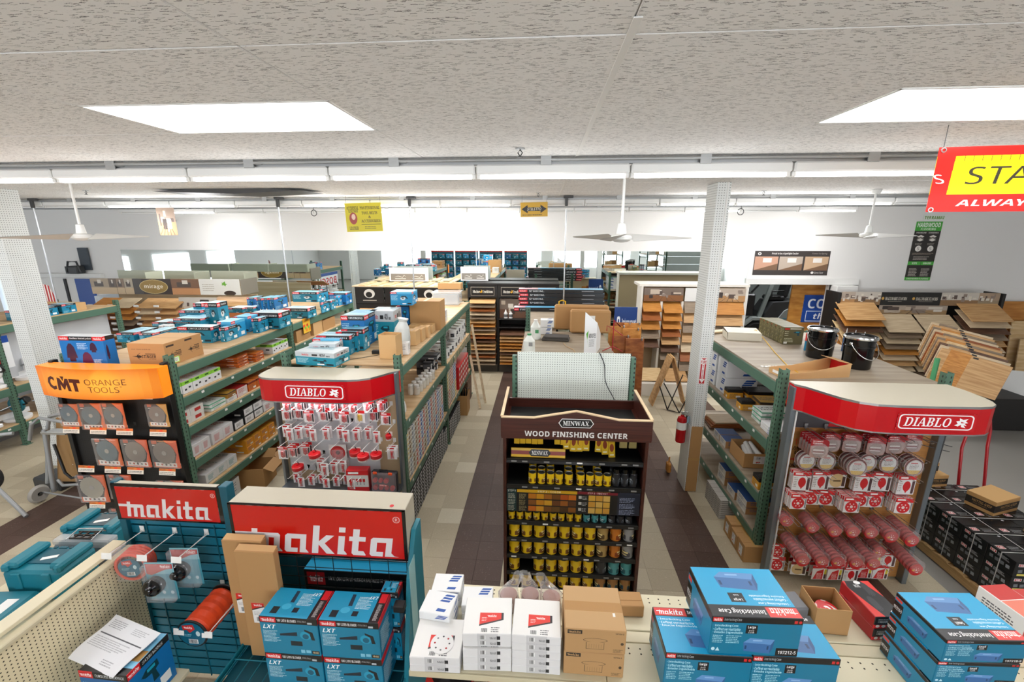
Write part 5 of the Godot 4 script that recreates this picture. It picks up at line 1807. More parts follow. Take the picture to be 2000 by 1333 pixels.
func blade_display() -> void:
	var t := thing("saw_blade_display", "black pegboard saw blade stand with a lit orange sign on top", "display stand", V3(-4.84, 0, -4.36))
	var o := t.position
	part("pegboard", block(V3(1.3, 1.85, 0.012), 0.002), mat("peg_black"), t, V3(-4.84, 0.06, -4.372) - o)
	for x in [-5.5, -4.175]:
		part("side_post", block(V3(0.05, 2.22, 0.07), 0.004), mat("black"), t, V3(x, 0, -4.36) - o)
	part("base", block(V3(1.32, 0.06, 0.2), 0.004), mat("black"), t, V3(-4.84, 0, -4.28) - o)
	for row in [[1.86, [-5.1, -4.85, -4.6, -4.35]], [1.42, [-5.33, -5.0, -4.68, -4.28]], [0.93, [-5.27, -4.94, -4.66, -4.27]], [0.45, [-5.25, -4.9, -4.3]]]:
		for x in row[1]:
			var h := hook(t, V3(x, row[0] + 0.02, -4.36) - o, 0.13, mat("dark_grey"))
			var im_key := "blade_price"
			if not mats.has(im_key):
				var im := blank(96, 48, "e8e4d8")
				rect(im, 0, 0, 96, 18, "d8772a")
				rect(im, 56, 2, 18, 14, "e84a1c")
				print_lines(im, 4, 4, 40, 2, 7, "5a3418", 3)
				print_lines(im, 6, 26, 84, 2, 10, "6a6a6c", 4)
				picture(im_key, im, 0.4)
			part("price_label", block(V3(0.2, 0.075, 0.003), 0.001), mats[im_key], h, V3(0.0, -0.045, 0.145), V3(-14, 0, 0))
	part("wire_shelf", join([[block(V3(0.3, 0.01, 0.14), 0.002), Vector3.ZERO], [block(V3(0.3, 0.03, 0.006), 0.001), V3(0, 0, 0.07)]]), mat("steel"), t, V3(-5.58, 1.36, -4.3) - o)
	# lit sign, bowed to the front
	var plan := []
	for k in 13:
		var u := k / 12.0
		plan.append([-5.54 + 1.42 * u, -4.22 + 0.11 * (1.0 - pow(2 * u - 1, 2.0))])
	var im := blank(1024, 256, "f08a18")
	for y in 256:        # lamp inside shows through the acrylic, stronger round the middle
		var k := 1.0 - pow(absf(y - 128) / 150.0, 2.4)
		for xx in 16:
			var e := 1.0 - pow(absf(xx - 7.5) / 8.6, 6.0)
			im.fill_rect(Rect2i(xx * 64, y, 64, 1), Color("e2660a").lerp(Color("ffa83c"), clampf(k * e, 0, 1)))
	var ink := "4a1206"
	var s := 1.0
	# heavy wordmark
	var c_pts := PV([V2(190, 84), V2(160, 72), V2(122, 92), V2(108, 130), V2(122, 168), V2(160, 190), V2(196, 180), V2(196, 150), V2(166, 160), V2(142, 146), V2(138, 126), V2(148, 104), V2(166, 98), V2(186, 112)])
	poly(im, c_pts, ink)
	poly(im, PV([V2(206, 190), V2(222, 80), V2(252, 84), V2(276, 130), V2(302, 84), V2(330, 84), V2(340, 190), V2(308, 190), V2(304, 136), V2(280, 178), V2(268, 178), V2(246, 136), V2(238, 190)]), ink)
	poly(im, PV([V2(258, 66), V2(296, 66), V2(278, 108)]), ink)
	poly(im, PV([V2(338, 84), V2(436, 84), V2(436, 116), V2(404, 116), V2(404, 190), V2(370, 190), V2(370, 116), V2(338, 116)]), ink)
	txt(im, "ORANGE", 474, 82, 320, 48, ink, false)
	txt(im, "TOOLS", 492, 146, 240, 48, ink, false)
	txt(im, "TM", 740, 140, 18, 9, ink, false)
	var lit := mat("sign_acrylic", "1a0a02", 0.25)
	lit.emission_enabled = true
	lit.emission = Color.BLACK
	lit.emission_texture = ImageTexture.create_from_image(im)
	lit.emission_energy_multiplier = 0.46
	var st := begin()
	for i in 12:
		var a := V3(plan[i][0], 0, plan[i][1])
		var b := V3(plan[i + 1][0], 0, plan[i + 1][1])
		var n := V3(-(b - a).z, 0, (b - a).x).normalized()
		if n.z < 0:
			n = -n
		var u0 := i / 12.0
		var u1 := (i + 1) / 12.0
		quad(st, a, b, b + V3(0, 0.345, 0.012), a + V3(0, 0.345, 0.012), n, V2(u0, 1), V2(u1, 1), V2(u1, 0), V2(u0, 0))
	part("lit_sign_face", st.commit(), lit, t, V3(0, 1.855, 0) - o)
	var shell := plan.duplicate()
	shell.append([-4.12, -4.34])
	shell.append([-5.54, -4.34])
	var sh := mat("sign_shell", "f08c20", 0.3)
	sh.emission_enabled = true
	sh.emission = Color("f08018")
	sh.emission_energy_multiplier = 0.2
	part("lit_sign_shell", outline_xz(shell, 0.34), sh, t, V3(0, 1.857, -0.004) - o)
	var l := OmniLight3D.new()
	l.name = "sign_light"
	l.light_color = Color("ffa030")
	l.light_energy = 0.12
	l.omni_range = 8.0
	l.shadow_enabled = true
	l.light_size = 0.2
	l.position = V3(-4.8, 2.0, -3.98) - o
	t.add_child(l)
	# blades in clear shells
	var kinds := {"blue": ["5a7482", "d8641c"], "grey": ["8d8680", "de5a24"], "amber": ["8a7c74", "d89a34"], "pale": ["b4b2a4", "d8602a"]}
	var list := [["blue", -5.34, 1.6, 0.24, 0.27, "first from the hand truck in the upper row"], ["blue", -5.07, 1.59, 0.27, 0.32, "second from the hand truck in the upper row"], ["blue", -4.8, 1.6, 0.27, 0.32, "third from the hand truck in the upper row"], ["amber", -4.27, 1.63, 0.24, 0.27, "by itself at the post in the upper row"], ["blue", -4.98, 1.15, 0.32, 0.345, "bluish, first in the middle row"], ["grey", -4.63, 1.15, 0.32, 0.345, "grey, second in the middle row"], ["grey", -4.28, 1.15, 0.33, 0.345, "grey, beside the post in the middle row"], ["pale", -5.29, 0.66, 0.34, 0.36, "pale toothed one in the lower row by the teal cases"], ["grey", -4.92, 0.7, 0.3, 0.32, "partly hidden, second in the lower row"], ["grey", -4.3, 0.66, 0.33, 0.3, "partly hidden, by the post in the lower row"], ["grey", -5.0, 0.25, 0.3, 0.3, "lowest row, nearer the teal cases"], ["grey", -4.6, 0.25, 0.3, 0.3, "lowest row, nearer the post"]]
	for e in list:
		var c: Array = kinds[e[0]]
		var w: float = e[3]
		var h: float = e[4]
		var b := thing("blade_pack", "circular saw blade in a clear shell with orange card, " + e[5], "saw blade", V3(e[1], e[2] + h / 2, -4.26), rng.randf_range(-3, 3), "saw blades on the black pegboard")
		var key: String = "blade_card_" + e[0]
		if not mats.has(key):
			var ci := blank(128, 144, "2a2a2e")
			poly(ci, PV([V2(64, 0), V2(128, 0), V2(128, 144), V2(0, 144), V2(0, 118), V2(104, 118), V2(118, 70), V2(104, 40)]), c[1])
			rect(ci, 6, 118, 104, 22, "e4e0da")
			for k in 5:
				disc(ci, 18 + 20 * k, 129, 5, 5, ["7a7a7c", "b04a3a", "3a3a3c"][k % 3])
			rect(ci, 6, 4, 26, 18, "b8583a")
			rect(ci, 8, 26, 18, 6, "cfcac4")
			picture(key, ci, 0.35)
		part("card", block(V3(w, h, 0.006), 0.001), mats[key], b, V3(0, -h, 0))
		var r := w * 0.42
		var teeth := PackedVector2Array()
		for k in 48:
			var a := TAU * k / 48
			teeth.append(V2(cos(a), sin(a)) * (r if k % 2 == 0 else r * 0.955))
		part("blade", prism(teeth, 0.003), mat("blade_" + e[0], c[0], 0.35, 0.65), b, V3(-w * 0.02, -h * 0.46, 0.009))
		part("hub", prism(round_rect_pts(-r * 0.2, -r * 0.2, r * 0.4, r * 0.4, r * 0.19), 0.002), mat("blade_hub", "b8b8b6", 0.3, 0.8), b, V3(-w * 0.02, -h * 0.46, 0.012))
		part("shell", carton(V3(w, h, 0.03), 0.008), mat("clear"), b, V3(0, -h, 0.014))

func bit_display() -> void:
	var t := thing("bit_display", "red topped display of drill and router bits on white pegs", "display stand", V3(-2.3, 0, -4.52))
	var o := t.position
	for x in [-3.02, -1.6]:
		part("side_rail", block(V3(0.03, 2.12, 0.09), 0.004), mat("rail_steel", "7d858c", 0.3, 0.7), t, V3(x, 0, -4.5) - o)
	part("back_panel", block(V3(1.39, 1.85, 0.012), 0.002), mat("panel_tan", "c4ab88", 0.6), t, V3(-2.31, 0.02, -4.53) - o)
	part("lit_panel", block(V3(1.1, 0.96, 0.004), 0.001), mat("panel_pale", "cfd2d6", 0.5), t, V3(-2.42, 0.86, -4.52) - o)
	part("base_shelf", block(V3(1.4, 0.04, 0.3), 0.003), mat("rail_steel"), t, V3(-2.31, 0.68, -4.38) - o)
	var plan := [[-3.04, -4.58], [-3.05, -4.42], [-3.045, -4.32], [-3.02, -4.25], [-2.95, -4.2], [-2.84, -4.18], [-2.5, -4.178], [-2.2, -4.178], [-2.02, -4.185], [-1.9, -4.21], [-1.8, -4.27], [-1.72, -4.37], [-1.66, -4.46], [-1.585, -4.53], [-1.585, -4.58]]
	header(t, [], 2.115, 0.25, [0, 0], Vector3.ZERO, Vector2.ONE) if false else null
	var local := []
	for q in plan:
		local.append([q[0] - o.x, q[1] - o.z])
	header(t, local, 2.115, 0.25, [1, 14], V3(-2.38, 1.9, -4.176) - o, V2(0.66, 0.165))
	var lamp := AreaLight3D.new()       # strip lamp under the header
	lamp.name = "canopy_light"
	lamp.area_size = V2(1.1, 0.05)
	lamp.light_energy = 0.16
	lamp.light_color = Color("f4f8ff")
	lamp.shadow_enabled = true
	lamp.position = V3(-2.35, 1.845, -4.3) - o
	lamp.rotation_degrees = V3(-90, 0, 0)
	t.add_child(lamp)
	part("canopy_lamp", tube([V3(-2.85, 1.855, -4.3) - o, V3(-1.8, 1.855, -4.3) - o], 0.008), glow("canopy_glow", "f4f8ff", 2.5), t)
	# rows: height of the pack's top, hook height, list of [x, kind, width, height]
	var rows := [
		[1.8, [[-2.8, "bit"], [-2.68, "bit"], [-2.55, "router"], [-2.42, "bit"], [-2.29, "bit"], [-2.17, "bit"], [-2.05, "bit"], [-1.9, "bit"], [-1.76, "bit"]], 0.1, 0.13, "top row under the header"],
		[1.695, [[-2.84, "bit"], [-2.73, "bit"], [-2.56, "bit"], [-2.42, "bit"], [-2.28, "bit"], [-2.16, "bit"], [-2.0, "yellow"], [-1.87, "bit"], [-1.69, "bit"]], 0.115, 0.145, "second row from the header"],
		[1.475, [[-2.9, "router"], [-2.81, "router"], [-2.73, "router"], [-2.64, "router"], [-2.54, "router"], [-2.41, "router"], [-2.26, "router"], [-2.16, "router"], [-2.06, "router"], [-1.94, "router"], [-1.81, "router"], [-1.67, "round"]], 0.085, 0.15, "third row from the header"],
		[1.245, [[-2.92, "bit"], [-2.83, "bit"], [-2.7, "bit"], [-2.52, "round"], [-2.32, "holesaw"], [-2.1, "round"], [-1.96, "round"], [-1.84, "round"], [-1.68, "router"]], 0.11, 0.155, "fourth row from the header"],
		[1.055, [[-2.77, "round"], [-2.54, "router"], [-2.45, "router"], [-2.36, "router"], [-2.27, "router"]], 0.09, 0.16, "fifth row from the header"],
		[0.86, [[-2.85, "router"], [-2.75, "router"], [-2.65, "router"], [-2.55, "router"], [-2.45, "router"], [-2.35, "router"], [-2.25, "router"], [-2.15, "router"], [-2.05, "router"]], 0.08, 0.12, "lowest row just above the shelf"]]
	for r in rows.size():
		var e = rows[r]
		var n: int = e[1].size()
		for i in n:
			var it = e[1][i]
			hook(t, V3(it[0], e[0] + 0.02, -4.52) - o, 0.26, mat("white_wire"))
			var w: float = e[2]
			var h: float = e[3]
			if it[1] in ["holesaw"]:
				w = 0.2
				h = 0.2
			elif it[1] == "round":
				w = 0.16 if r != 2 else 0.08
				h = 0.17 if r < 5 else 0.15
			var lab := "%s on the %s, %s peg from the aisle rail" % [{"bit": "red drill bit pack", "router": "narrow red router bit pack", "yellow": "yellow bit pack", "round": "round red hole saw pack", "holesaw": "big red hole saw card"}[it[1]], e[4], ORD[n - 1 - i]]
			var many := 2 if it[1] in ["bit", "router"] and (i + r) % 3 != 0 else 1
			for k in many:
				var p := V3(it[0] + 0.002 * k, e[0] + 0.012, -4.5 + (0.17 if it[1] != "holesaw" else 0.12) - 0.05 * k - 0.04 * ((i * 7 + r) % 3))
				if it[1] == "round":
					var g := thing("hole_saw", lab, "pack", p, rng.randf_range(-12, 12), "packs on the white pegs")
					part("card", block(V3(w * 0.7, 0.05, 0.003), 0.001), mat("label_white"), g, V3(0, -0.07, 0))
					part("saw", lathe([[0, 0], [w * 0.36, 0], [w * 0.4, 0.004], [w * 0.4, h * 0.36], [w * 0.34, h * 0.4], [w * 0.12, h * 0.42], [w * 0.1, h * 0.5], [0, h * 0.5]], 18), mat("red"), g, V3(0, -h * 0.62, 0.03), V3(8, 0, 0))
					part("label", lathe([[w * 0.405, h * 0.02], [w * 0.405, h * 0.24]], 18), pack_art("round"), g, V3(0, -h * 0.62, 0.03), V3(8, 0, 0))
					part("tie", tube([V3(0, 0, 0.03), V3(0.015, -0.03, 0.03), V3(0, -0.06, 0.03)], 0.005, 6), mat("black"), g)
				else:
					card_pack("bit_pack", lab, it[1], w, h, 0.022, p, "packs on the white pegs")
	var s := thing("bit_set", "boxed red and white drill bit set standing on the lowest shelf of the white peg display", "box", V3(-2.08, 0.722, -4.38), 4)
	var im := blank(256, 256, "d8d6d4")
	rect(im, 0, 0, 128, 30, "cc1e24")
	rect(im, 0, 100, 128, 28, "cc1e24")
	rect(im, 12, 10, 60, 12, "f4f0f0")
	for k in 5:
		rect(im, 14 + 20 * k, 52, 14, 18, "c01a20")
		rect(im, 19 + 20 * k, 70, 4, 18, "77777a")
	rect(im, 128, 0, 128, 128, "c41c22")
	rect(im, 0, 128, 128, 128, "cc2228")
	part("box", carton(V3(0.25, 0.27, 0.1), 0.004), picture("bit_set_art", im, 0.3), s)
	var c := thing("hole_saw_case", "dark case with a clear lid full of red hole saws on the lowest shelf", "case", V3(-1.77, 0.722, -4.38), -3)
	part("body", carton(V3(0.3, 0.25, 0.06), 0.012), mat("case_dark", "26262c", 0.35), c)
	for k in 7:
		part("hole_saw", lathe([[0, 0], [0.028 - 0.002 * (k % 3), 0], [0.028 - 0.002 * (k % 3), 0.03], [0, 0.03]], 14), mat("red"), c, V3(-0.1 + 0.066 * (k % 4), 0.06 + 0.09 * int(k / 4.0), 0.03), V3(90, 0, 0))
	part("lid", carton(V3(0.29, 0.24, 0.035), 0.012), clear_plastic("smoked", "b8a8b0", 0.3), c, V3(0, 0.005, 0.047))
	for x in [-0.09, 0.09]:
		part("latch", block(V3(0.045, 0.03, 0.015), 0.004), mat("orange"), c, V3(x, 0.235, 0.062))
	part("handle", tube([V3(-0.05, 0.24, 0.03), V3(-0.045, 0.275, 0.03), V3(0.045, 0.275, 0.03), V3(0.05, 0.24, 0.03)], 0.008), mat("black"), c)
	part("logo", block(V3(0.09, 0.02, 0.001), 0.0002), mats["diablo_logo_sheet"], c, V3(0, 0.09, 0.0655))

func sanding_display() -> void:
	var t := thing("sanding_display", "red topped wooden backed display of sanding discs with a white edged post", "display stand", V3(3.15, 0, -4.22))
	var o := t.position
	for x in [2.45, 3.86]:
		part("side_rail", block(V3(0.05, 2.17, 0.09), 0.004), mat("rail_steel"), t, V3(x, 0, -4.2) - o)
	part("rail_edge", block(V3(0.008, 2.0, 0.02), 0.002), mat("white"), t, V3(2.482, 0, -4.15) - o)
	var im := blank(512, 640, "b57f45")
	var r := RandomNumberGenerator.new()
	r.seed = 5
	for i in 900:
		var y := r.randi() % 640
		var c := Color("b57f45").lerp(Color("d49c5c") if r.randf() < 0.5 else Color("93602c"), r.randf_range(0.15, 0.6))
		im.fill_rect(Rect2i(r.randi() % 460, y, 30 + r.randi() % 130, 1 + r.randi() % 2), c)
	for e in [["10x", 30, 44, 40, 26, "d8582a"], ["LONGER", 22, 78, 60, 13, "2a1a10"], ["LIFE", 36, 96, 34, 13, "2a1a10"], ["50%", 16, 150, 32, 16, "2a1a10"], ["45%", 12, 330, 34, 16, "2a1a10"], ["45 Pack", 10, 356, 38, 10, "e8e0d4"], ["60%", 10, 412, 34, 16, "2a1a10"], ["50 Pack", 10, 438, 38, 10, "e8e0d4"]]:
		txt(im, e[0], e[1], e[2], e[3], e[4], e[5])
	for y in [128, 196, 318, 388, 402, 466]:
		poly(im, PV([V2(24, y), V2(36, y), V2(36, y - 4), V2(44, y + 3), V2(36, y + 10), V2(36, y + 6), V2(24, y + 6)]), "c8402a")
	part("wood_panel", block(V3(1.36, 1.7, 0.012), 0.002), picture("sanding_panel", im, 0.45), t, V3(3.16, 0.02, -4.24) - o)
	part("upper_panel", block(V3(1.36, 0.4, 0.012), 0.002), mat("panel_dark", "4a4648", 0.4), t, V3(3.16, 1.72, -4.25) - o)
	part("arc_badge", outline_xz([[0, 0], [0.34, 0], [0.33, 0.1], [0.26, 0.2], [0.15, 0.22], [0.05, 0.15]], 0.004), mat("red"), t, V3(2.85, 1.74, -4.238) - o, V3(-90, 0, 0))
	var plan := [[3.88, -4.26], [3.9, -4.12], [3.9, -3.92], [3.88, -3.82], [3.84, -3.745], [3.77, -3.7], [3.66, -3.68], [3.3, -3.672], [3.0, -3.675], [2.86, -3.69], [2.74, -3.74], [2.65, -3.83], [2.57, -3.97], [2.5, -4.1], [2.43, -4.17], [2.43, -4.26]]
	var local := []
	for q in plan:
		local.append([q[0] - o.x, q[1] - o.z])
	header(t, local, 2.19, 0.245, [1, 15], V3(3.33, 1.983, -3.668) - o, V2(0.62, 0.155))
	part("end_post", tube([V3(3.98, 0, -4.3) - o, V3(3.93, 1.95, -4.2) - o], 0.012), mat("dark_grey"), t)
	for e in [[1.66, 0.3], [1.6, 0.24]]:
		part("wire_arm", tube([V3(3.7, e[0], -4.2) - o, V3(3.96, e[0] - 0.05, -4.2 + e[1] * 0.2) - o], 0.004), mat("dark_grey"), t)
	# discs on hooks
	var rows := [
		[1.72, [2.64, 2.83, 3.02, 3.21, 3.42, 3.61], "disc_clear", 0.16, 0.19, [5, 2, 2, 3, 2, 1], 0.045, "row under the header"],
		[1.52, [2.63, 2.81, 3.04, 3.2, 3.39, 3.59], "disc_label", 0.175, 0.19, [2, 2, 4, 2, 2, 3], 0.05, "row of round labelled discs"],
		[1.31, [2.6, 2.8, 2.99, 3.2, 3.39, 3.58], "mouse", 0.17, 0.2, [4, 3, 1, 3, 2, 4], 0.025, "row of white sheet packs"],
		[1.09, [2.58, 2.75, 2.9, 3.07, 3.23, 3.38, 3.57], "five", 0.155, 0.17, [6, 2, 2, 7, 2, 2, 6], 0.022, "row of red disc cards"]]
	for ri in rows.size():
		var e = rows[ri]
		for i in e[1].size():
			hook(t, V3(e[1][i], e[0] + 0.0, -4.23) - o, 0.3, mat("steel"))
			var kind: String = e[2]
			if ri == 2 and i == 2:
				kind = "tan"
			var proto: Node3D = null
			for k in e[5][i]:
				var p := V3(e[1][i] + rng.randf_range(-0.006, 0.006), e[0], -4.16 + e[6] * k)
				var lab := "%s in the %s, %s hook from the white edged post" % [{"disc_clear": "clear pack of dark red discs", "disc_label": "round pack with yellow and white label", "mouse": "white pack with red sanding sheet", "tan": "pack of tan sanding discs", "five": "white card with red perforated disc"}[kind], e[7], ORD[i]]
				if proto == null:
					proto = thing("sanding_pack", lab, "pack", p, rng.randf_range(-4, 4), "packs %s from the post in the %s" % [ORD[i], e[7]])
					if kind in ["disc_clear", "disc_label"]:
						part("card", prism(round_rect_pts(-e[3] / 2, -e[4], e[3], e[4], e[3] * (0.49 if kind == "disc_label" else 0.2)), 0.004), pack_art(kind), proto)
						part("shell", lathe([[0, 0], [e[3] * 0.46, 0], [e[3] * 0.45, 0.02], [0, 0.021]], 22), mat("clear"), proto, V3(0, -e[4] * 0.55, 0.003), V3(90, 0, 0))
					else:
						part("card", block(V3(e[3], e[4], 0.008), 0.002), pack_art(kind), proto, V3(0, -e[4], 0))
						part("edge", block(V3(e[3] * 0.98, e[4] * 0.98, 0.012), 0.002), mat("card_edge", "d8cfc8", 0.5), proto, V3(0, -e[4] * 0.99, -0.0105))
				else:
					copy(proto, p, rng.randf_range(-5, 5), lab)
	# clear tubes of foam discs on long hooks
	var tubes := [[0.83, [2.53, 2.74, 2.93, 3.1, 3.27, 3.43, 3.59], [2, 4, 5, 5, 5, 6, 7], "upper row of disc tubes"], [0.58, [2.6, 2.78, 2.93, 3.1, 3.26, 3.42, 3.62], [8, 8, 8, 8, 8, 4, 9], "lower row of disc tubes"]]
	for e in tubes:
		for i in e[1].size():
			hook(t, V3(e[1][i], e[0], -4.23) - o, 0.36, mat("steel"))
			var n: int = e[2][i]
			var g := thing("disc_tube", "clear tube of red sanding discs in the %s, %s hook from the white edged post" % [e[3], ORD[i]], "pack", V3(e[1][i], e[0] - 0.075, -4.18), 0)
			var ll := 0.04 * n + 0.02
			for k in n:
				part("disc", lathe([[0, 0], [0.062, 0], [0.062, 0.022], [0, 0.022]], 18), mat("foam_red", "b84c4a", 0.7), g, V3(0, -0.004 * k, 0.012 + 0.04 * k), V3(90, 0, 0))
			part("end_label", lathe([[0, 0], [0.063, 0], [0.063, 0.002], [0, 0.002]], 20), mat("red"), g, V3(0, -0.004 * n, ll - 0.014), V3(90, 0, 0))
			part("label", block(V3(0.085, 0.085, 0.001), 0.0002), pack_art("foam"), g, V3(0, -0.004 * n - 0.042, ll - 0.0105))
			part("shell", lathe([[0.066, 0], [0.066, ll], [0.06, ll + 0.004], [0, ll + 0.004]], 20), mat("clear"), g, V3(0, 0, 0), V3(88, 0, 0))
	var low := [[0.42, [[2.53, "five"], [2.75, "five"], [2.95, "triangle"], [3.14, "triangle"], [3.33, "triangle"], [3.46, "triangle"], [3.6, "mouse"]], "second row from the floor"], [0.26, [[2.55, "five"], [2.74, "tan"], [2.92, "triangle"], [3.07, "triangle"], [3.23, "mouse"], [3.4, "triangle"], [3.56, "triangle"]], "lowest row near the floor"]]
	for e in low:
		for i in e[1].size():
			var it = e[1][i]
			hook(t, V3(it[0], e[0] + 0.01, -4.23) - o, 0.24, mat("steel"))
			var m: int = [1, 2, 3, 3, 3, 2, 2][i]
			for k in m:
				card_pack("sanding_pack", "%s in the %s of the wooden backed display, %s hook from the post" % [{"five": "red disc card", "triangle": "red corner sander card", "mouse": "white sheet card", "tan": "tan disc card"}[it[1]], e[2], ORD[i]], it[1], 0.155, 0.17, 0.0, V3(it[0] + 0.003 * k, e[0], -4.16 + 0.05 * k), "packs on the %s hook of the %s" % [ORD[i], e[2]])

func mk_sign(key: String, w: int, h: int, x: float, y: float, tw: float, th: float) -> StandardMaterial3D:
	var im := blank(w, h, "c9170f")
	makita(im, x * w, y * h, tw * w, th * h, "e2dcdb")
	poly(im, round_rect_pts(w * 0.945, h * 0.1, h * 0.13, h * 0.13, h * 0.06), "e2b0ac")
	poly(im, round_rect_pts(w * 0.945 + h * 0.015, h * 0.115, h * 0.1, h * 0.1, h * 0.045), "c9170f")
	txt(im, "R", w * 0.945 + h * 0.042, h * 0.135, h * 0.05, h * 0.06, "e2b0ac")
	return picture(key, im, 0.22)

func brand_boards() -> void:
	# the wide one, with a wire basket of blower cartons
	var t := thing("tool_display", "wide teal tool display with red lettered sign and wire basket", "display stand", V3(-1.5, 0, -2.55))
	var o := t.position
	part("sign_box", block(V3(1.22, 0.39, 0.2), 0.004), mat("sign_cream", "b3ab98", 0.4), t, V3(-1.49, 1.462, -2.56) - o)
	part("sign_frame", join([[block(V3(1.22, 0.012, 0.01), 0.001), V3(0, 0.38, 0)], [block(V3(1.22, 0.012, 0.01), 0.001), V3(0, -0.002, 0)], [block(V3(0.022, 0.39, 0.01), 0.001), V3(-0.6, 0, 0)], [block(V3(0.022, 0.39, 0.01), 0.001), V3(0.6, 0, 0)]]), mat("black_gloss"), t, V3(-1.49, 1.462, -2.458) - o)
	part("sign_face", block(V3(1.18, 0.365, 0.006), 0.001), mk_sign("wide_sign", 1024, 320, -0.02, 0.36, 1.02, 0.6), t, V3(-1.49, 1.474, -2.458) - o)
	part("red_dot", lathe([[0, 0], [0.014, 0], [0.014, 0.001], [0, 0.001]], 14), mat("red"), t, V3(-0.98, 1.8525, -2.5) - o)
	for x in [-2.13, -0.86]:
		part("side_panel", prism(PV([V2(-0.12, 0.0), V2(0.3, 0.0), V2(0.36, 0.4), V2(0.34, 0.7), V2(0.16, 1.36), V2(0.0, 1.62), V2(-0.12, 1.62)]) if x > -1 else PV([V2(-0.12, 0.0), V2(0.05, 0.0), V2(0.1, 0.7), V2(0.05, 1.36), V2(-0.12, 1.42)]), 0.03), mat("teal"), t, V3(x, 0.02, -2.55) - o, V3(0, -90, 0))
	part("side_print", block(V3(0.002, 0.7, 0.12), 0.0003), mat("teal_pale", "9fd0d4", 0.3), t, V3(-0.842, 0.8, -2.42) - o)
	var wires := []
	for k in 7:
		wires.append([tube([V3(-0.6, 0.08 * k, 0), V3(0.6, 0.08 * k, 0)], 0.003, 5), Vector3.ZERO])
	for k in 10:
		wires.append([tube([V3(-0.59 + 0.131 * k, 0, 0.003), V3(-0.59 + 0.131 * k, 0.52, 0.003)], 0.003, 5), Vector3.ZERO])
	part("wire_grid", join(wires), mat("black"), t, V3(-1.49, 0.94, -2.49) - o)
	var bars := []
	for k in 14:
		bars.append([tube([V3(-0.6 + 0.092 * k, 0, -0.17), V3(-0.6 + 0.092 * k, 0, 0.17)], 0.004, 5), Vector3.ZERO])
	for k in 3:
		bars.append([tube([V3(-0.61, 0.006, -0.17 + 0.17 * k), V3(0.61, 0.006, -0.17 + 0.17 * k)], 0.005, 5), Vector3.ZERO])
	part("basket_floor", join(bars), mat("teal"), t, V3(-1.49, 0.725, -2.28) - o)
	part("basket_rail", join([[block(V3(1.26, 0.06, 0.012), 0.003), V3(0, 0, 0.19)], [block(V3(0.012, 0.06, 0.38), 0.003), V3(-0.62, 0, 0)], [block(V3(0.012, 0.06, 0.38), 0.003), V3(0.62, 0, 0)]]), mat("teal"), t, V3(-1.49, 0.69, -2.28) - o)
	part("lower_body", block(V3(1.24, 0.66, 0.34), 0.005), mat("teal_dark"), t, V3(-1.49, 0.02, -2.3) - o)
	part("inner_sheet", block(V3(1.22, 0.75, 0.008), 0.001), mat("teal_dark"), t, V3(-1.49, 0.7, -2.76) - o)
	part("clip", block(V3(0.07, 0.05, 0.06), 0.004), mat("black"), t, V3(-0.9, 1.22, -2.3) - o)
	# blower cartons, two by two, a second rank behind
	var lab := ["upper, by the tall brown cartons", "upper, by the white disc boxes", "lower, by the tall brown cartons", "lower, by the white disc boxes"]
	for i in 4:
		box("blower_carton", "mk_blower", -1.545 + 0.385 * (i % 2) - 0.0, 1.02 - 0.285 * int(i / 2.0), -2.225 + 0.0, 0.378, 0.283, 0.23, -0.6 + 0.8 * (i % 2), "teal leaf blower carton in the wire basket, " + lab[i], "blower cartons in the basket")
	for i in 2:
		box("blower_carton", "mk_blower", -0.985, 0.735 + 0.285 * i, -2.4, 0.12, 0.28, 0.1, 0, "narrow red striped carton wedged behind the blower cartons, %s" % ["lower", "upper"][i])
	# two long brown cartons standing in the basket
	for e in [[-1.99, -2.41, 0.88, 0.28, "taller, behind"], [-1.86, -2.34, 0.86, 0.27, "shorter, in front"]]:
		var c := thing("cardboard_carton", "tall narrow brown carton with a red and white label, " + e[4], "box", V3(e[0], 0.735, e[1]), 0, "tall brown cartons in the basket")
		part("body", carton(V3(e[3], e[2], 0.055), 0.003), mat("kraft"), c)
		part("lid_flap", block(V3(e[3] * 0.98, 0.004, 0.05), 0.001), mat("kraft_light"), c, V3(0, e[2] + 0.002, -0.006), V3(14, 0, 0))
		var key := "brown_label"
		if not mats.has(key):
			var im := blank(96, 160, "efedea")
			poly(im, PV([V2(0, 0), V2(96, 0), V2(96, 30), V2(0, 60)]), "3a3030")
			poly(im, PV([V2(0, 0), V2(96, 0), V2(96, 22), V2(0, 50)]), "d8281e")
			makita(im, 14, 8, 70, 18, "ffffff")
			print_lines(im, 10, 70, 60, 3, 10, "b8b4b0", 3)
			barcode(im, 26, 112, 44, 34)
			picture(key, im, 0.4)
		part("label", block(V3(0.088, 0.165, 0.001), 0.0002), mats[key], c, V3(-0.03 if e[3] < 0.275 else -0.06, 0.29, 0.0285))
	# long chain saw carton seen through the grid
	for i in 2:
		box("saw_carton", "chain_saw_box", -1.32, 0.94 + 0.15 * i, -2.66 - 0.0, 0.78, 0.145, 0.16, 0, "long black and teal carton behind the wire grid, %s of two" % ["lower", "upper"][i], "cartons behind the grid")
	# the narrow one beside it
	var n := thing("tool_display", "narrower teal slatted tool display with red lettered sign and white hooks", "display stand", V3(-2.72, 0, -2.66))
	var q := n.position
	part("sign_box", join([[block(V3(0.84, 0.3, 0.05), 0.003), Vector3.ZERO]]), mat("black_gloss"), n, V3(-2.7, 1.55, -2.645) - q)
	part("sign_top", block(V3(0.78, 0.004, 0.034), 0.001), mat("sign_cream"), n, V3(-2.7, 1.849, -2.645) - q)
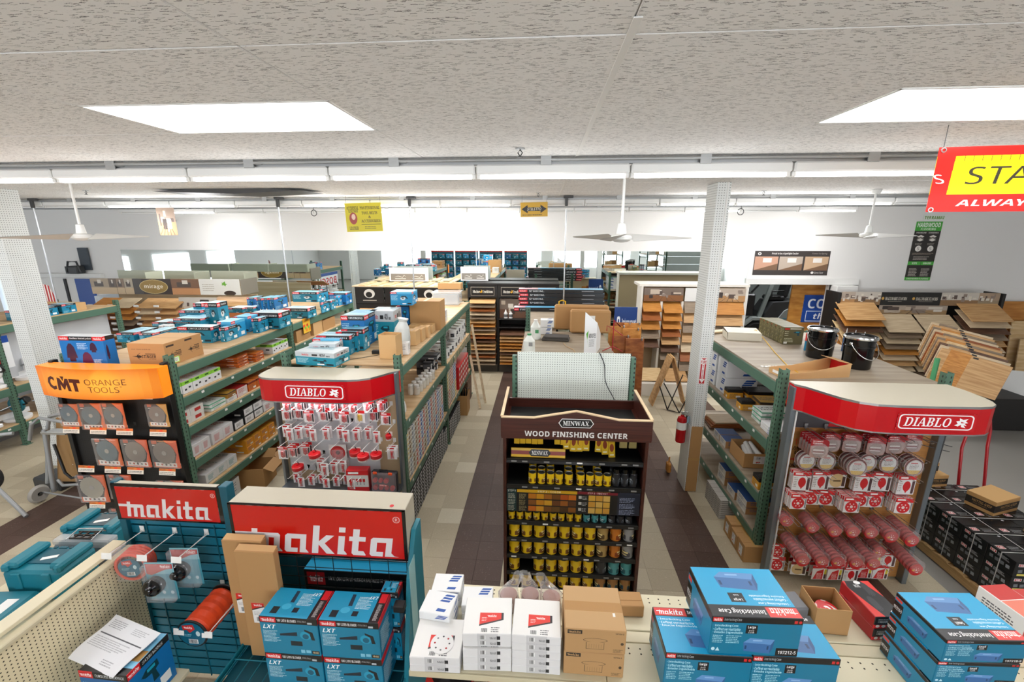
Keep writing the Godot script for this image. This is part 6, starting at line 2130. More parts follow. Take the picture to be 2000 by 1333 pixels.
	part("sign_face", block(V3(0.77, 0.262, 0.006), 0.001), mk_sign("narrow_sign", 768, 262, -0.03, 0.34, 0.99, 0.6), n, V3(-2.7, 1.567, -2.62) - q)
	part("side_post", block(V3(0.05, 1.86, 0.06), 0.004), mat("teal_dark"), n, V3(-3.1, 0, -2.66) - q)
	part("side_post", block(V3(0.06, 1.86, 0.08), 0.004), mat("teal_dark"), n, V3(-2.26, 0, -2.66) - q)
	part("back_sheet", block(V3(0.8, 1.5, 0.008), 0.001), mat("teal_sheet", "0d6678", 0.35), n, V3(-2.68, 0.04, -2.69) - q)
	for k in 19:
		part("slat", block(V3(0.8, 0.066, 0.01), 0.004), mat("teal_slat", "12708a", 0.3), n, V3(-2.68, 0.08 + 0.078 * k, -2.668) - q)
	for k in 3:
		part("rib", block(V3(0.008, 1.45, 0.008), 0.001), mat("teal_dark"), n, V3(-2.95 + 0.27 * k, 0.06, -2.66) - q)
	for x in [-2.98, -2.72, -2.47]:
		hook(n, V3(x, 1.43, -2.65) - q, 0.28, mat("white_wire"), true)
	hook(n, V3(-2.42, 0.98, -2.65) - q, 0.42, mat("white_wire"), true)
	hook(n, V3(-2.22, 0.97, -2.65) - q, 0.42, mat("white_wire"), true)
	part("cord_plug", join([[tube([V3(0, 0.09, 0), V3(0.004, 0.05, 0.01), V3(-0.012, 0.02, 0.012)], 0.004, 6), Vector3.ZERO], [block(V3(0.022, 0.045, 0.018), 0.004), V3(-0.014, -0.02, 0.012)]]), mat("black"), n, V3(-2.985, 1.08, -2.6) - q)
	# spool of orange line in a clear pack, trimmer head packs and the large spool
	var orange := mat("line_orange", "e2481e", 0.4)
	var art := blank(128, 128, "12627c")
	poly(art, PV([V2(24, 18), V2(76, 10), V2(84, 34), V2(56, 56), V2(44, 40), V2(26, 42)]), "c8281e")
	makita(art, 30, 20, 44, 14, "ffffff")
	barcode(art, 46, 92, 40, 20)
	print_lines(art, 20, 64, 50, 2, 8, "9ad0dc", 3)
	disc(art, 94, 58, 10, 14, "c8dce0")
	var sp := picture("spool_label", art, 0.3)
	var s1 := thing("line_spool", "coil of orange trimmer line with teal centre label in a clear pack", "spool", V3(-2.87, 1.33, -2.45), 8)
	var ring := []
	for k in 40:
		var a := TAU * k / 40
		ring.append(V3(0.1 * cos(a), 0.1 * sin(a), 0))
	for k in 5:
		part("line", tube(ring, 0.011, 8, true), orange, s1, V3(0, 0, -0.05 + 0.022 * k))
	part("label", prism(round_rect_pts(-0.076, -0.076, 0.152, 0.152, 0.075), 0.004), sp, s1, V3(0, 0, 0.05))
	part("shell", carton(V3(0.24, 0.26, 0.12), 0.03), mat("clear"), s1, V3(0, -0.13, 0.0))
	for e in [[-2.62, 1.37, -2.38, 0.0], [-2.5, 1.42, -2.47, -0.0]]:
		var h := thing("trimmer_head", "black bump feed trimmer head in a clear pack, %s" % ["front of the pair", "behind the front one"][int(e[0] > -2.55)], "pack", V3(e[0], e[1], e[2]), 4, "trimmer heads on the hook")
		var im := blank(96, 128, "4a9cae")
		rect(im, 0, 0, 96, 40, "8ac4d0")
		poly(im, PV([V2(4, 6), V2(92, 6), V2(92, 22), V2(70, 24), V2(20, 44), V2(4, 40)]), "c8281e")
		makita(im, 50, 8, 36, 12, "ffffff")
		for k in 3:
			disc(im, 20 + 28 * k, 104, 6, 6, "cfe6ea")
		part("card", block(V3(0.2, 0.3, 0.003), 0.001), picture("head_card", im, 0.3) if not mats.has("head_card") else mats["head_card"], h, V3(0, -0.26, 0))
		part("head", lathe([[0, 0], [0.058, 0], [0.062, 0.01], [0.062, 0.035], [0.055, 0.04], [0.055, 0.05], [0.06, 0.055], [0.05, 0.07], [0.028, 0.078], [0.024, 0.095], [0.016, 0.1], [0, 0.1]], 22), mat("black_gloss"), h, V3(-0.03, -0.13, 0.004), V3(80, 0, 0))
		part("shell", carton(V3(0.2, 0.3, 0.05), 0.014), mat("clear"), h, V3(0, -0.26, 0.027))
	var s2 := thing("line_spool", "large spool of orange trimmer line with black flanges on white hooks", "spool", V3(-2.33, 0.98, -2.24), 0)
	part("wound_line", lathe([[0.05, 0.015], [0.092, 0.015], [0.1, 0.03], [0.096, 0.06], [0.1, 0.09], [0.097, 0.12], [0.1, 0.15], [0.096, 0.18], [0.1, 0.21], [0.098, 0.25], [0.1, 0.28], [0.092, 0.3], [0.05, 0.3]], 28), orange, s2, V3(0, 0, -0.31), V3(90, 0, 0))
	for z in [0.0, -0.315]:
		part("flange", lathe([[0, 0], [0.105, 0], [0.108, 0.006], [0.105, 0.012], [0, 0.012]], 28), mat("black"), s2, V3(0, 0, z - 0.006), V3(90, 0, 0))
	part("label", prism(round_rect_pts(-0.095, -0.095, 0.19, 0.19, 0.094), 0.002), sp, s2, V3(0, 0, 0.0075))

# ---------------------------------------------------------------- wood stain display in the middle
func stain_center() -> void:
	var t := thing("stain_display", "dark wooden wood finishing display with a peaked header and black shelves", "display stand", V3(0.31, 0, -3.95))
	var o := t.position
	var wood := mat("redwood")
	for x in [-0.325, 0.945]:
		part("side_panel", block(V3(0.03, 1.84, 0.7), 0.004), wood, t, V3(x, 0, -3.97) - o)
		part("crown_side", block(V3(0.024, 0.2, 0.74), 0.003), wood, t, V3(x + (-0.02 if x < 0 else 0.02), 1.83, -3.97) - o)
		part("crown_edge", block(V3(0.028, 0.012, 0.74), 0.002), mat("raw_edge", "d8bd96", 0.6), t, V3(x + (-0.02 if x < 0 else 0.02), 2.03, -3.97) - o)
	var prof := PV([V2(-0.66, 0), V2(0.66, 0), V2(0.66, 0.2), V2(0.37, 0.2), V2(0, 0.272), V2(-0.37, 0.2), V2(-0.66, 0.2)])
	part("header", prism(prof, 0.022), wood, t, V3(0.31, 1.825, -3.6) - o)
	var edge := []
	for k in range(2, 6):
		var a := prof[k]
		var b := prof[k + 1]
		edge.append([block(V3((b - a).length() + 0.004, 0.012, 0.03), 0.002), at(V3((a.x + b.x) / 2, (a.y + b.y) / 2 - 0.003, 0), V3(0, 0, rad_to_deg(atan2((b - a).y, (b - a).x)) + 180))])
	part("header_edge", join(edge), mat("raw_edge"), t, V3(0.31, 1.825, -3.6) - o)
	part("crown_back", block(V3(1.3, 0.1, 0.02), 0.002), wood, t, V3(0.31, 1.83, -4.31) - o)
	part("top_board", block(V3(1.24, 0.02, 0.68), 0.002), mat("black"), t, V3(0.31, 1.815, -3.97) - o)
	part("back_panel", block(V3(1.24, 1.8, 0.012), 0.001), mat("black"), t, V3(0.31, 0.02, -4.2) - o)
	var im := blank(320, 96, "3c1c16")
	poly(im, PV([V2(0, 48), V2(30, 0), V2(290, 0), V2(320, 48), V2(290, 96), V2(30, 96)]), "f2f2f0")
	poly(im, PV([V2(8, 48), V2(34, 7), V2(286, 7), V2(312, 48), V2(286, 89), V2(34, 89)]), "0e0e10")
	txt(im, "MINWAX", 40, 24, 236, 50, "f4f4f2", true, true)
	poly(im, round_rect_pts(282, 66, 6, 6, 3), "f4f4f2")
	part("badge", prism(PV([V2(-0.155, 0), V2(-0.125, 0.042), V2(0.125, 0.042), V2(0.155, 0), V2(0.125, -0.042), V2(-0.125, -0.042)]), 0.004), picture("stain_badge", im, 0.3), t, V3(0.31, 1.99, -3.586) - o)
	var tm := TextMesh.new()
	tm.text = "WOOD FINISHING CENTER"
	tm.font = font(true, false)
	tm.font_size = 32
	tm.pixel_size = 0.0021
	tm.depth = 0.003
	tm.curve_step = 2.0
	var bb := tm.get_aabb()
	var lt := part("lettering", tm, mat("white"), t, V3(0.31, 1.878, -3.588) - o)
	lt.scale = V3(0.905 / bb.size.x, 0.05 / bb.size.y, 1)
	# shelves
	for e in [[1.6, 0.44], [1.335, 0.44], [0.945, 0.3], [0.757, 0.3], [0.57, 0.3], [0.375, 0.3], [0.19, 0.3]]:
		var s := part("shelf", block(V3(1.24, 0.018, e[1]), 0.002), mat("black"), t, V3(0.31, e[0] - 0.018, -3.635 - e[1] / 2) - o)
		part("price_rail", block(V3(1.24, 0.04, 0.006), 0.001), mat("rail_black", "1c1c1e", 0.3), s, V3(0, -0.024, e[1] / 2 + 0.002), V3(-12, 0, 0))
		for k in 12:
			if (k * 7 + int(e[0] * 100)) % 5 < 3:
				part("price_tag", block(V3(0.05, 0.014, 0.001), 0.0002), mat("label_white") if (k * 3 + int(e[0] * 50)) % 7 == 0 else mat("tag_grey", "8a8a88", 0.5), s, V3(-0.55 + 0.1 * k, -0.01, e[1] / 2 + 0.009), V3(-12, 0, 0))
	part("kick", block(V3(1.24, 0.12, 0.02), 0.002), mat("black"), t, V3(0.31, 0, -3.66) - o)
	# colour chart
	var ch := blank(512, 104, "15171a")
	rect(ch, 0, 0, 38, 104, "1d3a3c")
	txt(ch, "STEP 1", 4, 3, 30, 9, "e8e8e0")
	rect(ch, 40, 0, 232, 14, "d8a820")
	txt(ch, "STEP 2 - COLOR", 120, 3, 90, 8, "f4ecd0")
	rect(ch, 272, 0, 154, 12, "7a1a2a")
	txt(ch, "STEP 3 - PROTECT", 312, 2, 76, 8, "f0e0e0")
	rect(ch, 426, 0, 86, 104, "1a2236")
	var hues := ["c87a1e", "d8981e", "a8661e", "7a4a1c", "b8541c", "d0701e", "8a5424", "c8861e", "d8a02a", "6a3e1e", "9a5a20", "5a341c", "c8681c", "d89a28", "7a4c1c", "6a4a20", "4a3018", "8a521c"]
	for r in 3:
		for k in 6:
			rect(ch, 84 + 31 * k, 18 + 29 * r, 30, 24, hues[(r * 6 + k)])
		for k in 3:
			rect(ch, 316 + 28 * k, 16 + 29 * r, 26, 26, ["d8a840", "d0983a", "dcb45c"][(r + k) % 3])
		print_lines(ch, 48, 22 + 28 * r, 30, 5, 5, "c8b880", r + 2)
		print_lines(ch, 6, 22 + 28 * r, 28, 4, 6, "c8c8b8", r + 5)
		rect(ch, 278, 20 + 28 * r, 12, 14, "c8c8c4")
		print_lines(ch, 292, 22 + 28 * r, 20, 3, 6, "b8b8b8", r + 3)
		print_lines(ch, 434, 22 + 28 * r, 60, 4, 6, "9aa8c8", r + 4)
	part("colour_chart", block(V3(1.235, 0.235, 0.012), 0.002), picture("colour_chart", ch, 0.35), t, V3(0.31, 1.05, -3.64) - o)
	stain_tins()

func stain_label(key: String, base: String, band: String, ink := "f0e0a0") -> StandardMaterial3D:
	if mats.has(key):
		return mats[key]
	var im := blank(128, 64, base)
	for k in 2:
		var x := 64 * k
		poly(im, PV([V2(x + 8, 26), V2(x + 32, 18), V2(x + 56, 26), V2(x + 56, 40), V2(x + 32, 44), V2(x + 8, 40)]), band)
		rect(im, x + 16, 22, 32, 6, ink)
		rect(im, x + 22, 50, 20, 6, "f4f0e4")
		rect(im, x + 20, 32, 24, 4, ink)
	return picture(key, im, 0.3)

func stain_tins() -> void:
	var y := stain_label("stain_yellow", "f4cc1a", "7a4a18")
	var tan := stain_label("stain_tan", "b89a5c", "5a4020")
	var org := stain_label("stain_orange", "d07a24", "8a3c14")
	var sil := stain_label("stain_silver", "9a9ca0", "4a4a50")
	var teal := stain_label("stain_teal", "4a9ca4", "1c5a64", "d8f0f0")
	var blk := stain_label("stain_black", "26282e", "4a5058", "b8c0c8")
	var rust := stain_label("stain_rust", "a87844", "2a4a5a")
	var names := {y: "yellow", tan: "tan", org: "orange", sil: "silver", teal: "teal", blk: "black", rust: "rust and blue"}
	var rows := [[0.757, [y, y, y, y, y, y, y, tan, org, sil], "upper full row"], [0.57, [y, y, y, y, y, y, y, tan, org, sil], "second full row"], [0.375, [y, null, y, y, y, y, y, blk, teal, teal], "third full row"], [0.19, [y, y, y, y, y, y, y, rust, rust, rust], "lowest row"]]
	for e in rows:
		var proto := {}
		for depth in 2:
			for i in 10:
				var m = e[1][i]
				if m == null:
					continue
				var p := V3(-0.24 + 0.122 * i, e[0] + 0.0005, -3.7 - 0.116 * depth)
				var lab := "%s stain tin, %s from the post side of the %s%s" % [names[m], ORD[i], e[2], ", behind the front one" if depth else ""]
				if not proto.has(m):
					proto[m] = tin("stain_tin", lab, 0.054, 0.132, m, p, "stain tins in the " + e[2], false)
				else:
					copy(proto[m], p, rng.randf_range(-20, 20), lab)
	var small: Node3D = null
	for i in 15:
		var m: Material = y if i < 9 else (teal if i < 12 else blk)
		tin("stain_tin", "small %s stain tin below the colour chart, %s along the row" % [names[m], ORD[i]], 0.034, 0.075, m, V3(-0.265 + 0.0795 * i, 0.9455, -3.69), "small tins below the chart", false)
	for i in 9:
		for d in [3, 2, 3, 1, 3, 3, 1, 3, 1][i]:
			tin("stain_tin", "yellow tin with a shiny lid on the shelf above the colour chart, %s stack, %s back" % [ORD[i], ORD[d]], 0.037, 0.105, y, V3([-0.07, 0.015, 0.1, 0.18, 0.27, 0.38, 0.465, 0.545, 0.625][i], 1.336, -3.69 - 0.082 * d), "tins above the chart", false)
	var can: Node3D = null
	for i in 3:
		for d in 3:
			var p := V3(0.705 + 0.078 * i, 1.336, -3.69 - 0.075 * d)
			var lab := "black spray can above the colour chart, %s column, %s back" % [ORD[i], ORD[d]]
			if can == null:
				can = thing("spray_can", lab, "spray can", p, 0, "black spray cans")
				part("body", lathe([[0, 0], [0.032, 0], [0.034, 0.004], [0.034, 0.125], [0.024, 0.135]], 16), blk, can)
				part("cap", lathe([[0.029, 0.13], [0.03, 0.132], [0.028, 0.17], [0, 0.172]], 16), mat("black_gloss"), can)
			else:
				copy(can, p, rng.randf_range(-30, 30), lab)
	var bar := blank(256, 48, "e0b418")
	rect(bar, 0, 14, 256, 20, "8a2a14")
	poly(bar, PV([V2(84, 24), V2(96, 6), V2(176, 6), V2(188, 24), V2(176, 42), V2(96, 42)]), "121214")
	txt(bar, "MINWAX", 98, 14, 76, 20, "f4f4f0", true, true)
	solo("shelf_sign", "yellow and red striped strip sign lying on the top shelf of the stain display", "sign", block(V3(0.5, 0.085, 0.02), 0.003), picture("strip_sign", bar, 0.3), V3(-0.02, 1.602, -3.67), V3(-14, 0, 0))
	var yel := blank(48, 96, "e0b828")
	rect(yel, 0, 0, 48, 14, "c89a1c")
	disc(yel, 24, 40, 15, 22, "8a3a1c")
	rect(yel, 10, 76, 28, 8, "f4ecc8")
	picture("brush_card", yel, 0.35)
	for i in 10:
		var x: float = -0.22 + 0.055 * i + (0.1 if i >= 5 else 0.0) - (0.0 if i < 5 else 0.0)
		solo("filler_stick", "flat yellow pack hanging under the header, %s from the aisle post" % ORD[i], "pack", block(V3(0.052, 0.15, 0.016), 0.003), mat("filler_yellow", "e2b41e", 0.4), V3(x, 1.71, -3.72 - 0.004 * (i % 3)), V3(0, 0, rng.randf_range(-2, 2)), "yellow packs under the header")
	for i in 7:
		solo("brush_pack", "yellow brush pack with a brown oval, %s from the black spray can end" % ORD[6 - i], "pack", block(V3(0.06, 0.17, 0.014), 0.003), mats["brush_card"], V3([0.24, 0.3, 0.36, 0.42, 0.53, 0.595, 0.66][i], [1.67, 1.65, 1.65, 1.66, 1.65, 1.63, 1.6005][i], -3.72 + 0.004 * (i % 2)), V3(0, 0, [2, -3, 1, 0, -2, 3, 4][i]), "brush packs on the stain display")
	for i in 2:
		solo("sample_pack", "small clear pack at the end of the stain display's top shelf, %s of two" % ORD[i], "pack", carton(V3(0.07, 0.09, 0.02), 0.004), mat("pack_olive", "a89860", 0.3), V3(0.76 + 0.085 * i, 1.69, -3.74), Vector3.ZERO, "clear packs at the end")
	# pegboard end of the rack behind, with its cable
	var pb := thing("pegboard_panel", "tall pale green pegboard closing the rack end behind the stain display", "panel", V3(0.335, 0, -4.5))
	part("board", block(V3(1.19, 2.38, 0.012), 0.001), mat("peg_pale"), pb)
	part("edge_post", block(V3(0.05, 2.34, 0.07), 0.003), mat("slotted_green"), pb, V3(-0.625, 0, -0.01))
	part("edge_post", block(V3(0.05, 2.34, 0.07), 0.003), mat("slotted_green"), pb, V3(0.625, 0, -0.01))
	var pts := []
	for k in 15:
		var u := k / 14.0
		pts.append(V3(0.6 + 0.19 * u + 0.02 * sin(u * 9), 2.385 - 0.6 * u + (0.0 if k > 0 else 0.01), -4.482 + 0.1 * u * u))
	solo("cable", "dark cable hanging down over the pale pegboard", "cable", tube(pts, 0.005, 6), mat("dark_grey"))

# ---------------------------------------------------------------- the counter shelf at the front
func counter_goods() -> void:
	var t := thing("gondola_shelf", "cream steel gondola with punched flat top shelves at the front", "shelf unit", V3(1.3, 0, -2.0))
	var o := t.position
	var pc := mat("cream")
	for k in 4:
		var x := -0.15 + 1.0 * k
		if k > 3:
			continue
		for e in [["front_shelf", -1.835, 0.23], ["back_shelf", -2.16, 0.26]]:
			var s := part(e[0], block(V3(0.996, 0.03, e[2]), 0.004), pc, t, V3(x, 1.43, e[1]) - o)
			for r in 2:
				var holes := []
				for h in 15:
					holes.append([lathe([[0, 0], [0.005, 0], [0, 0.0004]], 8), V3(-0.42 + 0.06 * h, 0.0302, -e[2] / 2 + 0.035 + 0.03 * r)])
				part("punched_hole", join(holes), mat("hole_dark", "3a352a", 0.9), s)
		part("centre_strip", block(V3(0.996, 0.028, 0.07), 0.003), pc, t, V3(x, 1.428, -1.992) - o)
		part("shelf_lip", block(V3(0.996, 0.035, 0.012), 0.003), mat("cream_dark"), t, V3(x, 1.425, -1.714) - o)
		part("back_panel", block(V3(0.99, 1.42, 0.02), 0.001), mat("peg_cream"), t, V3(x, 0.0, -1.99) - o)
		part("lower_shelf", block(V3(0.99, 0.03, 0.36), 0.003), pc, t, V3(x, 1.05, -1.8) - o)
		part("base_deck", block(V3(0.99, 0.16, 0.46), 0.004), pc, t, V3(x, 0, -1.8) - o)
	var y := 1.461
	# white disc cartons in three piles
	var g := "white disc cartons on the cream shelf"
	for e in [[-0.515, -1.825, 2, 0.255, 0.23, 1, "pile with a loose disc on it"], [-0.255, -1.848, 5, 0.245, 0.225, 3, "middle pile"], [-0.003, -1.852, 5, 0.243, 0.225, 0, "pile beside the brown cartons"]]:
		for k in e[2]:
			var dz := -0.012 if (e[2] == 5 and k == 3 and e[0] < -0.2) else 0.0
			box("disc_carton", "disc_box", e[0], y + 0.0468 * k, e[1] + dz, e[3], 0.0462, e[4], e[5] + rng.randf_range(-0.6, 0.6), "flat white disc carton, %s up in the %s" % [ORD[k], e[6]], g)
	var pr := round_rect_pts(-0.06, -0.06, 0.12, 0.12, 0.0595)
	var dm := blank(128, 128, "e8e7e6")
	for k in 8:
		disc(dm, 64 + 40 * cos(TAU * k / 8), 64 + 40 * sin(TAU * k / 8), 5, 5, ["4a4a4e", "a82a2c", "7a7a7c"][k % 3])
	solo("sanding_disc", "loose white sanding disc with eight holes lying on the low white pile", "disc", join([[prism(pr, 0.002), at(Vector3.ZERO, V3(-90, 0, 0))]]), picture("loose_disc", dm, 0.7), V3(-0.49, 1.5565, -1.79))
	for e in [[-0.555, -2.0, 1.461, -7, "front, lower of the pair"], [-0.555, -2.0, 1.532, -7, "front, upper of the pair"], [-0.545, -2.185, 1.461, 2, "behind, lower"], [-0.545, -2.185, 1.514, 1, "behind, upper"], [-0.35, -2.1, 1.461, 4, "beside the bagged discs, lower"], [-0.35, -2.1, 1.513, 3, "beside the bagged discs, upper"]]:
		box("abrasive_carton", "abrasive_box", e[0], e[2], e[1], 0.175, 0.069 if e[4].begins_with("front") else 0.05, 0.155 if e[1] > -2.1 else 0.14, e[3], "white carton with slanted blue bars on the cream shelf, " + e[4], "blue barred cartons at the front")
	# discs in clear bags
	for i in 3:
		var b := thing("disc_roll", "roll of sanding discs in a crumpled clear bag, %s of three from the blue barred cartons" % ORD[i], "roll", V3(-0.17 + 0.125 * i, y, -2.13 - 0.012 * (i % 2)), 0, "bagged disc rolls")
		part("discs", lathe([[0, 0], [0.05, 0], [0.052, 0.01], [0.05, 0.03], [0.052, 0.05], [0.05, 0.07], [0.052, 0.09], [0.05, 0.1], [0, 0.1]], 18), mat("disc_pink", "a87c74", 0.6), b)
		var st := begin()
		var r := RandomNumberGenerator.new()
		r.seed = 30 + i
		var rings := []
		for e in [[0.055, 0.0], [0.06, 0.06], [0.058, 0.11], [0.045, 0.15], [0.028, 0.19], [0.03, 0.23]]:
			var ring := []
			for k in 16:
				var q: float = e[0] * (1.0 + r.randf_range(-0.16, 0.16))
				ring.append(V3(q * cos(TAU * k / 16) + maxf(0, e[1] - 0.12) * [0.5, -0.3, -0.6][i], e[1] + r.randf_range(-0.01, 0.01), q * sin(TAU * k / 16)))
			rings.append(ring)
		for a in 5:
			for k in 16:
				var k2 := (k + 1) % 16
				var n: Vector3 = (rings[a][k] - V3(0, rings[a][k].y, 0)).normalized()
				quad(st, rings[a][k], rings[a][k2], rings[a + 1][k2], rings[a + 1][k], n)
		st.generate_normals()
		part("bag", st.commit(), clear_plastic("bag_film", "f6f8f8", 0.22), b)
	# brown cartons
	for k in 2:
		box("tool_carton", "kraft_tool", 0.285, y + 0.143 * k, -1.885, 0.297, 0.142, 0.27, -1 + k, "brown tool carton with a printed flange drawing, %s of two" % ["lower", "upper"][k], "brown tool cartons")
	var fl := box("cardboard_carton", "kraft", 0.385, y, -2.165, 0.45, 0.075, 0.11, 1.7, "flat brown carton with a white shipping label behind the brown tool cartons")
	part("label", block(V3(0.12, 0.001, 0.04), 0.0002), mat("paper"), fl, V3(-0.02, 0.0755, 0.02))
	# interlocking case cartons
	var big := "large teal case cartons"
	case_box("case_large", "Large", "197212-5", false)
	case_box("case_large_turned", "Large", "197212-5", true)
	case_box("case_small", "Small", "197210-9", true)
	for e in [["case_large", 0.812, y, -1.84, 0.402, 0.225, 0.265, 0.5, "lower one, nearer the brown cartons"], ["case_large", 1.217, y, -1.845, 0.402, 0.225, 0.245, 1.0, "lower one, nearer the open brown box"], ["case_large_turned", 1.01, y + 0.226, -1.875, 0.412, 0.216, 0.31, 1.5, "resting across the two lower ones"]]:
		drawn[e[0]] = mats[e[0]]
		box("case_carton", e[0], e[1], e[2], e[3], e[4], e[5], e[6], e[7], "large teal tool case carton, " + e[8], big)
	drawn["case_small"] = mats["case_small"]
	for k in 3:
		box("case_carton", "case_small", 2.01 + 0.006 * k, y + 0.126 * k, -1.87, 0.368, 0.125, 0.275, 1 + k, "low teal tool case carton, %s in the pile of three" % ["bottom", "middle", "top"][k], "low teal case cartons")
	var ob := open_box("cardboard_carton", "small open brown box with bagged discs inside, on the cream back shelf", V3(0.182, 0.165, 0.165), V3(1.62, y, -2.16), -2, false)
	for i in 3:
		solo("disc_pack", "bagged red and white disc in the small open brown box, %s up" % ORD[i], "pack", lathe([[0, 0], [0.06, 0], [0.06, 0.012], [0, 0.012]], 18), pack_art("five"), V3(1.61 + 0.01 * i, y + 0.06 + 0.014 * i, -2.15), V3(8, 20 * i, 0), "discs in the open box")
	for i in 2:
		solo("respirator_pack", "grey plastic pack of dark pads behind the stacked case cartons, %s" % ["lower", "upper"][i], "pack", carton(V3(0.15, 0.06, 0.13), 0.01), mat("pack_grey", "75767a", 0.25), V3(1.44, y + 0.061 * i, -2.17 - 0.01 * i), V3(0, 6 * i, 0), "grey packs behind the cases")
	for k in 2:
		box("glove_carton", "glove_box", 1.885, y + 0.077 * k, -2.19, 0.158, 0.076, 0.255, 6 - 2 * k, "red and black glove carton beside the open box, %s of two" % ["lower", "upper"][k], "glove cartons")
	for k in 2:
		box("shim_carton", "white_long", 2.62 + 0.18 * k, 1.461, -2.12, 0.16, 0.2 - 0.015 * k, 0.34, 8, "white carton with red end bands next to the low case pile, %s one" % ["nearer", "farther"][k], "white cartons with red bands")
	box("cardboard_carton", "plain_white", 1.2, y, -2.22, 0.07, 0.12, 0.06, 0, "small white box peeping out behind the stacked case cartons")
	for k in 3:
		box("disc_carton", "glove_box", -0.45 + 0.32 * k, 1.081, -1.74, 0.24, 0.3, 0.14, 0, "red labelled carton on the shelf under the white piles, %s" % ORD[k], "red labelled cartons below")
	# the cream gondola along the side wall of the bay
	var s := thing("gondola_shelf", "cream pegboard gondola with a flat top rail running away beside the teal displays", "shelf unit", V3(-3.06, 0, -2.13))
	part("pegboard", block(V3(0.03, 1.36, 0.86), 0.001), mat("peg_cream"), s, V3(0.06, 0, 0))
	part("top_rail", block(V3(0.1, 0.028, 0.88), 0.003), pc, s, V3(-0.03, 1.385, 0))
	part("rail_ledge", block(V3(0.06, 0.03, 0.88), 0.006), mat("cream_dark"), s, V3(0.06, 1.352, 0))
	part("upright", block(V3(0.05, 1.38, 0.035), 0.002), pc, s, V3(0.05, 0, 0.45))
	for k in 12:
		part("slot", block(V3(0.02, 0.022, 0.004), 0.001), mat("hole_dark"), s, V3(0.055, 0.9 + 0.04 * k, 0.468))
	part("shelf", block(V3(0.6, 0.03, 0.5), 0.003), pc, s, V3(0.38, 0.68, 0.17))
	part("outer_shelf", block(V3(0.9, 0.03, 0.9), 0.003), pc, s, V3(-0.53, 1.0, -0.2))
	part("base", block(V3(0.5, 0.14, 0.84), 0.003), pc, s, V3(-0.3, 0, 0))
	var mb := box("tool_carton", "mk_blue", -2.6, 0.711, -2.03, 0.325, 0.34, 0.29, -2, "blue and black tool carton under a sheet of paper beside the teal slats")
	part("tape", block(V3(0.31, 0.001, 0.07), 0.0002), mat("tape"), mb, V3(0, 0.3402, 0.02))
	var st := begin()
	var n := 10
	var pim := blank(256, 200, "e6e8ec")
	print_lines(pim, 16, 16, 90, 5, 7, "9a9ca4", 3)
	print_lines(pim, 140, 20, 80, 4, 7, "b0b2b8", 4)
	rect(pim, 14, 74, 228, 5, "5a5c62")
	print_lines(pim, 16, 90, 190, 6, 8, "b4b6bc", 6)
	print_lines(pim, 150, 160, 70, 3, 8, "a8aab0", 8)
	for a in n:
		for b in 2:
			pass
		var z0 := -0.14 + 0.028 * a
		var f := func(z: float) -> float: return 0.01 + 0.02 * pow(absf(z) / 0.14, 3.0) * (1.0 if z < 0 else -1.4)
		for sgn in [1.0, -1.0]:
			quad(st, V3(-0.21, f.call(z0) + 0.0006 * sgn, z0), V3(0.21, f.call(z0) * 0.5 + 0.0006 * sgn, z0), V3(0.21, f.call(z0 + 0.028) * 0.5 + 0.0006 * sgn, z0 + 0.028), V3(-0.21, f.call(z0 + 0.028) + 0.0006 * sgn, z0 + 0.028), V3(0, sgn, 0), V2(0, float(a) / n), V2(1, float(a) / n), V2(1, float(a + 1) / n), V2(0, float(a + 1) / n))
	solo("paper_sheet", "curled white delivery note lying on the blue and black tool carton", "paper", st.commit(), picture("delivery_note", pim, 0.7), V3(-2.68, 1.068, -2.05), V3(3, -14, 0))
	# stackable teal tool cases on the far side of it
	for e in [[-3.6, -2.5, 1.031, "nearest the punched cream rail"], [-3.63, -2.92, 1.031, "behind the clear lidded organiser"]]:
		var c := thing("tool_case", "teal stackable plastic tool case with raised corners, " + e[3], "tool case", V3(e[0], e[2], e[1]), 3, "teal stackable cases")
		var m := mat("case_teal", "13788a", 0.42)
		part("body", carton(V3(0.44, 0.25, 0.27), 0.02), m, c)
		part("lid_panel", block(V3(0.2, 0.012, 0.15), 0.003), mat("teal_dark"), c, V3(-0.01, 0.246, -0.02))
		for sx in [-1, 1]:
			part("lid_rib", carton(V3(0.1, 0.05, 0.25), 0.018), m, c, V3(sx * 0.165, 0.25, -0.008))
			part("latch", carton(V3(0.06, 0.13, 0.02), 0.006), m, c, V3(sx * 0.11, 0.11, 0.138))
			part("corner_foot", carton(V3(0.05, 0.06, 0.05), 0.014), m, c, V3(sx * 0.19, 0.24, 0.115))
		part("label", block(V3(0.1, 0.002, 0.03), 0.0004), mat("label_white"), c, V3(0.0, 0.259, 0.0), V3(0, 20, 0))
		part("handle_slots", join([[block(V3(0.024, 0.006, 0.02), 0.001), V3(-0.06, 0, 0)], [block(V3(0.06, 0.006, 0.02), 0.001), V3(0, 0, 0)], [block(V3(0.024, 0.006, 0.02), 0.001), V3(0.06, 0, 0)]]), mat("teal_dark"), c, V3(-0.01, 0.251, -0.112))
	var og := thing("organiser_case", "clear lidded organiser with a black grid handle between the teal cases", "tool case", V3(-3.58, 1.032, -2.735), 3)
	part("tray", carton(V3(0.46, 0.2, 0.09), 0.012), mat("organiser_grey", "8f969c", 0.3), og)
	part("lid", carton(V3(0.46, 0.05, 0.09), 0.012), mat("cloudy"), og, V3(0, 0.2, 0))
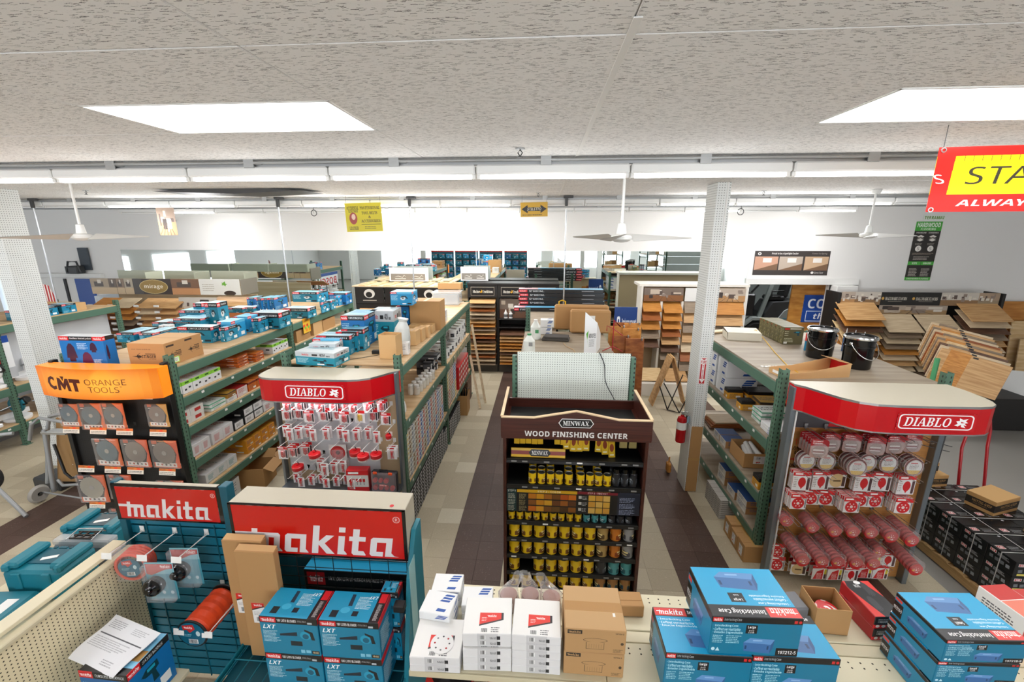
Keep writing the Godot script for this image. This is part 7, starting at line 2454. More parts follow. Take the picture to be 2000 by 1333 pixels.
	part("grid", join([[block(V3(0.18, 0.012, 0.012), 0.002), V3(0, 0, 0.04)], [block(V3(0.18, 0.012, 0.012), 0.002), V3(0, 0, 0)], [block(V3(0.18, 0.012, 0.012), 0.002), V3(0, 0, -0.04)], [block(V3(0.012, 0.012, 0.09), 0.002), V3(-0.06, 0, 0)], [block(V3(0.012, 0.012, 0.09), 0.002), V3(0, 0, 0)], [block(V3(0.012, 0.012, 0.09), 0.002), V3(0.06, 0, 0)]]), mat("black"), og, V3(0.01, 0.262, 0))
	part("handle", tube([V3(-0.1, 0.262, 0.05), V3(-0.1, 0.28, -0.06), V3(0.1, 0.28, -0.06), V3(0.1, 0.262, 0.05)], 0.005, 6), mat("steel"), og)
	var lc := thing("tool_case", "low teal case with a blue latch at the very edge by the cream rail", "tool case", V3(-3.72, 1.031, -2.2), 6)
	part("body", carton(V3(0.4, 0.12, 0.28), 0.02), mat("case_teal"), lc)
	part("latch", carton(V3(0.05, 0.04, 0.02), 0.005), mat("latch_blue", "2aa4c8", 0.3), lc, V3(0.05, 0.06, 0.14))
	part("label", block(V3(0.08, 0.002, 0.14), 0.0004), mat("label_white"), lc, V3(0.1, 0.12, 0.02))

# ---------------------------------------------------------------- flooring displays along the back wall
func photo_art(key: String, seed_: int, w := 128, h := 64) -> StandardMaterial3D:     # a small room photograph
	if mats.has(key):
		return mats[key]
	var r := RandomNumberGenerator.new()
	r.seed = seed_
	var im := blank(w, h, ["b8a898", "8a7666", "c8c0b4", "7a6a5e"][seed_ % 4])
	rect(im, 0, h * 0.55, w, h * 0.45, ["b88a5a", "8a5a34", "a88860", "6a4a38"][(seed_ / 2) % 4])
	for i in 9:
		poly(im, round_rect_pts(r.randf() * w * 0.8, h * r.randf_range(0.1, 0.55), w * r.randf_range(0.06, 0.25), h * r.randf_range(0.1, 0.4), 2), ["e0d8cc", "5a4a42", "8c7c70", "c8b8a4", "3c322e"][i % 5])
	for i in 5:
		poly(im, PV([V2(w * i / 5.0, h), V2(w * i / 5.0 + 3, h), V2(w * (0.4 + i * 0.05), h * 0.58), V2(w * (0.39 + i * 0.05), h * 0.58)]), "6a5038")
	return picture(key, im, 0.4)

# a column of sample boards lying on sloping slots
func board_column(t: Node3D, x: float, y0: float, y1: float, n: int, z: float, w: float, d: float, kinds: Array, tilt := 14.0) -> void:
	for i in n:
		var y := lerpf(y0, y1, i / maxf(1.0, n - 1.0))
		part("sample_board", block(V3(w, 0.018, d), 0.002), mat(kinds[i % kinds.size()]), t, V3(x, y, z) - t.position, V3(tilt, 0, 0))

func back_displays() -> void:
	var blk := mat("stand_black", "1c1917", 0.5)
	# black tower stands with sloping boards
	var sign_ := blank(256, 96, "17120f")
	for e in [[0, 0, 256, 4], [0, 92, 256, 4], [0, 0, 4, 96], [252, 0, 4, 96]]:
		rect(sign_, e[0], e[1], e[2], e[3], "a89c8c")
	txt(sign_, "Maine", 22, 34, 76, 32, "efe9dc", true, true)
	txt(sign_, "Traditions", 128, 34, 112, 32, "efe9dc", true, true)
	disc(sign_, 112, 48, 14, 18, "d8a02a")
	disc(sign_, 106, 40, 9, 10, "17120f")
	var sm := picture("tower_sign", sign_, 0.4)
	var nm := ["fully stocked with tilted boards, nearest the leaning boards", "with bottles on its small middle shelf", "half hidden by the black rail cartons"]
	for i in 3:
		var x := -1.535 + 0.775 * i
		var t := thing("flooring_stand", "tall black flooring sample stand with gold framed sign, " + nm[i], "display stand", V3(x, 0, -11.3))
		part("back_panel", block(V3(0.76, 2.3, 0.03), 0.003), blk, t, V3(0, 0, -0.2))
		for s in [-1, 1]:
			part("side_panel", block(V3(0.03, 2.32, 0.5), 0.004), blk, t, V3(s * 0.37, 0, 0.02))
		part("top_cap", block(V3(0.78, 0.05, 0.54), 0.006), blk, t, V3(0, 2.3, 0.02))
		part("header", block(V3(0.72, 0.32, 0.02), 0.002), blk, t, V3(0, 1.98, 0.26))
		part("sign", block(V3(0.6, 0.22, 0.006), 0.001), sm, t, V3(0, 2.03, 0.272))
		part("plinth", block(V3(0.74, 0.2, 0.5), 0.004), mat("plinth_grey", "4a443e", 0.5), t, V3(0, 0, 0.02))
		if i == 1:
			part("photo_panel", block(V3(0.7, 0.5, 0.01), 0.001), photo_art("stand_photo", 7), t, V3(0, 1.45, 0.2))
			for y in [1.42, 1.2]:
				part("shelf", block(V3(0.72, 0.025, 0.36), 0.003), blk, t, V3(0, y, 0.16))
			board_column(t, x, 0.3, 1.08, 10, -11.06, 0.66, 0.4, ["honey", "oak", "oak", "walnut", "oak", "honey"])
		else:
			board_column(t, x, 0.28, 1.9, 17, -11.06, 0.66, 0.42, ["greyoak", "pale", "cherry", "greyoak", "oak", "oak", "walnut", "cherry", "oak", "greyoak", "honey", "oak"])
	for i in 2:
		var b := thing("bottle", "white spray bottle on the shelf of the black flooring stand, %s" % ["larger", "smaller"][i], "bottle", V3(-0.95 + 0.13 * i, 1.446, -11.1), 0, "bottles on the flooring stand")
		part("body", lathe([[0, 0], [0.05, 0], [0.05, 0.12], [0.02, 0.18 - 0.03 * i], [0.015, 0.22 - 0.04 * i]], 12), mat("white"), b)
		part("label", lathe([[0.051, 0.03], [0.051, 0.1]], 12), mat("label_grey", "6a6a6a", 0.5), b)
	# long rail cartons across the far deck
	rack("pallet_rack", "green rack bay behind the stain display, carrying the long black rail cartons", -0.28, 0.95, [-7.1, -9.25], [[2.05, 0.12], [1.3, 0.12]], 2.28, "deck_board", 0)
	for i in 5:
		box("rail_carton", "rail_box", 0.36 + 0.02 * (i % 2), 2.071 + 0.081 * i, -9.05, 1.72, 0.08, 0.24, 0.5 * (i % 3 - 1), "long black guide rail carton, %s up in the stack" % ORD[i], "rail cartons")
	box("rail_carton", "rail_box", -0.1, 2.071, -8.72, 0.95, 0.08, 0.22, 1, "shorter black rail carton in front of the long stack")
	# folded brown cartons, jugs, felt pad and a white sign stand on the near deck
	for e in [[0.62, -7.0, 0.86, 0.4, "wide, behind with a yellow strap handle"], [0.74, -6.78, 0.62, 0.36, "smaller, in front with a white square print"]]:
		var c := thing("cardboard_carton", "upright flat brown carton on the rack behind the stain display, " + e[4], "box", V3(e[0], 2.082, e[1]), -2)
		part("body", carton(V3(e[2], e[3], 0.14), 0.025), mat("kraft"), c)
		if e[2] > 0.8:
			part("handle", tube([V3(-0.36, 0.38, 0), V3(-0.36, 0.45, 0), V3(-0.31, 0.47, 0), V3(-0.26, 0.45, 0), V3(-0.26, 0.38, 0)], 0.012), mat("yellow"), c)
		else:
			part("print", block(V3(0.14, 0.16, 0.002), 0.0004), mat("paper"), c, V3(0.0, 0.12, 0.071))
			part("symbol", block(V3(0.08, 0.07, 0.002), 0.0004), mat("black"), c, V3(0.0, 0.17, 0.073))
	for e in [[-0.1, -6.35, 0.075, 0.3, "taller, with green dots"], [-0.17, -5.6, 0.075, 0.26, "shorter, wrapped in clear film"]]:
		var b := thing("jug", "white plastic jug on the rack behind the stain display, " + e[4], "jug", V3(e[0], 2.072, e[1]))
		part("body", lathe([[0, 0], [e[2], 0], [e[2] + 0.004, 0.02], [e[2], e[3] * 0.6], [e[2] * 0.5, e[3] * 0.82], [0.024, e[3] * 0.9]], 18), mat("jug_white", "e4e8e2", 0.35), b)
		part("cap", lathe([[0.028, e[3] * 0.89], [0.028, e[3] * 0.97], [0, e[3] * 0.97]], 14), mat("white") if e[3] > 0.28 else mat("bright_green"), b)
		part("label", block(V3(0.05, 0.05, 0.004), 0.001), mat("bright_green") if e[3] > 0.28 else mat("grey"), b, V3(0.02, 0.1, e[2]))
	for k in 2:
		box("white_carton", "abrasive_box", 0.05 + 0.02 * k, 2.072 + 0.115 * k, -6.72, 0.2, 0.11, 0.16, 0, "white carton with blue bars behind the jugs, %s" % ["lower", "upper"][k], "white cartons by the jugs")
	solo("felt_pad", "folded dark grey felt pad lying on the deck before the brown cartons", "pad", join([[block(V3(0.4, 0.035, 0.2), 0.014), at(V3(0, 0, 0), V3(0, -8, 0))], [block(V3(0.36, 0.03, 0.18), 0.012), at(V3(0.01, 0.035, 0.0), V3(2, -6, 0))]]), mat("felt", "4c4844", 0.9), V3(0.2, 2.072, -6.3))
	solo("cord", "thin tan cord lying on the deck behind the pegboard", "cord", tube([V3(0.3, 2.077, -6.1), V3(0.34, 2.077, -5.9), V3(0.42, 2.077, -5.75), V3(0.45, 2.077, -5.5)], 0.004, 6), mat("tape"))
	var ws := thing("sign_stand", "white pointed sign stand with green leaf print rising behind the pegboard", "sign", V3(0.62, 2.071, -5.55), 12)
	var wi := blank(128, 256, "e6e8ea")
	poly(wi, PV([V2(16, 130), V2(40, 110), V2(30, 170), V2(50, 220)]), "5aa83a")
	txt(wi, "MINUTES", 46, 130, 74, 26, "2a2c30")
	print_lines(wi, 50, 166, 66, 4, 12, "8a8c90", 3)
	part("front_panel", prism(PV([V2(-0.08, 0), V2(0.08, 0), V2(0.08, 0.42), V2(-0.08, 0.56)]), 0.008), picture("leaf_sign", wi, 0.4), ws, V3(0, 0, 0), V3(0, 0, 0))
	part("side_panel", prism(PV([V2(0, 0), V2(0.34, 0), V2(0.34, 0.2), V2(0, 0.42)]), 0.008), mat("white"), ws, V3(0.08, 0, -0.004), V3(0, 62, 0))
	# cherry wood boards in a wire stand, blue sign behind, red stand
	var ch := thing("flooring_stand", "floor stand of upright cherry wood boards with steel clips beside the blue sign", "display stand", V3(1.62, 0, -8.3))
	part("base", block(V3(0.66, 0.12, 0.7), 0.01), mat("black"), ch)
	for e in [[-0.12, 1.73, 0.18, "cherry"], [0.12, 1.7, 0.26, "cherry"], [-0.16, 1.86, -0.08, "honey"], [0.1, 1.83, 0.0, "honey"], [-0.02, 1.9, -0.24, "cherry"], [0.16, 1.9, -0.2, "honey"]]:
		part("sample_board", block(V3(0.34, e[1] - 0.15, 0.018), 0.003), mat(e[3]), ch, V3(e[0], 0.12, e[2]), V3(-4, 0, 0))
		part("clip", block(V3(0.02, 0.05, 0.05), 0.003), mat("steel"), ch, V3(e[0] + 0.12, e[1] - 0.06, e[2] - 0.08))
	for k in 2:
		part("black_label", block(V3(0.34, 0.11, 0.004), 0.001), mat("black_gloss"), ch, V3(-0.12, 1.17 + 0.13 * k, 0.31 - 0.01 * k))
	var bi := blank(128, 92, "163a78")
	txt(bi, "Indusparquet", 44, 24, 78, 20, "f0f4fa")
	poly(bi, round_rect_pts(16, 20, 18, 30, 6), "f0f4fa")
	poly(bi, round_rect_pts(22, 26, 7, 10, 3), "163a78")
	rect(bi, 46, 50, 66, 3, "c0cce0")
	solo("brand_sign", "blue brand sign with white lettering standing behind the cherry boards", "sign", block(V3(0.46, 0.9, 0.03), 0.004), picture("blue_brand", bi, 0.4), V3(1.7, 1.22, -9.0))
	solo("plinth_box", "dark plinth carrying the blue brand sign", "plinth", block(V3(0.44, 1.215, 0.3), 0.01), mat("black"), V3(1.7, 0, -9.0))
	var rs := thing("wire_stand", "red wire stand with angled arms beside the white pointed sign", "stand", V3(0.92, 2.071, -5.75))
	part("frame", join([[tube([V3(0.02, 0, 0), V3(0.02, 0.42, 0), V3(0.1, 0.34, 0.06)], 0.007), Vector3.ZERO], [tube([V3(-0.06, 0.26, -0.05), V3(-0.06, 0.33, -0.05), V3(0.02, 0.3, 0), V3(0.14, 0.22, 0.05)], 0.006), Vector3.ZERO], [tube([V3(-0.12, 0.01, 0.06), V3(0.02, 0.06, 0), V3(0.14, 0.008, 0.06)], 0.006), Vector3.ZERO]]), mat("red_paint"), rs)
	# white wooden stand of flooring boards
	var wd := thing("flooring_stand", "white painted wooden stand with three columns of flooring boards and room photographs", "display stand", V3(3.35, 0, -10.2))
	var wp := mat("white_wood", "e8e2d6", 0.55)
	for x in [-1.13, -0.68, -0.22, 0.42, 1.13]:
		part("upright", block(V3(0.05, 2.44 if absf(x) > 1 else 2.1, 0.42), 0.004), wp, wd, V3(x, 0, 0))
	part("top", block(V3(2.4, 0.06, 0.6), 0.006), wp, wd, V3(0, 2.42, -0.1))
	part("back_panel", block(V3(2.3, 2.4, 0.02), 0.002), mat("panel_tan"), wd, V3(0, 0, -0.22))
	for e in [[-0.66, 0.86, 3], [0.1, 0.58, 0], [0.78, 0.66, 8]]:
		part("photo_panel", block(V3(e[1], 0.3, 0.02), 0.002), photo_art("wide_photo_%d" % e[2], e[2]) if e[2] > 0 else mat("white"), wd, V3(e[0], 2.1, 0.22))
	board_column(wd, 3.35 - 0.9, 1.15, 1.98, 5, -9.98, 0.4, 0.34, ["walnut", "greyoak", "honey", "cherry", "honey"], 38)
	board_column(wd, 3.35 - 0.44, 0.86, 1.95, 7, -9.98, 0.41, 0.34, ["greyoak", "walnut", "oak", "cherry", "honey", "honey", "honey"], 38)
	board_column(wd, 3.35 + 0.1, 0.4, 1.98, 8, -9.96, 0.58, 0.3, ["pale", "greyoak", "cherry", "pale", "oak", "greyoak", "oak", "greyoak"], 62)
	board_column(wd, 3.35 + 0.78, 1.2, 1.95, 4, -9.96, 0.64, 0.3, ["walnut", "greyoak", "oak", "honey"], 62)
	part("plinth", block(V3(2.3, 0.3, 0.8), 0.006), wp, wd, V3(0, 0, 0.28))
	for k in 3:
		part("tray_board", block(V3(0.5, 0.02, 0.4), 0.003), mat(["maple", "oak", "maple"][k]), wd, V3(-0.85 + 0.55 * k, 0.42, 0.4), V3(30, 0, 0))
	# two planks propped together and the black wire frame
	for e in [[2.5, -17, "nearer the pegboard"], [2.88, 17, "nearer the white column"]]:
		solo("plank", "wide pale plank propped up as one half of a tent, " + e[2], "board", join([[block(V3(0.025, 1.12, 0.34), 0.004), at(V3(0, -0.54, 0), Vector3.ZERO)]]), mat("oak"), V3(e[0], 0.55, -9.0), V3(0, 0, e[1]))
	solo("wire_frame", "folded black wire easel frame between the propped planks", "stand", join([[tube([V3(0.0, 0.01, 0), V3(0.28, 0.75, -0.1), V3(0.5, 0.6, 0.0), V3(0.2, 0.01, 0.15), V3(0.0, 0.01, 0)], 0.012), Vector3.ZERO], [tube([V3(0.2, 0.01, 0.15), V3(-0.12, 0.6, 0.0)], 0.012), Vector3.ZERO], [tube([V3(0.0, 0.01, 0), V3(-0.18, 0.5, -0.05)], 0.012), Vector3.ZERO]]), mat("black"), V3(2.62, 0.01, -8.7))
	# wide stand at the right with two names on its header
	var hm := thing("flooring_stand", "wide black flooring stand with photo header and stepped tilted boards by the doorway jamb", "display stand", V3(8.95, 0, -11.3))
	part("back_panel", block(V3(3.7, 2.1, 0.04), 0.003), blk, hm, V3(0, 0, -0.2))
	for x in [-1.84, 1.84]:
		part("side_panel", block(V3(0.06, 2.2, 0.5), 0.005), blk, hm, V3(x, 0, 0.05))
	var hi := blank(1024, 96, "1c1a18")
	for e in [[0, 90, 3], [90, 90, 5], [180, 80, 8], [650, 110, 11], [760, 130, 2], [890, 134, 13]]:
		var pm := Image.create(e[1], 96, false, Image.FORMAT_RGB8)
		pm.fill(Color(["b8a898", "a89078", "c8c0b4"][e[2] % 3]))
		var r := RandomNumberGenerator.new()
		r.seed = e[2]
		rect(pm, 0, 54, e[1], 42, ["b88a5a", "98866c", "8a6a48"][e[2] % 3])
		for i in 8:
			rect(pm, r.randf() * e[1] * 0.8, r.randf_range(8, 50), r.randf_range(8, 28), r.randf_range(8, 30), ["e0d8cc", "5a4a42", "8c7c70", "d8d0c0"][i % 4])
		hi.blit_rect(pm, Rect2i(0, 0, e[1], 96), Vector2i(e[0], 0))
	for x in [290, 490]:
		txt(hi, "HALLMARK FLOORS", x, 36, 140, 22, "e8e0d0", true, true)
		disc(hi, x - 16, 46, 9, 11, "c89a4a")
		rect(hi, x + 20, 66, 90, 3, "a8a090")
	part("header", block(V3(3.55, 0.31, 0.03), 0.003), picture("right_header", hi, 0.4), hm, V3(-0.0, 1.9, 0.25))
	part("info_panel", block(V3(1.55, 0.24, 0.02), 0.002), photo_art("info_panel", 4), hm, V3(-0.05, 1.67, 0.2))
	for e in [[8.0 - 0.5, 0.9, 1.78, 7, 0.88, ["walnut", "honey", "oak", "maple"]], [8.45, 0.15, 1.5, 11, 0.78, ["greyoak", "pale", "greyoak", "pale", "oak", "pale", "honey"]], [9.3, 0.15, 1.5, 11, 0.8, ["oak", "pale", "greyoak", "pale", "oak", "pale", "maple"]], [10.25, 0.9, 1.78, 7, 0.9, ["walnut", "pale", "oak", "greyoak"]]]:
		board_column(hm, e[0], e[1], e[2], e[3], -10.8, e[4], 0.6, e[5], 34)
	part("foot", block(V3(3.7, 0.1, 0.7), 0.005), blk, hm, V3(0, 0, 0.1))
	var hs := thing("flooring_stand", "stand of big oak panels beyond the wide black flooring stand", "display stand", V3(11.9, 0, -11.1))
	for e in [[0, 1.95, -0.3], [0.15, 1.5, -0.1], [0.2, 1.1, 0.1]]:
		part("sample_board", block(V3(1.2, e[1], 0.03), 0.004), mat("maple" if e[1] < 1.9 else "honey"), hs, V3(e[0], 0, e[2]), V3(-6, 0, 0))
	# fanned rack of hanging boards
	var fr := thing("sample_rack", "rack of a dozen hanging flooring panels fanned like cards beside the black base", "display stand", V3(7.9, 0, -8.5))
	part("base", block(V3(1.7, 0.62, 0.6), 0.01), blk, fr, V3(0.3, 0, 0.0))
	for k in 11:
		var b := part("sample_board", block(V3(0.92, 0.6, 0.02), 0.003), mat(["oak", "pale", "walnut", "oak", "greyoak", "oak", "cherry", "pale", "greyoak", "oak", "pale"][k]), fr, V3(-0.72 + 0.075 * k, 0.98 + 0.022 * k, 0.85 - 0.12 * k), V3(-10, -28, -13))
		part("handle_slot", block(V3(0.07, 0.025, 0.003), 0.001), mat("black"), b, V3(0.0, 0.56, 0.0105))
		part("stripe", block(V3(0.28, 0.6, 0.003), 0.001), mat(["honey", "oak", "greyoak", "maple"][k % 4]), b, V3(-0.2, 0.01, 0.01))
	part("frame", join([[tube([V3(-1.1, 0.3, 0.75), V3(-1.1, 1.5, 0.75)], 0.04), Vector3.ZERO], [tube([V3(0.7, 0.3, -0.45), V3(0.7, 1.6, -0.45)], 0.03), Vector3.ZERO]]), mat("bright_green"), fr)
	solo("board", "big blank white board on the concrete past the fanned panels", "board", block(V3(0.9, 0.9, 0.03), 0.004), mat("white"), V3(9.6, 0.02, -8.9), V3(-8, -20, 0))
	# photo topped stand on the far left
	var mi := thing("flooring_stand", "long flooring stand with oval gold emblem and photo strip across its top", "display stand", V3(-8.95, 0, -10.1))
	var hd := blank(1024, 128, "3a2c26")
	var pm2 := [[0, 128, "a8967e"], [128, 52, "6a5a4c"], [182, 52, "8a7460"], [236, 60, "b0a490"], [300, 60, "4a4440"], [560, 190, "7a5a44"], [750, 274, "dedcd4"]]
	for e in pm2:
		rect(hd, e[0], 0, e[1], 128, e[2])
		if e[0] != 750 and e[0] != 300:
			rect(hd, e[0], 74, e[1], 54, "c8b08c" if e[0] != 560 else "c08a5c")
			rect(hd, e[0] + e[1] * 0.2, 26, e[1] * 0.5, 40, "544840")
			rect(hd, e[0] + e[1] * 0.4, 10, e[1] * 0.2, 30, "d8d0c4")
	disc(hd, 436, 64, 98, 58, "d8c48a")
	disc(hd, 436, 64, 94, 54, "9a7c3c")
	txt(hd, "mirage", 372, 46, 128, 40, "f4ecd8")
	for k in 5:
		poly(hd, PV([V2(920 + 22 * cos(k * 1.25), 36 + 22 * sin(k * 1.25)), V2(930, 44), V2(918, 50), V2(906, 34)]), "6aa838")
	disc(hd, 950, 112, 40, 20, "3a2c22")
	print_lines(hd, 770, 40, 90, 4, 16, "b0a898", 3)
	part("header", block(V3(3.75, 0.37, 0.04), 0.004), picture("photo_header", hd, 0.4), mi, V3(0.0, 2.16, 0.3))
	for s in [0, 1, 2]:
		part("top_bin", join([[block(V3(1.2, 0.24, 0.02), 0.003), Vector3.ZERO], [block(V3(0.02, 0.24, 0.5), 0.003), V3(0.6, 0, 0.25)]]), mat("bin_green", "b4b8a4", 0.5), mi, V3(-1.25 + 1.25 * s, 2.42, -0.4))
	part("header_return", block(V3(0.03, 0.36, 0.6), 0.004), mat("greyboard", "8f897c", 0.5), mi, V3(1.88, 2.16, 0.0))
	part("back_panel", block(V3(3.7, 2.1, 0.03), 0.003), mat("pale"), mi, V3(0, 0, -0.3))
	part("side_panel", block(V3(0.04, 2.1, 0.6), 0.004), mat("panel_blue", "c4d0da", 0.4), mi, V3(-1.86, 0, 0))
	for e in [[-10.45, ["honey", "honey", "oak", "walnut", "walnut", "cherry", "honey", "honey"]], [-9.95, ["oak", "oak", "oak", "walnut", "greyoak", "honey", "honey", "pale"]], [-9.3, ["oak", "oak", "pale", "pale", "oak", "oak", "pale", "oak"]], [-8.8, ["oak", "oak", "oak", "pale", "oak", "oak", "oak", "oak"]]]:
		board_column(mi, e[0], 0.95, 1.95, 8, -9.72, 0.5, 0.42, e[1], 24)
		for k in 8:
			part("tag", block(V3(0.12, 0.05, 0.02), 0.003), mat("white"), mi, V3(e[0] - 0.2, 0.9 + 0.143 * k, -9.5) - mi.position)
	part("framed_photo", block(V3(0.95, 0.55, 0.03), 0.004), photo_art("framed_photo", 6), mi, V3(0.75, 1.55, 0.36), V3(-8, 0, 0))
	board_column(mi, -7.35, 1.2, 2.0, 4, -9.8, 0.9, 0.4, ["honey", "walnut", "cherry", "oak"], 24)
	# low stand with slatted top and dark badges; name boards before the mirror
	var ls := thing("flooring_stand", "stand with pale slatted top and dark panels bearing white crest emblems", "display stand", V3(-3.6, 0, -11.1))
	part("body", block(V3(2.3, 1.84, 0.7), 0.01), blk, ls, V3(0, 0, 0))
	part("top", block(V3(2.4, 0.03, 0.9), 0.004), mat("pale"), ls, V3(0, 2.26, -0.05))
	for k in 7:
		part("top_slat", block(V3(0.16, 0.02, 0.86), 0.003), mat("maple"), ls, V3(-0.95 + 0.32 * k, 2.291, -0.05))
	var ci := blank(128, 96, "26221f")
	disc(ci, 64, 38, 24, 26, "ece8e0")
	disc(ci, 62, 44, 14, 16, "26221f")
	rect(ci, 34, 74, 60, 5, "b8b0a4")
	for k in 3:
		part("badge_panel", block(V3(0.74, 0.42, 0.02), 0.003), picture("crest_panel", ci, 0.4) if not mats.has("crest_panel") else mats["crest_panel"], ls, V3(-0.77 + 0.77 * k, 1.84, 0.36))
	board_column(ls, -3.6, 1.3, 1.7, 3, -10.75, 2.1, 0.4, ["honey", "walnut", "oak"])
	var pn := blank(128, 48, "7c766c")
	for k in 2:
		poly(pn, PV([V2(10 + 64 * k, 26), V2(28 + 64 * k, 16), V2(44 + 64 * k, 24), V2(50 + 64 * k, 8), V2(58 + 64 * k, 26), V2(50 + 64 * k, 12), V2(44 + 64 * k, 28), V2(28 + 64 * k, 19)]), "d8d4cc")
		rect(pn, 16 + 64 * k, 34, 40, 5, "d8d4cc")
	for e in [[-3.55, 1.05, "above the slatted stand"], [-1.8, 0.72, "above the black tower stands"]]:
		var b := thing("name_board", "white backed name board with grey mountain emblem, " + e[2], "sign", V3(e[0], 2.33 if e[0] < -2 else 2.36, -11.45))
		part("board", block(V3(e[1], 0.36, 0.03), 0.004), mat("white"), b)
		part("print", block(V3(e[1] * 0.88, 0.17, 0.004), 0.001), picture("mountain_print", pn, 0.4) if not mats.has("mountain_print") else mats["mountain_print"], b, V3(-0.02, 0.03, 0.017))
	var tubm := thing("storage_tub", "clear plastic storage tub at the far end of the middle rack", "tub", V3(-2.0, 2.131, -9.05))
	part("tub", carton(V3(0.55, 0.25, 0.36), 0.03), clear_plastic("tub_clear", "d8dee2", 0.45), tubm)
	part("lid", carton(V3(0.58, 0.028, 0.39), 0.01), mat("cloudy"), tubm, V3(0, 0.25, 0))
	# loose things on the middle rack deck
	var kb := open_box("cardboard_carton", "tall open tan carton with a low front at the aisle edge of the middle rack", V3(0.22, 0.3, 0.17), V3(-1.83, 2.131, -5.02), -8, false, "kraft_light")
	part("insert", block(V3(0.18, 0.26, 0.12), 0.004), mat("maple"), kb, V3(0, 0.01, 0))
	var bag := solo("plastic_bag", "cloudy plastic bag slumped behind the tall tan carton", "bag", join([[lathe([[0, 0], [0.1, 0.0], [0.12, 0.08], [0.11, 0.2], [0.09, 0.3], [0.05, 0.38], [0.07, 0.42], [0, 0.4]], 9), at(Vector3.ZERO, V3(0, 20, -8))]]), mat("bag_white", "cfd2ce", 0.4), V3(-1.83, 2.131, -5.36))
	bag.material_override.transparency = BaseMaterial3D.TRANSPARENCY_DISABLED
	box("white_carton", "plain_white", -1.71, 2.131, -5.2, 0.1, 0.15, 0.1, 4, "small white box at the deck edge beside the tall tan carton")
	for k in 3:
		box("cardboard_carton", "kraft_light", -1.75 + 0.02 * k, 2.131, -5.68 - 0.22 * k, 0.14, 0.2 - 0.02 * k, 0.16, -6 + 5 * k, "small tan carton at the deck edge, %s past the cloudy bag" % ORD[k])
	box("cardboard_carton", "kraft_light", -1.83, 2.131, -6.42, 0.36, 0.12, 0.22, 2, "low tan carton in front of the big plain brown carton")
	box("white_carton", "plain_white", -1.75, 2.131, -7.2, 0.22, 0.2, 0.3, 0, "white carton with black lettering past the big plain brown carton")
	var ad := thing("power_adapter", "black power adapter with a thin cord on the middle rack deck", "adapter", V3(-2.08, 2.131, -5.18), 10)
	part("body", carton(V3(0.1, 0.045, 0.06), 0.006), mat("black"), ad)
	part("cord", tube([V3(0.05, 0.02, 0), V3(0.12, 0.005, 0.02), V3(0.02, 0.004, 0.1), V3(-0.2, 0.004, 0.22), V3(-0.4, 0.004, 0.3)], 0.003, 6), mat("black"), ad)
	solo("plastic_bag", "clear bag of grey parts lying between the grey topped and plain blue cartons", "bag", lathe([[0, 0], [0.16, 0], [0.17, 0.03], [0.12, 0.09], [0, 0.1]], 10), mat("bag_white"), V3(-2.42, 2.131, -6.55))

func side_goods() -> void:
	columns_and_wall()
	pallet_corner()
	saw_side()

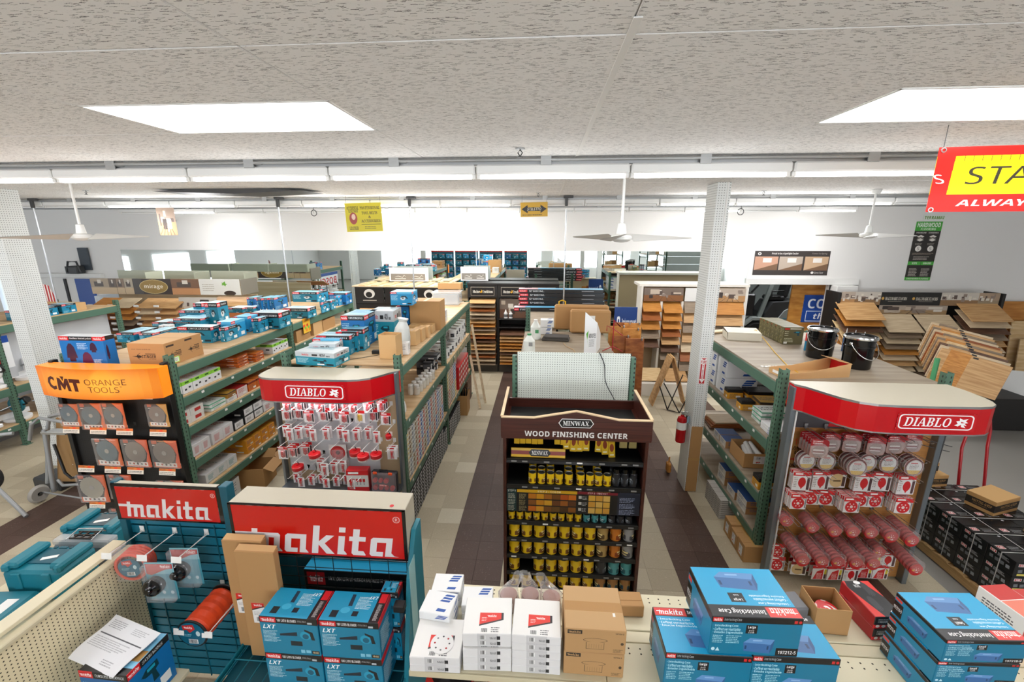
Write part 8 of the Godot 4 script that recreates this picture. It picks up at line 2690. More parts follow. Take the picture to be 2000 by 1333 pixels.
func columns_and_wall() -> void:
	var c := thing("column", "white pegboard clad column with a fire extinguisher sign on its face", "column", V3(2.16, 0, -5.92))
	c.set_meta("kind", "structure")
	part("cladding", block(V3(0.165, 4.2, 0.35), 0.004), mat("peg_white"), c)
	part("corner_strip", block(V3(0.012, 4.2, 0.012), 0.002), mat("white"), c, V3(0.04, 0, 0.178))
	part("lower_panel", block(V3(0.006, 1.0, 0.34), 0.001), mat("white"), c, V3(-0.085, 0, 0))
	part("cardboard_guard", block(V3(0.15, 1.0, 0.012), 0.002), mat("kraft"), c, V3(-0.005, 0.01, 0.182))
	part("guard_tape", block(V3(0.155, 0.03, 0.014), 0.001), mat("tape"), c, V3(-0.005, 0.5, 0.183))
	var im := blank(64, 256, "f0e4e0")
	rect(im, 4, 4, 56, 248, "f4f0ee")
	poly(im, PV([V2(6, 6), V2(58, 6), V2(32, 22)]), "c01c22")
	txt(im, "FIRE", 6, 28, 52, 28, "c01c22")
	rect(im, 6, 62, 52, 188, "c01c22")
	poly(im, PV([V2(20, 62), V2(44, 62), V2(44, 206), V2(58, 206), V2(32, 246), V2(6, 206), V2(20, 206)]), "f4f0ee")
	var row := 0
	for ch in "EXTINGUISHER":
		txt(im, ch, 26 if ch != "I" else 30, 68 + 12 * row, 12 if ch != "I" else 4, 10, "c01c22")
		row += 1
	solo("fire_sign", "red and white fire extinguisher arrow sign on the white column", "sign", block(V3(0.085, 0.37, 0.002), 0.0005), picture("fire_sign", im, 0.35, true), V3(2.145, 1.63, -5.742))
	var f := thing("fire_extinguisher", "red fire extinguisher hung on the aisle side of the white column", "extinguisher", V3(1.98, 0.72, -5.86), 40)
	part("cylinder", lathe([[0, 0], [0.06, 0], [0.066, 0.01], [0.066, 0.33], [0.055, 0.37], [0.025, 0.39], [0.022, 0.41], [0, 0.41]], 24), mat("ext_red", "b8141a", 0.2), f)
	part("label", lathe([[0.0668, 0.2], [0.0668, 0.31]], 24), mat("label_white"), f)
	part("valve", join([[block(V3(0.03, 0.04, 0.03), 0.004), V3(0, 0.41, 0)], [block(V3(0.025, 0.012, 0.12), 0.003), at(V3(0, 0.455, 0.03), V3(-18, 0, 0))], [block(V3(0.025, 0.012, 0.11), 0.003), at(V3(0, 0.43, 0.03), V3(8, 0, 0))]]), mat("steel"), f)
	part("hose", tube([V3(0.02, 0.42, 0), V3(0.075, 0.4, 0.02), V3(0.085, 0.3, 0.02), V3(0.075, 0.14, 0.02)], 0.01), mat("black"), f)
	part("tag", block(V3(0.06, 0.1, 0.002), 0.0005), mat("tag_blue", "a8c4d8", 0.5), f, V3(0.04, 0.3, 0.07))
	solo("dust_mop", "yellow and brown broom head leaning low behind the extinguisher", "broom", join([[block(V3(0.06, 0.16, 0.12), 0.02), Vector3.ZERO], [tube([V3(0, 0.14, 0), V3(0.01, 0.24, -0.02)], 0.012), Vector3.ZERO]]), mat("honey"), V3(1.98, 0.01, -6.25))
	var l := thing("column", "white pegboard clad column at the window side", "column", V3(-7.64, 0, -5.93))
	l.set_meta("kind", "structure")
	part("cladding", block(V3(0.2, 4.2, 0.36), 0.004), mat("peg_white"), l)
	# posters on the back wall
	var pi := blank(512, 192, "3c3532")
	for e in [[0, "c89a80"], [168, "b8a898"], [342, "c4a484"]]:
		rect(pi, e[0] + 4, 44, 160, 110, e[1])
		poly(pi, PV([V2(e[0] + 4, 154), V2(e[0] + 164, 100), V2(e[0] + 164, 154)]), "7a5c44")
		rect(pi, e[0] + 60, 56, 60, 36, "e8e2da")
	txt(pi, "Proud to be a Spotlight Dealer", 116, 12, 180, 20, "e8e4de")
	disc(pi, 32, 22, 12, 12, "e8e4de")
	disc(pi, 32, 22, 5, 5, "3c3532")
	txt(pi, "Floors For Living", 390, 14, 100, 14, "b8b0a8", false)
	disc(pi, 408, 172, 10, 10, "e8e4de")
	txt(pi, "Bona Floor", 424, 164, 60, 16, "e8e4de", false)
	solo("poster", "wide dark poster with three room photographs above the warehouse doorway", "poster", block(V3(1.82, 0.6, 0.008), 0.001), picture("dealer_poster", pi, 0.3), V3(6.24, 2.54, -11.692))
	var hb := blank(256, 640, "2a2623")
	rect(hb, 0, 0, 256, 100, "46a83c")
	txt(hb, "HARDWOOD", 16, 12, 224, 48, "f2f6ee")
	txt(hb, "FLOORING", 56, 68, 144, 24, "e4f0dc")
	for x in [70, 190]:
		txt(hb, "PREMIUM" if x == 70 else "STANDARD", x - 50, 112, 96, 14, "e8e4dc")
		for k in 3:
			poly(hb, PV([V2(x - 36, 160 + 18 * k), V2(x, 142 + 18 * k), V2(x + 36, 160 + 18 * k), V2(x, 176 + 18 * k)]), "e0dcd4" if k != 1 else "7a746c")
		print_lines(hb, x - 40, 232, 80, 2, 12, "b8b0a4", 3)
		disc(hb, x, 290, 30, 32, "ece8e0")
		txt(hb, "S" if x == 70 else "5", x - 10, 274, 20, 32, "4a4640", false)
		print_lines(hb, x - 46, 508, 90, 7, 13, "cfc8bc", x)
	print_lines(hb, 20, 338, 216, 2, 12, "a89888", 4)
	print_lines(hb, 40, 376, 180, 3, 14, "c8c0b4", 5)
	rect(hb, 0, 430, 256, 40, "46a83c")
	rect(hb, 126, 430, 4, 40, "2a2623")
	txt(hb, "SITE", 40, 440, 50, 20, "f0f4ea")
	txt(hb, "GRADES", 152, 440, 80, 20, "f0f4ea")
	rect(hb, 0, 604, 256, 36, "46a83c")
	txt(hb, "ENGINEERED FLOORING", 20, 612, 216, 18, "dcecd4")
	solo("banner", "tall narrow dark banner with green bands on the white wall over the wide stand", "banner", block(V3(0.6, 1.42, 0.006), 0.001), picture("hardwood_banner", hb, 0.4), V3(9.32, 2.43, -11.692))
	var gi := blank(96, 32, "e4e8e0")
	txt(gi, "TERRAMAI", 6, 10, 84, 16, "5a8a2a")
	solo("wall_sign", "small green lettered sign over the tall dark banner", "sign", block(V3(0.5, 0.14, 0.006), 0.001), picture("green_sign", gi, 0.4), V3(9.4, 3.88, -11.692))
	# through the doorway: pine door leaf, blue sign, forklift
	solo("pine_panel", "knotty pine panel standing behind the doorway", "panel", block(V3(0.9, 2.5, 0.05), 0.004), mat("knotty_pine"), V3(7.05, 0, -12.15))
	var cs := blank(128, 160, "1c489c")
	txt(cs, "CO", 26, 22, 100, 56, "f2f4f8")
	for e in [[22, 92, 106, 4], [22, 150, 106, 4], [22, 92, 4, 62]]:
		rect(cs, e[0], e[1], e[2], e[3], "e8ecf4")
	txt(cs, "th", 64, 104, 56, 36, "f2f4f8", true, false, 0.2)
	solo("company_sign", "blue sign with big white letters on the knotty pine panel", "sign", block(V3(0.56, 0.74, 0.012), 0.002), picture("company_sign", cs, 0.35), V3(7.22, 1.24, -12.115))
	var fk := thing("forklift", "grey and black forklift parked in the warehouse beyond the doorway", "forklift", V3(7.2, 0, -14.6))
	var fg := mat("fork_grey", "a8b0ac", 0.35)
	part("counterweight", join([[prism(PV([V2(0.1, 0.4), V2(1.3, 0.3), V2(1.35, 1.3), V2(1.1, 1.9), V2(0.85, 1.9), V2(0.8, 1.45), V2(0.35, 1.2), V2(0.1, 0.8)]), 1.0), Vector3.ZERO]]), fg, fk)
	part("engine_cover", prism(PV([V2(-0.25, 0.6), V2(0.35, 0.6), V2(0.5, 0.9), V2(0.82, 1.35), V2(0.82, 1.5), V2(0.0, 1.45), V2(-0.2, 1.1)]), 0.9), mat("dark_grey"), fk)
	part("seat", join([[carton(V3(0.5, 0.14, 0.5), 0.04), V3(0.2, 1.48, 0)], [carton(V3(0.14, 0.6, 0.48), 0.05), at(V3(0.46, 1.58, 0), V3(0, 0, -10))], [tube([V3(0.0, 1.6, 0.28), V3(0.0, 1.78, 0.28), V3(0.36, 1.8, 0.28)], 0.025), Vector3.ZERO]]), mat("black"), fk)
	part("fender", join([[prism(PV([V2(-0.85, 0.75), V2(-0.6, 0.98), V2(-0.3, 0.98), V2(-0.05, 0.7), V2(0.1, 0.3), V2(0.0, 0.3), V2(-0.12, 0.68), V2(-0.35, 0.9), V2(-0.6, 0.9), V2(-0.8, 0.72)]), 0.3), V3(0, 0, 0.4)]]), fg, fk)
	for e in [[-0.45, 0.42, 0.42], [0.95, 0.3, 0.3]]:
		var w := part("tyre", lathe([[e[1] * 0.55, -0.11], [e[1] * 0.9, -0.12], [e[1], -0.08], [e[1], 0.08], [e[1] * 0.9, 0.12], [e[1] * 0.55, 0.11]], 26), mat("rubber", "1c1b1a", 0.85), fk, V3(e[0], e[1], 0.45), V3(90, 0, 0))
		part("rim", lathe([[0, 0.02], [e[1] * 0.2, 0.1], [e[1] * 0.3, 0.05], [e[1] * 0.56, 0.1]], 20), mat("rim_brown", "6a5248", 0.5), w)
	part("mast", join([[block(V3(0.12, 1.6, 0.08), 0.006), at(V3(-0.35, 0.9, 0.35), V3(0, 0, -14))], [block(V3(0.12, 2.6, 0.1), 0.006), V3(-0.95, 0.1, 0.3)], [block(V3(0.12, 2.6, 0.1), 0.006), V3(-0.95, 0.1, -0.3)]]), mat("mast_grey", "8f9a96", 0.4), fk)
	part("dash", join([[carton(V3(0.4, 0.7, 0.7), 0.04), V3(-0.7, 1.0, 0)], [tube([V3(-0.5, 1.7, 0), V3(-0.3, 1.95, 0)], 0.03), Vector3.ZERO]]), mat("black"), fk)
	part("stripe", block(V3(0.85, 0.02, 0.004), 0.001), mat("latch_blue", "2aa4c8", 0.3), fk, V3(0.75, 0.95, 0.502))
	var wl := thing("tube_light", "strip fixture lighting the warehouse beyond the doorway", "light", V3(7.5, 3.3, -14.0))
	part("housing", block(V3(1.2, 0.06, 0.1), 0.01), mat("fixture_white"), wl)
	part("tube", tube([V3(-0.56, -0.02, 0), V3(0.56, -0.02, 0)], 0.015), mats["tube_glow"], wl)
	area_light(wl, V2(1.1, 0.08), 2.2, V3(0, -0.04, 0))
	# glazed opening and framed things at the far left
	struct("window_1", block(V3(0.08, 2.3, 0.06), 0.005), mat("black"), V3(-13.7, 0, -11.7))
	struct("window_2", block(V3(2.1, 2.4, 0.01), 0.001), clear_plastic("pane", "f4f8fa", 0.06), V3(-14.8, 0, -11.8))
	struct("trim_3", block(V3(2.3, 0.12, 0.12), 0.01), mat("white"), V3(-13.6, 2.34, -11.64))
	solo("framed_print", "blue framed print on the wall beside the glazed opening", "picture", block(V3(0.55, 0.8, 0.04), 0.004), mat("print_blue", "1c4a98", 0.4), V3(-13.1, 1.5, -11.68))
	solo("wall_panel", "dark slim panel mounted high on the white wall behind the window side column", "panel", block(V3(0.3, 0.62, 0.05), 0.006), mat("panel_slate", "3c444c", 0.5), V3(-12.9, 2.55, -11.66))
	solo("vacuum_machine", "black and white dust extractor on a wall ledge near the glazed opening", "machine", join([[carton(V3(0.3, 0.22, 0.25), 0.03), V3(0.1, 0.0, 0)], [tube([V3(-0.1, 0.05, 0.1), V3(0.0, 0.34, 0.1), V3(0.25, 0.34, 0.1), V3(0.32, 0.05, 0.1)], 0.025), Vector3.ZERO], [lathe([[0, 0], [0.06, 0], [0.06, 0.2], [0, 0.2]], 12), V3(-0.16, 0, 0)]]), mat("dark_grey"), V3(-13.2, 2.461, -11.55))

func pallet_corner() -> void:
	var p := thing("pallet", "wooden pallet under the strapped black cartons", "pallet", V3(4.93, 0, -4.45))
	for k in 7:
		part("top_board", block(V3(0.95, 0.018, 0.13), 0.003), mat("pallet_wood"), p, V3(0, 0.1, -0.6 + 0.2 * k))
	for x in [-0.43, 0.0, 0.43]:
		part("stringer", block(V3(0.07, 0.098, 1.36), 0.004), mat("pallet_wood"), p, V3(x, 0, 0))
	for r in 5:
		for lay in 3:
			for c in 3:
				box("fastener_carton", "flooring_tool_box", 4.63 + 0.29 * c, 0.12 + 0.161 * lay, -3.95 - 0.272 * r, 0.286, 0.16, 0.268, 0, "black fastener carton on the pallet, %s layer, %s from the counter, %s from the rack side" % [["bottom", "middle", "top"][lay], ORD[r], ORD[c]], "black cartons on the pallet")
	var straps := []
	for r in 5:
		straps.append([block(V3(0.003, 0.49, 0.008), 0.0005), V3(-0.447, 0.11, 0.5 - 0.272 * r)])
		straps.append([block(V3(0.9, 0.003, 0.008), 0.0005), V3(0, 0.605, 0.5 - 0.272 * r)])
	straps.append([block(V3(0.008, 0.003, 1.4), 0.0005), V3(-0.2, 0.606, -0.05)])
	solo("strapping", "white plastic strapping wound round the black cartons on the pallet", "strap", join(straps), mat("strap_grey", "b4b2ae", 0.4), V3(4.93, 0.0, -4.45))
	var g := "brown cartons with black bands"
	for e in [[4.78, 0.606, -5.22, 0.3, 0.15, 0.26, 8, "at the far end, lower"], [4.72, 0.757, -5.28, 0.26, 0.14, 0.24, -6, "at the far end, upper"], [5.08, 0.606, -4.72, 0.4, 0.17, 0.26, 20, "tilted open towards the red handle"], [5.22, 0.606, -4.2, 0.34, 0.17, 0.3, 14, "beside the topmost small one"], [5.3, 0.777, -4.22, 0.22, 0.08, 0.22, 10, "small, on top of its neighbour"]]:
		box("nail_carton", "hutting_box", e[0], e[1], e[2], e[3], e[4], e[5], e[6], "brown carton with a black band on the strapped pile, " + e[7], g)
	var h := thing("hand_truck", "red tube handle of a hand truck standing behind the pallet", "hand truck", V3(5.42, 0, -5.35), 10)
	part("handle", tube([V3(-0.19, 0.1, 0.1), V3(-0.16, 1.0, -0.05), V3(-0.1, 1.2, -0.08), V3(-0.1, 1.36, -0.1), V3(-0.06, 1.42, -0.11), V3(0.14, 1.42, -0.11), V3(0.19, 1.37, -0.1), V3(0.22, 1.2, -0.08), V3(0.2, 1.0, -0.05), V3(0.19, 0.1, 0.1)], 0.017), mat("red_paint"), h)
	part("toe_plate", block(V3(0.4, 0.01, 0.2), 0.002), mat("red_paint"), h, V3(0, 0.01, 0.2))
	for s in [-1, 1]:
		part("wheel", lathe([[0.03, -0.03], [0.12, -0.03], [0.13, 0], [0.12, 0.03], [0.03, 0.03]], 18), mat("rubber"), h, V3(0.26 * s, 0.13, -0.02), V3(0, 0, 90))

func saw_side() -> void:
	# goods on the far rack: saws, boards and the white sign
	var si := blank(256, 96, "eef0f2")
	rect(si, 0, 0, 256, 20, "1c4a9c")
	txt(si, "BOSCH", 20, 34, 216, 50, "c8202a")
	solo("brand_sign", "white sign with red lettering and blue top band hung under the far rack beam", "sign", block(V3(0.01, 0.55, 1.9), 0.002), picture("red_letter_sign", si, 0.35), V3(-8.985, 1.38, -5.6))
	part("back_board", block(V3(0.01, 0.95, 2.0), 0.002), mat("panel_pale"), get_node("pallet_rack5"), V3(-9.2, 1.15, -7.5) - get_node("pallet_rack5").position)
	for i in 3:
		box("tool_carton", "mk_drill", -9.12, 2.121, -6.95 - 0.33 * i, 0.3, 0.17, 0.26, 0, "teal carton on the top deck of the far rack, %s from the column" % ORD[i], "teal cartons on the far rack")
	box("tool_carton", "mk_blue", -9.1, 2.121, -6.2, 0.32, 0.3, 0.4, 0, "larger teal carton on the far rack showing left of the column")
	box("cardboard_carton", "kraft_light", -9.5, 2.121, -7.75, 0.9, 0.14, 0.5, 0, "flat tan carton at the end of the far rack's top deck")
	solo("flag", "small striped flag standing on the far rack", "flag", join([[prism(PV([V2(0, 0), V2(0.2, 0.0), V2(0.1, 0.45), V2(0, 0.5)]), 0.006), Vector3.ZERO]]), flag_art(), V3(-9.9, 2.121, -8.0), V3(0, 30, 0))
	for i in 7:
		saw(V3(-9.15, 1.071, -4.75 - 0.52 * i), [200, 170, 190, 185, 175, 195, 180][i], i, "grey mitre saw on the far rack, %s from the near end" % ORD[i])
	for i in 5:
		saw(V3(-9.15, 0.421, -4.7 - 0.6 * i), [190, 175, 200, 180, 185][i], i + 3, "teal mitre saw on the lower deck of the far rack, %s from the near end" % ORD[i])
	# folding stand and wheels in front of it
	var w := thing("tool_stand", "folded wheeled tool stand with a brown perforated board and grey bent tubes", "tool stand", V3(-6.55, 0, -5.05), -8)
	var st := mat("tube_grey", "9a9c9c", 0.35, 0.3)
	part("board", block(V3(0.62, 0.9, 0.025), 0.004), mat("mdf", "9a7648", 0.7), w, V3(0.12, 0.22, 0.0), V3(-12, 10, 0))
	var holes := []
	for i in 4:
		for j in 5:
			holes.append([lathe([[0, 0], [0.006, 0], [0, 0.0005]], 8), at(V3(-0.1 + 0.15 * i, 0.3 + 0.17 * j, 0.02 - 0.036 * j), V3(78, 0, 0))])
	part("board_hole", join(holes), mat("paper"), w)
	part("frame", join([[tube([V3(-0.32, 0.2, 0.1), V3(-0.28, 1.0, -0.05), V3(-0.2, 1.15, -0.05), V3(0.3, 1.28, -0.1)], 0.024), Vector3.ZERO], [tube([V3(-0.42, 0.85, 0.1), V3(-0.34, 1.08, 0.08), V3(-0.2, 1.18, 0.06), V3(0.4, 1.12, 0.02)], 0.022), Vector3.ZERO], [tube([V3(-0.2, 0.1, 0.12), V3(-0.2, 1.0, 0.04)], 0.03), Vector3.ZERO], [tube([V3(-0.1, 0.28, 0.1), V3(0.0, 0.22, 0.12), V3(0.5, 0.3, 0.1)], 0.02), Vector3.ZERO]]), st, w)
	part("black_hook", tube([V3(-0.08, 0.8, 0.05), V3(0.05, 0.4, 0.09), V3(0.16, 0.34, 0.1), V3(0.36, 0.4, 0.1)], 0.018), mat("black"), w)
	part("axle", tube([V3(-0.3, 0.13, 0.2), V3(0.7, 0.13, 0.2)], 0.012), st, w)
	var wh := part("wheel", lathe([[0.03, -0.03], [0.1, -0.035], [0.125, 0], [0.1, 0.035], [0.03, 0.03]], 20), mat("tyre_grey", "a8a49c", 0.6), w, V3(-0.28, 0.126, 0.24), V3(0, 0, 90))
	part("wheel_hub", lathe([[0, 0.034], [0.06, 0.036], [0.04, 0.042], [0, 0.042]], 14), mat("black"), wh)
	part("foot_box", carton(V3(0.5, 0.16, 0.3), 0.02), mat("dark_grey"), w, V3(-0.55, 0.0, -0.15))
	var c := thing("saw_cart", "grey tube saw cart with green hubbed black wheels at the window side", "cart", V3(-7.35, 0, -4.85), 14)
	part("frame", join([[tube([V3(-0.5, 0.5, 0), V3(-0.1, 0.48, 0.1), V3(0.6, 0.03, 0.5)], 0.025), Vector3.ZERO], [tube([V3(-0.5, 0.55, 0.1), V3(-0.3, 0.7, 0.1), V3(-0.3, 1.0, 0.0)], 0.022), Vector3.ZERO], [tube([V3(-0.5, 0.95, 0), V3(0.2, 0.95, -0.1)], 0.025), Vector3.ZERO]]), st, c)
	var cw := part("wheel", lathe([[0.03, -0.035], [0.14, -0.04], [0.17, 0], [0.14, 0.04], [0.03, 0.035]], 24), mat("rubber"), c, V3(0.0, 0.42, 0.12), V3(80, 0, 16))
	part("wheel_hub", lathe([[0, 0.05], [0.03, 0.05], [0.1, 0.03], [0.1, 0.0]], 16), mat("hub_green", "1f6a44", 0.4), cw)
	part("saw_table", carton(V3(0.5, 0.05, 0.4), 0.01), mat("alloy", "b4b8ba", 0.3, 0.5), c, V3(-0.3, 0.98, -0.1))

func flag_art() -> StandardMaterial3D:
	var im := blank(64, 64, "e8e4e0")
	for k in 5:
		rect(im, k * 13, 0, 7, 64, "b02a30")
	return picture("flag_stripes", im, 0.6)

func saw(p: Vector3, turn: float, i: int, label: String) -> void:
	var t := thing("mitre_saw", label, "saw", p, turn - 90, "mitre saws on the far rack")
	var body := mat("alloy") if "grey" in label else mat("teal")
	part("table", lathe([[0, 0], [0.17, 0], [0.18, 0.02], [0.18, 0.06], [0, 0.065]], 20), mat("alloy", "b4b8ba", 0.3, 0.5), t)
	part("fence", block(V3(0.46, 0.09, 0.03), 0.006), mat("alloy"), t, V3(0, 0.06, -0.05))
	part("rails", join([[tube([V3(-0.05, 0.12, -0.34), V3(-0.05, 0.3, 0.1)], 0.014), Vector3.ZERO], [tube([V3(0.05, 0.12, -0.34), V3(0.05, 0.3, 0.1)], 0.014), Vector3.ZERO]]), mat("steel"), t)
	part("blade_guard", lathe([[0.02, -0.03], [0.13, -0.03], [0.14, 0], [0.13, 0.03], [0.02, 0.03]], 20), body, t, V3(0, 0.27, 0.04), V3(0, 0, 90))
	part("motor", carton(V3(0.2, 0.11, 0.12), 0.03), body if i % 2 else mat("dark_grey"), t, V3(0.13, 0.24, 0.02), V3(0, 0, 12))
	part("handle", tube([V3(0, 0.36, 0.1), V3(0, 0.4, 0.2), V3(0, 0.3, 0.24), V3(0, 0.27, 0.14)], 0.018), mat("black"), t)

func ceiling_things() -> void:
	var wh := mat("fan_white", "dcdcd8", 0.35)
	for e in [[0.75, -4.45, 4, "over the stain display aisle"], [-5.3, -4.82, 8, "by the window side column"], [4.66, -6.85, 0, "before the tall green banded banner"]]:
		var f := thing("ceiling_fan", "white ceiling fan with long down rod " + e[3], "fan", V3(e[0], 3.56, e[1]), e[2])
		part("rod", tube([V3(0, 0.1, 0), V3(0, 0.62, 0)], 0.014), wh, f)
		part("canopy", lathe([[0, 0.58], [0.05, 0.58], [0.065, 0.635], [0, 0.636]], 18), wh, f)
		part("coupling", lathe([[0.05, 0.03], [0.035, 0.14], [0.02, 0.145], [0, 0.145]], 18), wh, f)
		part("motor", lathe([[0, -0.04], [0.06, -0.035], [0.1, -0.01], [0.105, 0.01], [0.09, 0.03], [0.04, 0.045], [0, 0.045]], 26), wh, f)
		for k in 3:
			var st := begin()
			var a := V3(0.09, 0, 0)
			var pr := []
			for s in 9:
				var u := s / 8.0
				var w := 0.075 * (1 - u * 0.72)
				pr.append([V3(0.1 + 0.6 * u, 0.014 * (1 - u) + w * 0.35, -w), V3(0.1 + 0.6 * u, -w * 0.35 + 0.006 * u, w)])
			for s in 8:
				for g in [1.0, -1.0]:
					var d := V3(0, 0.002 * g, 0)
					quad(st, pr[s][0] + d, pr[s][1] + d, pr[s + 1][1] + d, pr[s + 1][0] + d, V3(0, g, 0.3 * g).normalized())
			part("blade", st.commit(), wh, f, Vector3.ZERO, V3(0, 120 * k + 3, 0))
	# thin steel poles dropping power to the racks
	for e in [[-4.6, -7.62, 2.14, "to the rack behind the orange sign"], [-2.28, -7.62, 2.14, "to the middle rack"], [0.36, -7.62, 2.08, "to the rack behind the stain display"], [-9.2, -7.62, 2.13, "to the far rack"]]:
		var p := thing("power_pole", "thin steel conduit pole dropping from the ceiling " + e[3], "pole", V3(e[0], e[2], e[1]))
		part("pipe", tube([V3(0, 0, 0), V3(0, 1.9, 0)], 0.013), mat("steel"), p)
		part("fitting", join([[block(V3(0.05, 0.14, 0.05), 0.008), V3(0, 4.03 - e[2], 0)], [block(V3(0.16, 0.04, 0.06), 0.006), V3(0.03, 4.155 - e[2], 0)]]), mat("fitting_dark", "4a4a4a", 0.5, 0.5), p)
	# sprinkler heads
	for e in [[-0.18, -3.35], [-4.55, -3.35], [-0.1, -7.1], [-6.6, -6.2], [3.2, -7.0], [6.0, -9.6], [-3.0, -9.6]]:
		var s := thing("sprinkler", "ceiling sprinkler head over %s" % {"-0.18": "the stain display", "-4.55": "the lit orange sign", "-0.1": "the rail cartons", "-6.6": "the window side column", "3.2": "the right rack", "6.0": "the doorway", "-3.0": "the slatted stand"}[str(e[0])], "sprinkler", V3(e[0], 4.2, e[1]))
		part("escutcheon", lathe([[0, -0.008], [0.035, -0.008], [0.035, 0], [0, 0]], 16), mat("steel"), s)
		part("frame", join([[tube([V3(0, -0.01, 0), V3(0.016, -0.03, 0), V3(0, -0.055, 0)], 0.004, 6), Vector3.ZERO], [tube([V3(0, -0.01, 0), V3(-0.016, -0.03, 0), V3(0, -0.055, 0)], 0.004, 6), Vector3.ZERO], [lathe([[0, -0.062], [0.02, -0.062], [0.02, -0.056], [0, -0.056]], 12), Vector3.ZERO]]), mat("fitting_dark"), s)
	# banners
	var im := blank(640, 360, "cf1c16")
	poly(im, PV([V2(54, 50), V2(600, 50), V2(600, 262), V2(50, 262)]), "f2cc12")
	for k in 20:
		rect(im, 80 + 26 * k, 50, 2, 30, "3a3218")
	txt(im, "STABILA", 96, 110, 430, 96, "2e2c22", false, false, 0.08)
	txt(im, "ALWAYS TRUE", 84, 292, 400, 36, "f4e8e4", true, false, 0.2)
	txt(im, "S", 12, 150, 26, 50, "f4e8e4", false, false, -0.3)
	var b := thing("banner", "glossy red and yellow vinyl banner hung from the ceiling at the shop's right", "banner", V3(2.72, 3.735, -2.72), -7)
	part("sheet", block(V3(1.04, 0.345, 0.006), 0.001), picture("level_banner", im, 0.14), b, V3(-0.02, 0, 0))
	for e in [[-0.52, 0.012], [-0.52, 0.33], [0.48, 0.33]]:
		part("grommet", lathe([[0.008, 0], [0.014, 0.0], [0.014, 0.004], [0.008, 0.004]], 14), mat("chrome"), b, V3(e[0], e[1], 0.003), V3(90, 0, 0))
	part("cord", join([[tube([V3(-0.52, 0.34, 0), V3(-0.52, 0.46, 0)], 0.002, 5), Vector3.ZERO], [tube([V3(0.48, 0.34, 0), V3(0.48, 0.46, 0)], 0.002, 5), Vector3.ZERO]]), mat("dark_grey"), b)
	var yl := blank(256, 192, "d8c818")
	txt(yl, "OCCIDENTAL", 14, 22, 82, 22, "2a2610", true, true)
	txt(yl, "LEATHER", 24, 46, 66, 16, "2a2610", true, true)
	disc(yl, 54, 102, 28, 40, "a8443a")
	disc(yl, 56, 92, 14, 20, "e8c8b4")
	txt(yl, "LEATHER", 22, 158, 62, 20, "2a2610", true, true)
	txt(yl, "PROFESSIONAL", 106, 24, 138, 18, "2a2610", true, true)
	txt(yl, "TOOL BELTS", 116, 58, 110, 18, "2a2610", true, true)
	txt(yl, "&", 162, 86, 16, 16, "2a2610", true, true)
	txt(yl, "ACCESSORIES", 110, 112, 134, 18, "2a2610", true, true)
	rect(yl, 108, 142, 136, 3, "2a2610")
	print_lines(yl, 130, 158, 90, 2, 10, "6a6420", 3)
	var sty := blank(128, 64, "d8a81c")
	poly(sty, PV([V2(6, 30), V2(34, 12), V2(34, 22), V2(94, 22), V2(94, 12), V2(122, 30), V2(94, 48), V2(94, 38), V2(34, 38), V2(34, 48)]), "1c1810")
	txt(sty, "STILETTO", 32, 24, 64, 12, "f0ead0", true, false, 0.2)
	print_lines(sty, 10, 54, 106, 1, 6, "2a2410", 3)
	for e in [["yellow_banner", yl, -3.0, 3.62, -7.4, 0.62, 0.46, "yellow tool belt banner hung from the ceiling before the mirror"], ["arrow_banner", sty, -0.17, 3.86, -7.6, 0.45, 0.23, "small yellow banner with a black double arrow hung from the ceiling"]]:
		var h := thing("banner", e[7], "banner", V3(e[2], e[3], e[4]), 0)
		part("sheet", block(V3(e[5], e[6], 0.004), 0.001), picture(e[0], e[1], 0.35), h, Vector3.ZERO, V3(0, 0, 1.2))
		part("cord", join([[tube([V3(-e[5] / 2 + 0.02, e[6], 0), V3(-e[5] / 2 + 0.02, 4.2 - e[3], 0)], 0.002, 5), Vector3.ZERO], [tube([V3(e[5] / 2 - 0.02, e[6], 0), V3(e[5] / 2 - 0.02, 4.2 - e[3], 0)], 0.002, 5), Vector3.ZERO]]), mat("dark_grey"), h)
	var nar := thing("banner", "narrow tan hanging strip banner seen edge on near the camera on the wall", "banner", V3(-7.2, 3.55, -8.2), 55)
	part("sheet", block(V3(0.28, 0.55, 0.004), 0.001), photo_art("strip_banner", 5, 64, 128), nar)
	part("cord", tube([V3(0, 0.55, 0), V3(0, 0.65, 0)], 0.002, 5), mat("dark_grey"), nar)
	# camera on the wall, ducts and odd fittings
	var cm := thing("security_camera", "white security camera on a bracket high on the back wall", "camera", V3(-10.0, 3.86, -11.6), 30)
	part("body", carton(V3(0.1, 0.1, 0.24), 0.03), mat("white"), cm)
	part("lens", lathe([[0, 0], [0.035, 0], [0.03, 0.012], [0, 0.012]], 14), mat("black_gloss"), cm, V3(0, 0.05, 0.12), V3(90, 0, 0))
	part("bracket", tube([V3(0, 0.1, -0.05), V3(0.05, 0.22, -0.1), V3(0.14, 0.3, -0.1)], 0.015), mat("white"), cm)
	solo("vent_gap", "dark gap of a lifted ceiling board near the steel pole", "vent", prism(PV([V2(-1.2, 0), V2(0, 0.05), V2(1.0, 0), V2(0, -0.04)]), 0.6), mat("fitting_dark"), V3(-4.3, 4.17, -6.4))
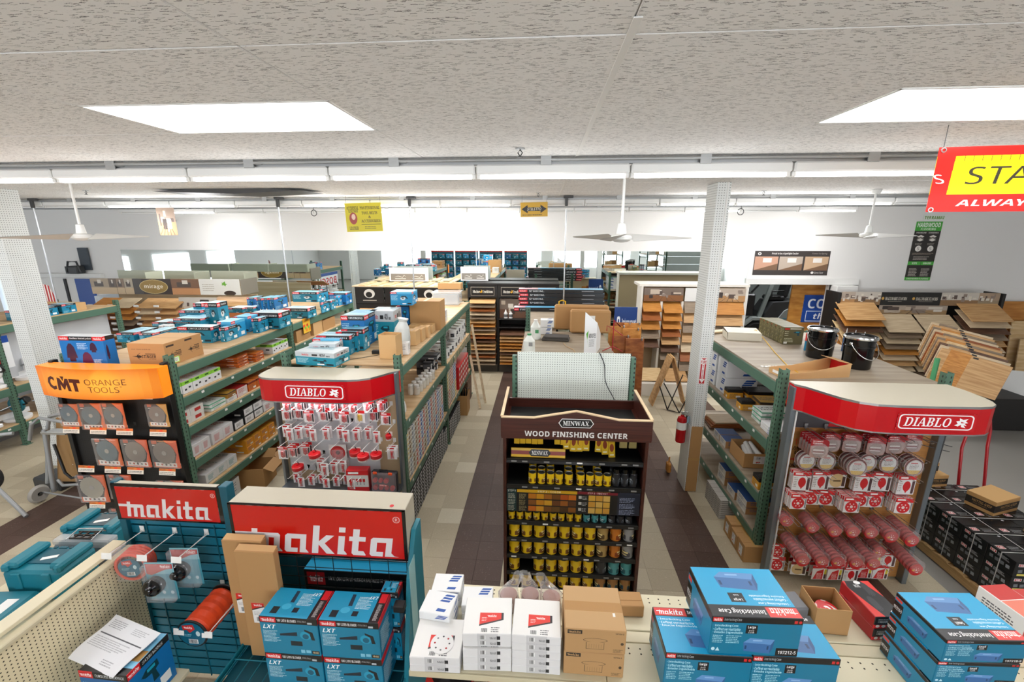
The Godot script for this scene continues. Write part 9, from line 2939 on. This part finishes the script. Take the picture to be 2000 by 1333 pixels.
	for e in [[-4.9, "nearer the steel pole"], [-3.9, "nearer the yellow banner"], [3.9, "before the doorway"]]:
		var ring := []
		for k in 16:
			ring.append(V3(0.06 * cos(TAU * k / 16), 0.06 * sin(TAU * k / 16), 0))
		solo("ring_hanger", "grey ring hanger below the ceiling channel, " + e[1], "hanger", join([[tube(ring, 0.008, 6, true), Vector3.ZERO], [tube([V3(0, 0.06, 0), V3(0, 0.2, 0)], 0.005, 6), Vector3.ZERO]]), mat("fitting_dark"), V3(e[0], 4.0, -9.4))

# ---------------------------------------------------------------- the part of the shop behind the viewer, seen in the mirror
func behind() -> void:
	var im := blank(256, 64, "c9170f")
	makita(im, 20, 12, 216, 42, "ece8e6")
	var sm := picture("far_sign", im, 0.3)
	for i in 4:
		var x := -6.6 + 1.6 * i
		var t := thing("tool_wall", "teal tool wall bay behind the viewer, seen in the mirror, %s from the windows" % ORD[i], "display stand", V3(x, 0, 5.4))
		part("back_sheet", block(V3(1.5, 2.3, 0.04), 0.004), mat("teal_sheet"), t)
		part("sign", block(V3(1.5, 0.36, 0.06), 0.004), sm, t, V3(0, 2.3, -0.02), V3(0, 180, 0))
		for k in 5:
			part("shelf", block(V3(1.46, 0.02, 0.3), 0.003), mat("teal"), t, V3(0, 0.3 + 0.4 * k, -0.17))
		for k in 5:
			for j in 3:
				box("tool_carton", ["mk_saw", "mk_drill", "mk_sky", "mk_blue"][(i + j + k) % 4], x - 0.48 + 0.48 * j, 0.321 + 0.4 * k, 5.22, 0.36, 0.26, 0.22, 180, "teal carton on the tool wall behind the viewer, bay %s, shelf %s, place %s" % [ORD[i], ORD[k], ORD[j]], "teal cartons on the tool wall")
	struct("column_back", block(V3(0.22, 4.2, 0.36), 0.004), mat("peg_white"), V3(-6.9, 0, 1.8))
	struct("column_back", block(V3(0.22, 4.2, 0.36), 0.004), mat("peg_white"), V3(2.16, 0, 1.8))
	for i in 2:
		var x := 3.6 + 2.6 * i
		rack("pallet_rack", "green rack behind the viewer, seen in the mirror, %s from the stain display" % ORD[i], x, x + 1.2, [6.2, 4.0], [[2.2, 0.12], [1.5, 0.12], [0.8, 0.12]], 2.6, "deck_board", 0)
		for k in 6:
			box("cardboard_carton", ["kraft", "plain_white", "kraft_light"][k % 3], x + 0.4 + 0.4 * (k % 2), [0.82, 1.52, 2.22][int(k / 2.0)], 4.6 + 0.7 * (k % 2), 0.4, 0.3, 0.4, 0, "carton on the %s rack behind the viewer, %s up" % [ORD[i], ORD[k]])
	# shop windows on the left, roller door on the right
	for i in 3:
		struct("window_%d" % (i + 3), block(V3(0.06, 1.7, 2.0), 0.004), glow("day_glass", "e8f2fc", 1.6), V3(-17.27, 0.9, -7.0 + 3.2 * i))
	for i in 4:
		var x: float = [-9.5, -3.0, 3.5, 10.4][i]
		struct("window_%d" % (i + 6), block(V3(5.6, 1.9, 0.04), 0.004), mats["day_glass"], V3(x, 1.0, 9.78))
		var l := AreaLight3D.new()
		l.name = "window_light"
		l.area_size = V2(5.4, 1.8)
		l.light_energy = DAY
		l.light_color = Color("f2f6ff")
		l.area_range = 40.0
		l.shadow_enabled = true
		l.position = V3(x, 1.95, 9.7)
		add_child(l, true)
	var rd := Node3D.new()
	rd.name = "door_1"
	add_child(rd, true)
	rd.set_meta("kind", "structure")
	for k in 6:
		part("panel", block(V3(3.0, 0.5, 0.05), 0.006), mat("door_grey", "c4ccc8", 0.5), rd, V3(9.2, 0.02 + 0.505 * k, 6.0))
	struct("wall_partition", block(V3(7.5, 0.9, 0.1), 0.004), mat("dark_grey"), V3(-3.4, 3.1, 6.2))

func V3(x: float, y: float, z: float) -> Vector3:
	return Vector3(x, y, z)

func V2(x: float, y: float) -> Vector2:
	return Vector2(x, y)

func PV(a: Array) -> PackedVector2Array:
	return PackedVector2Array(a)
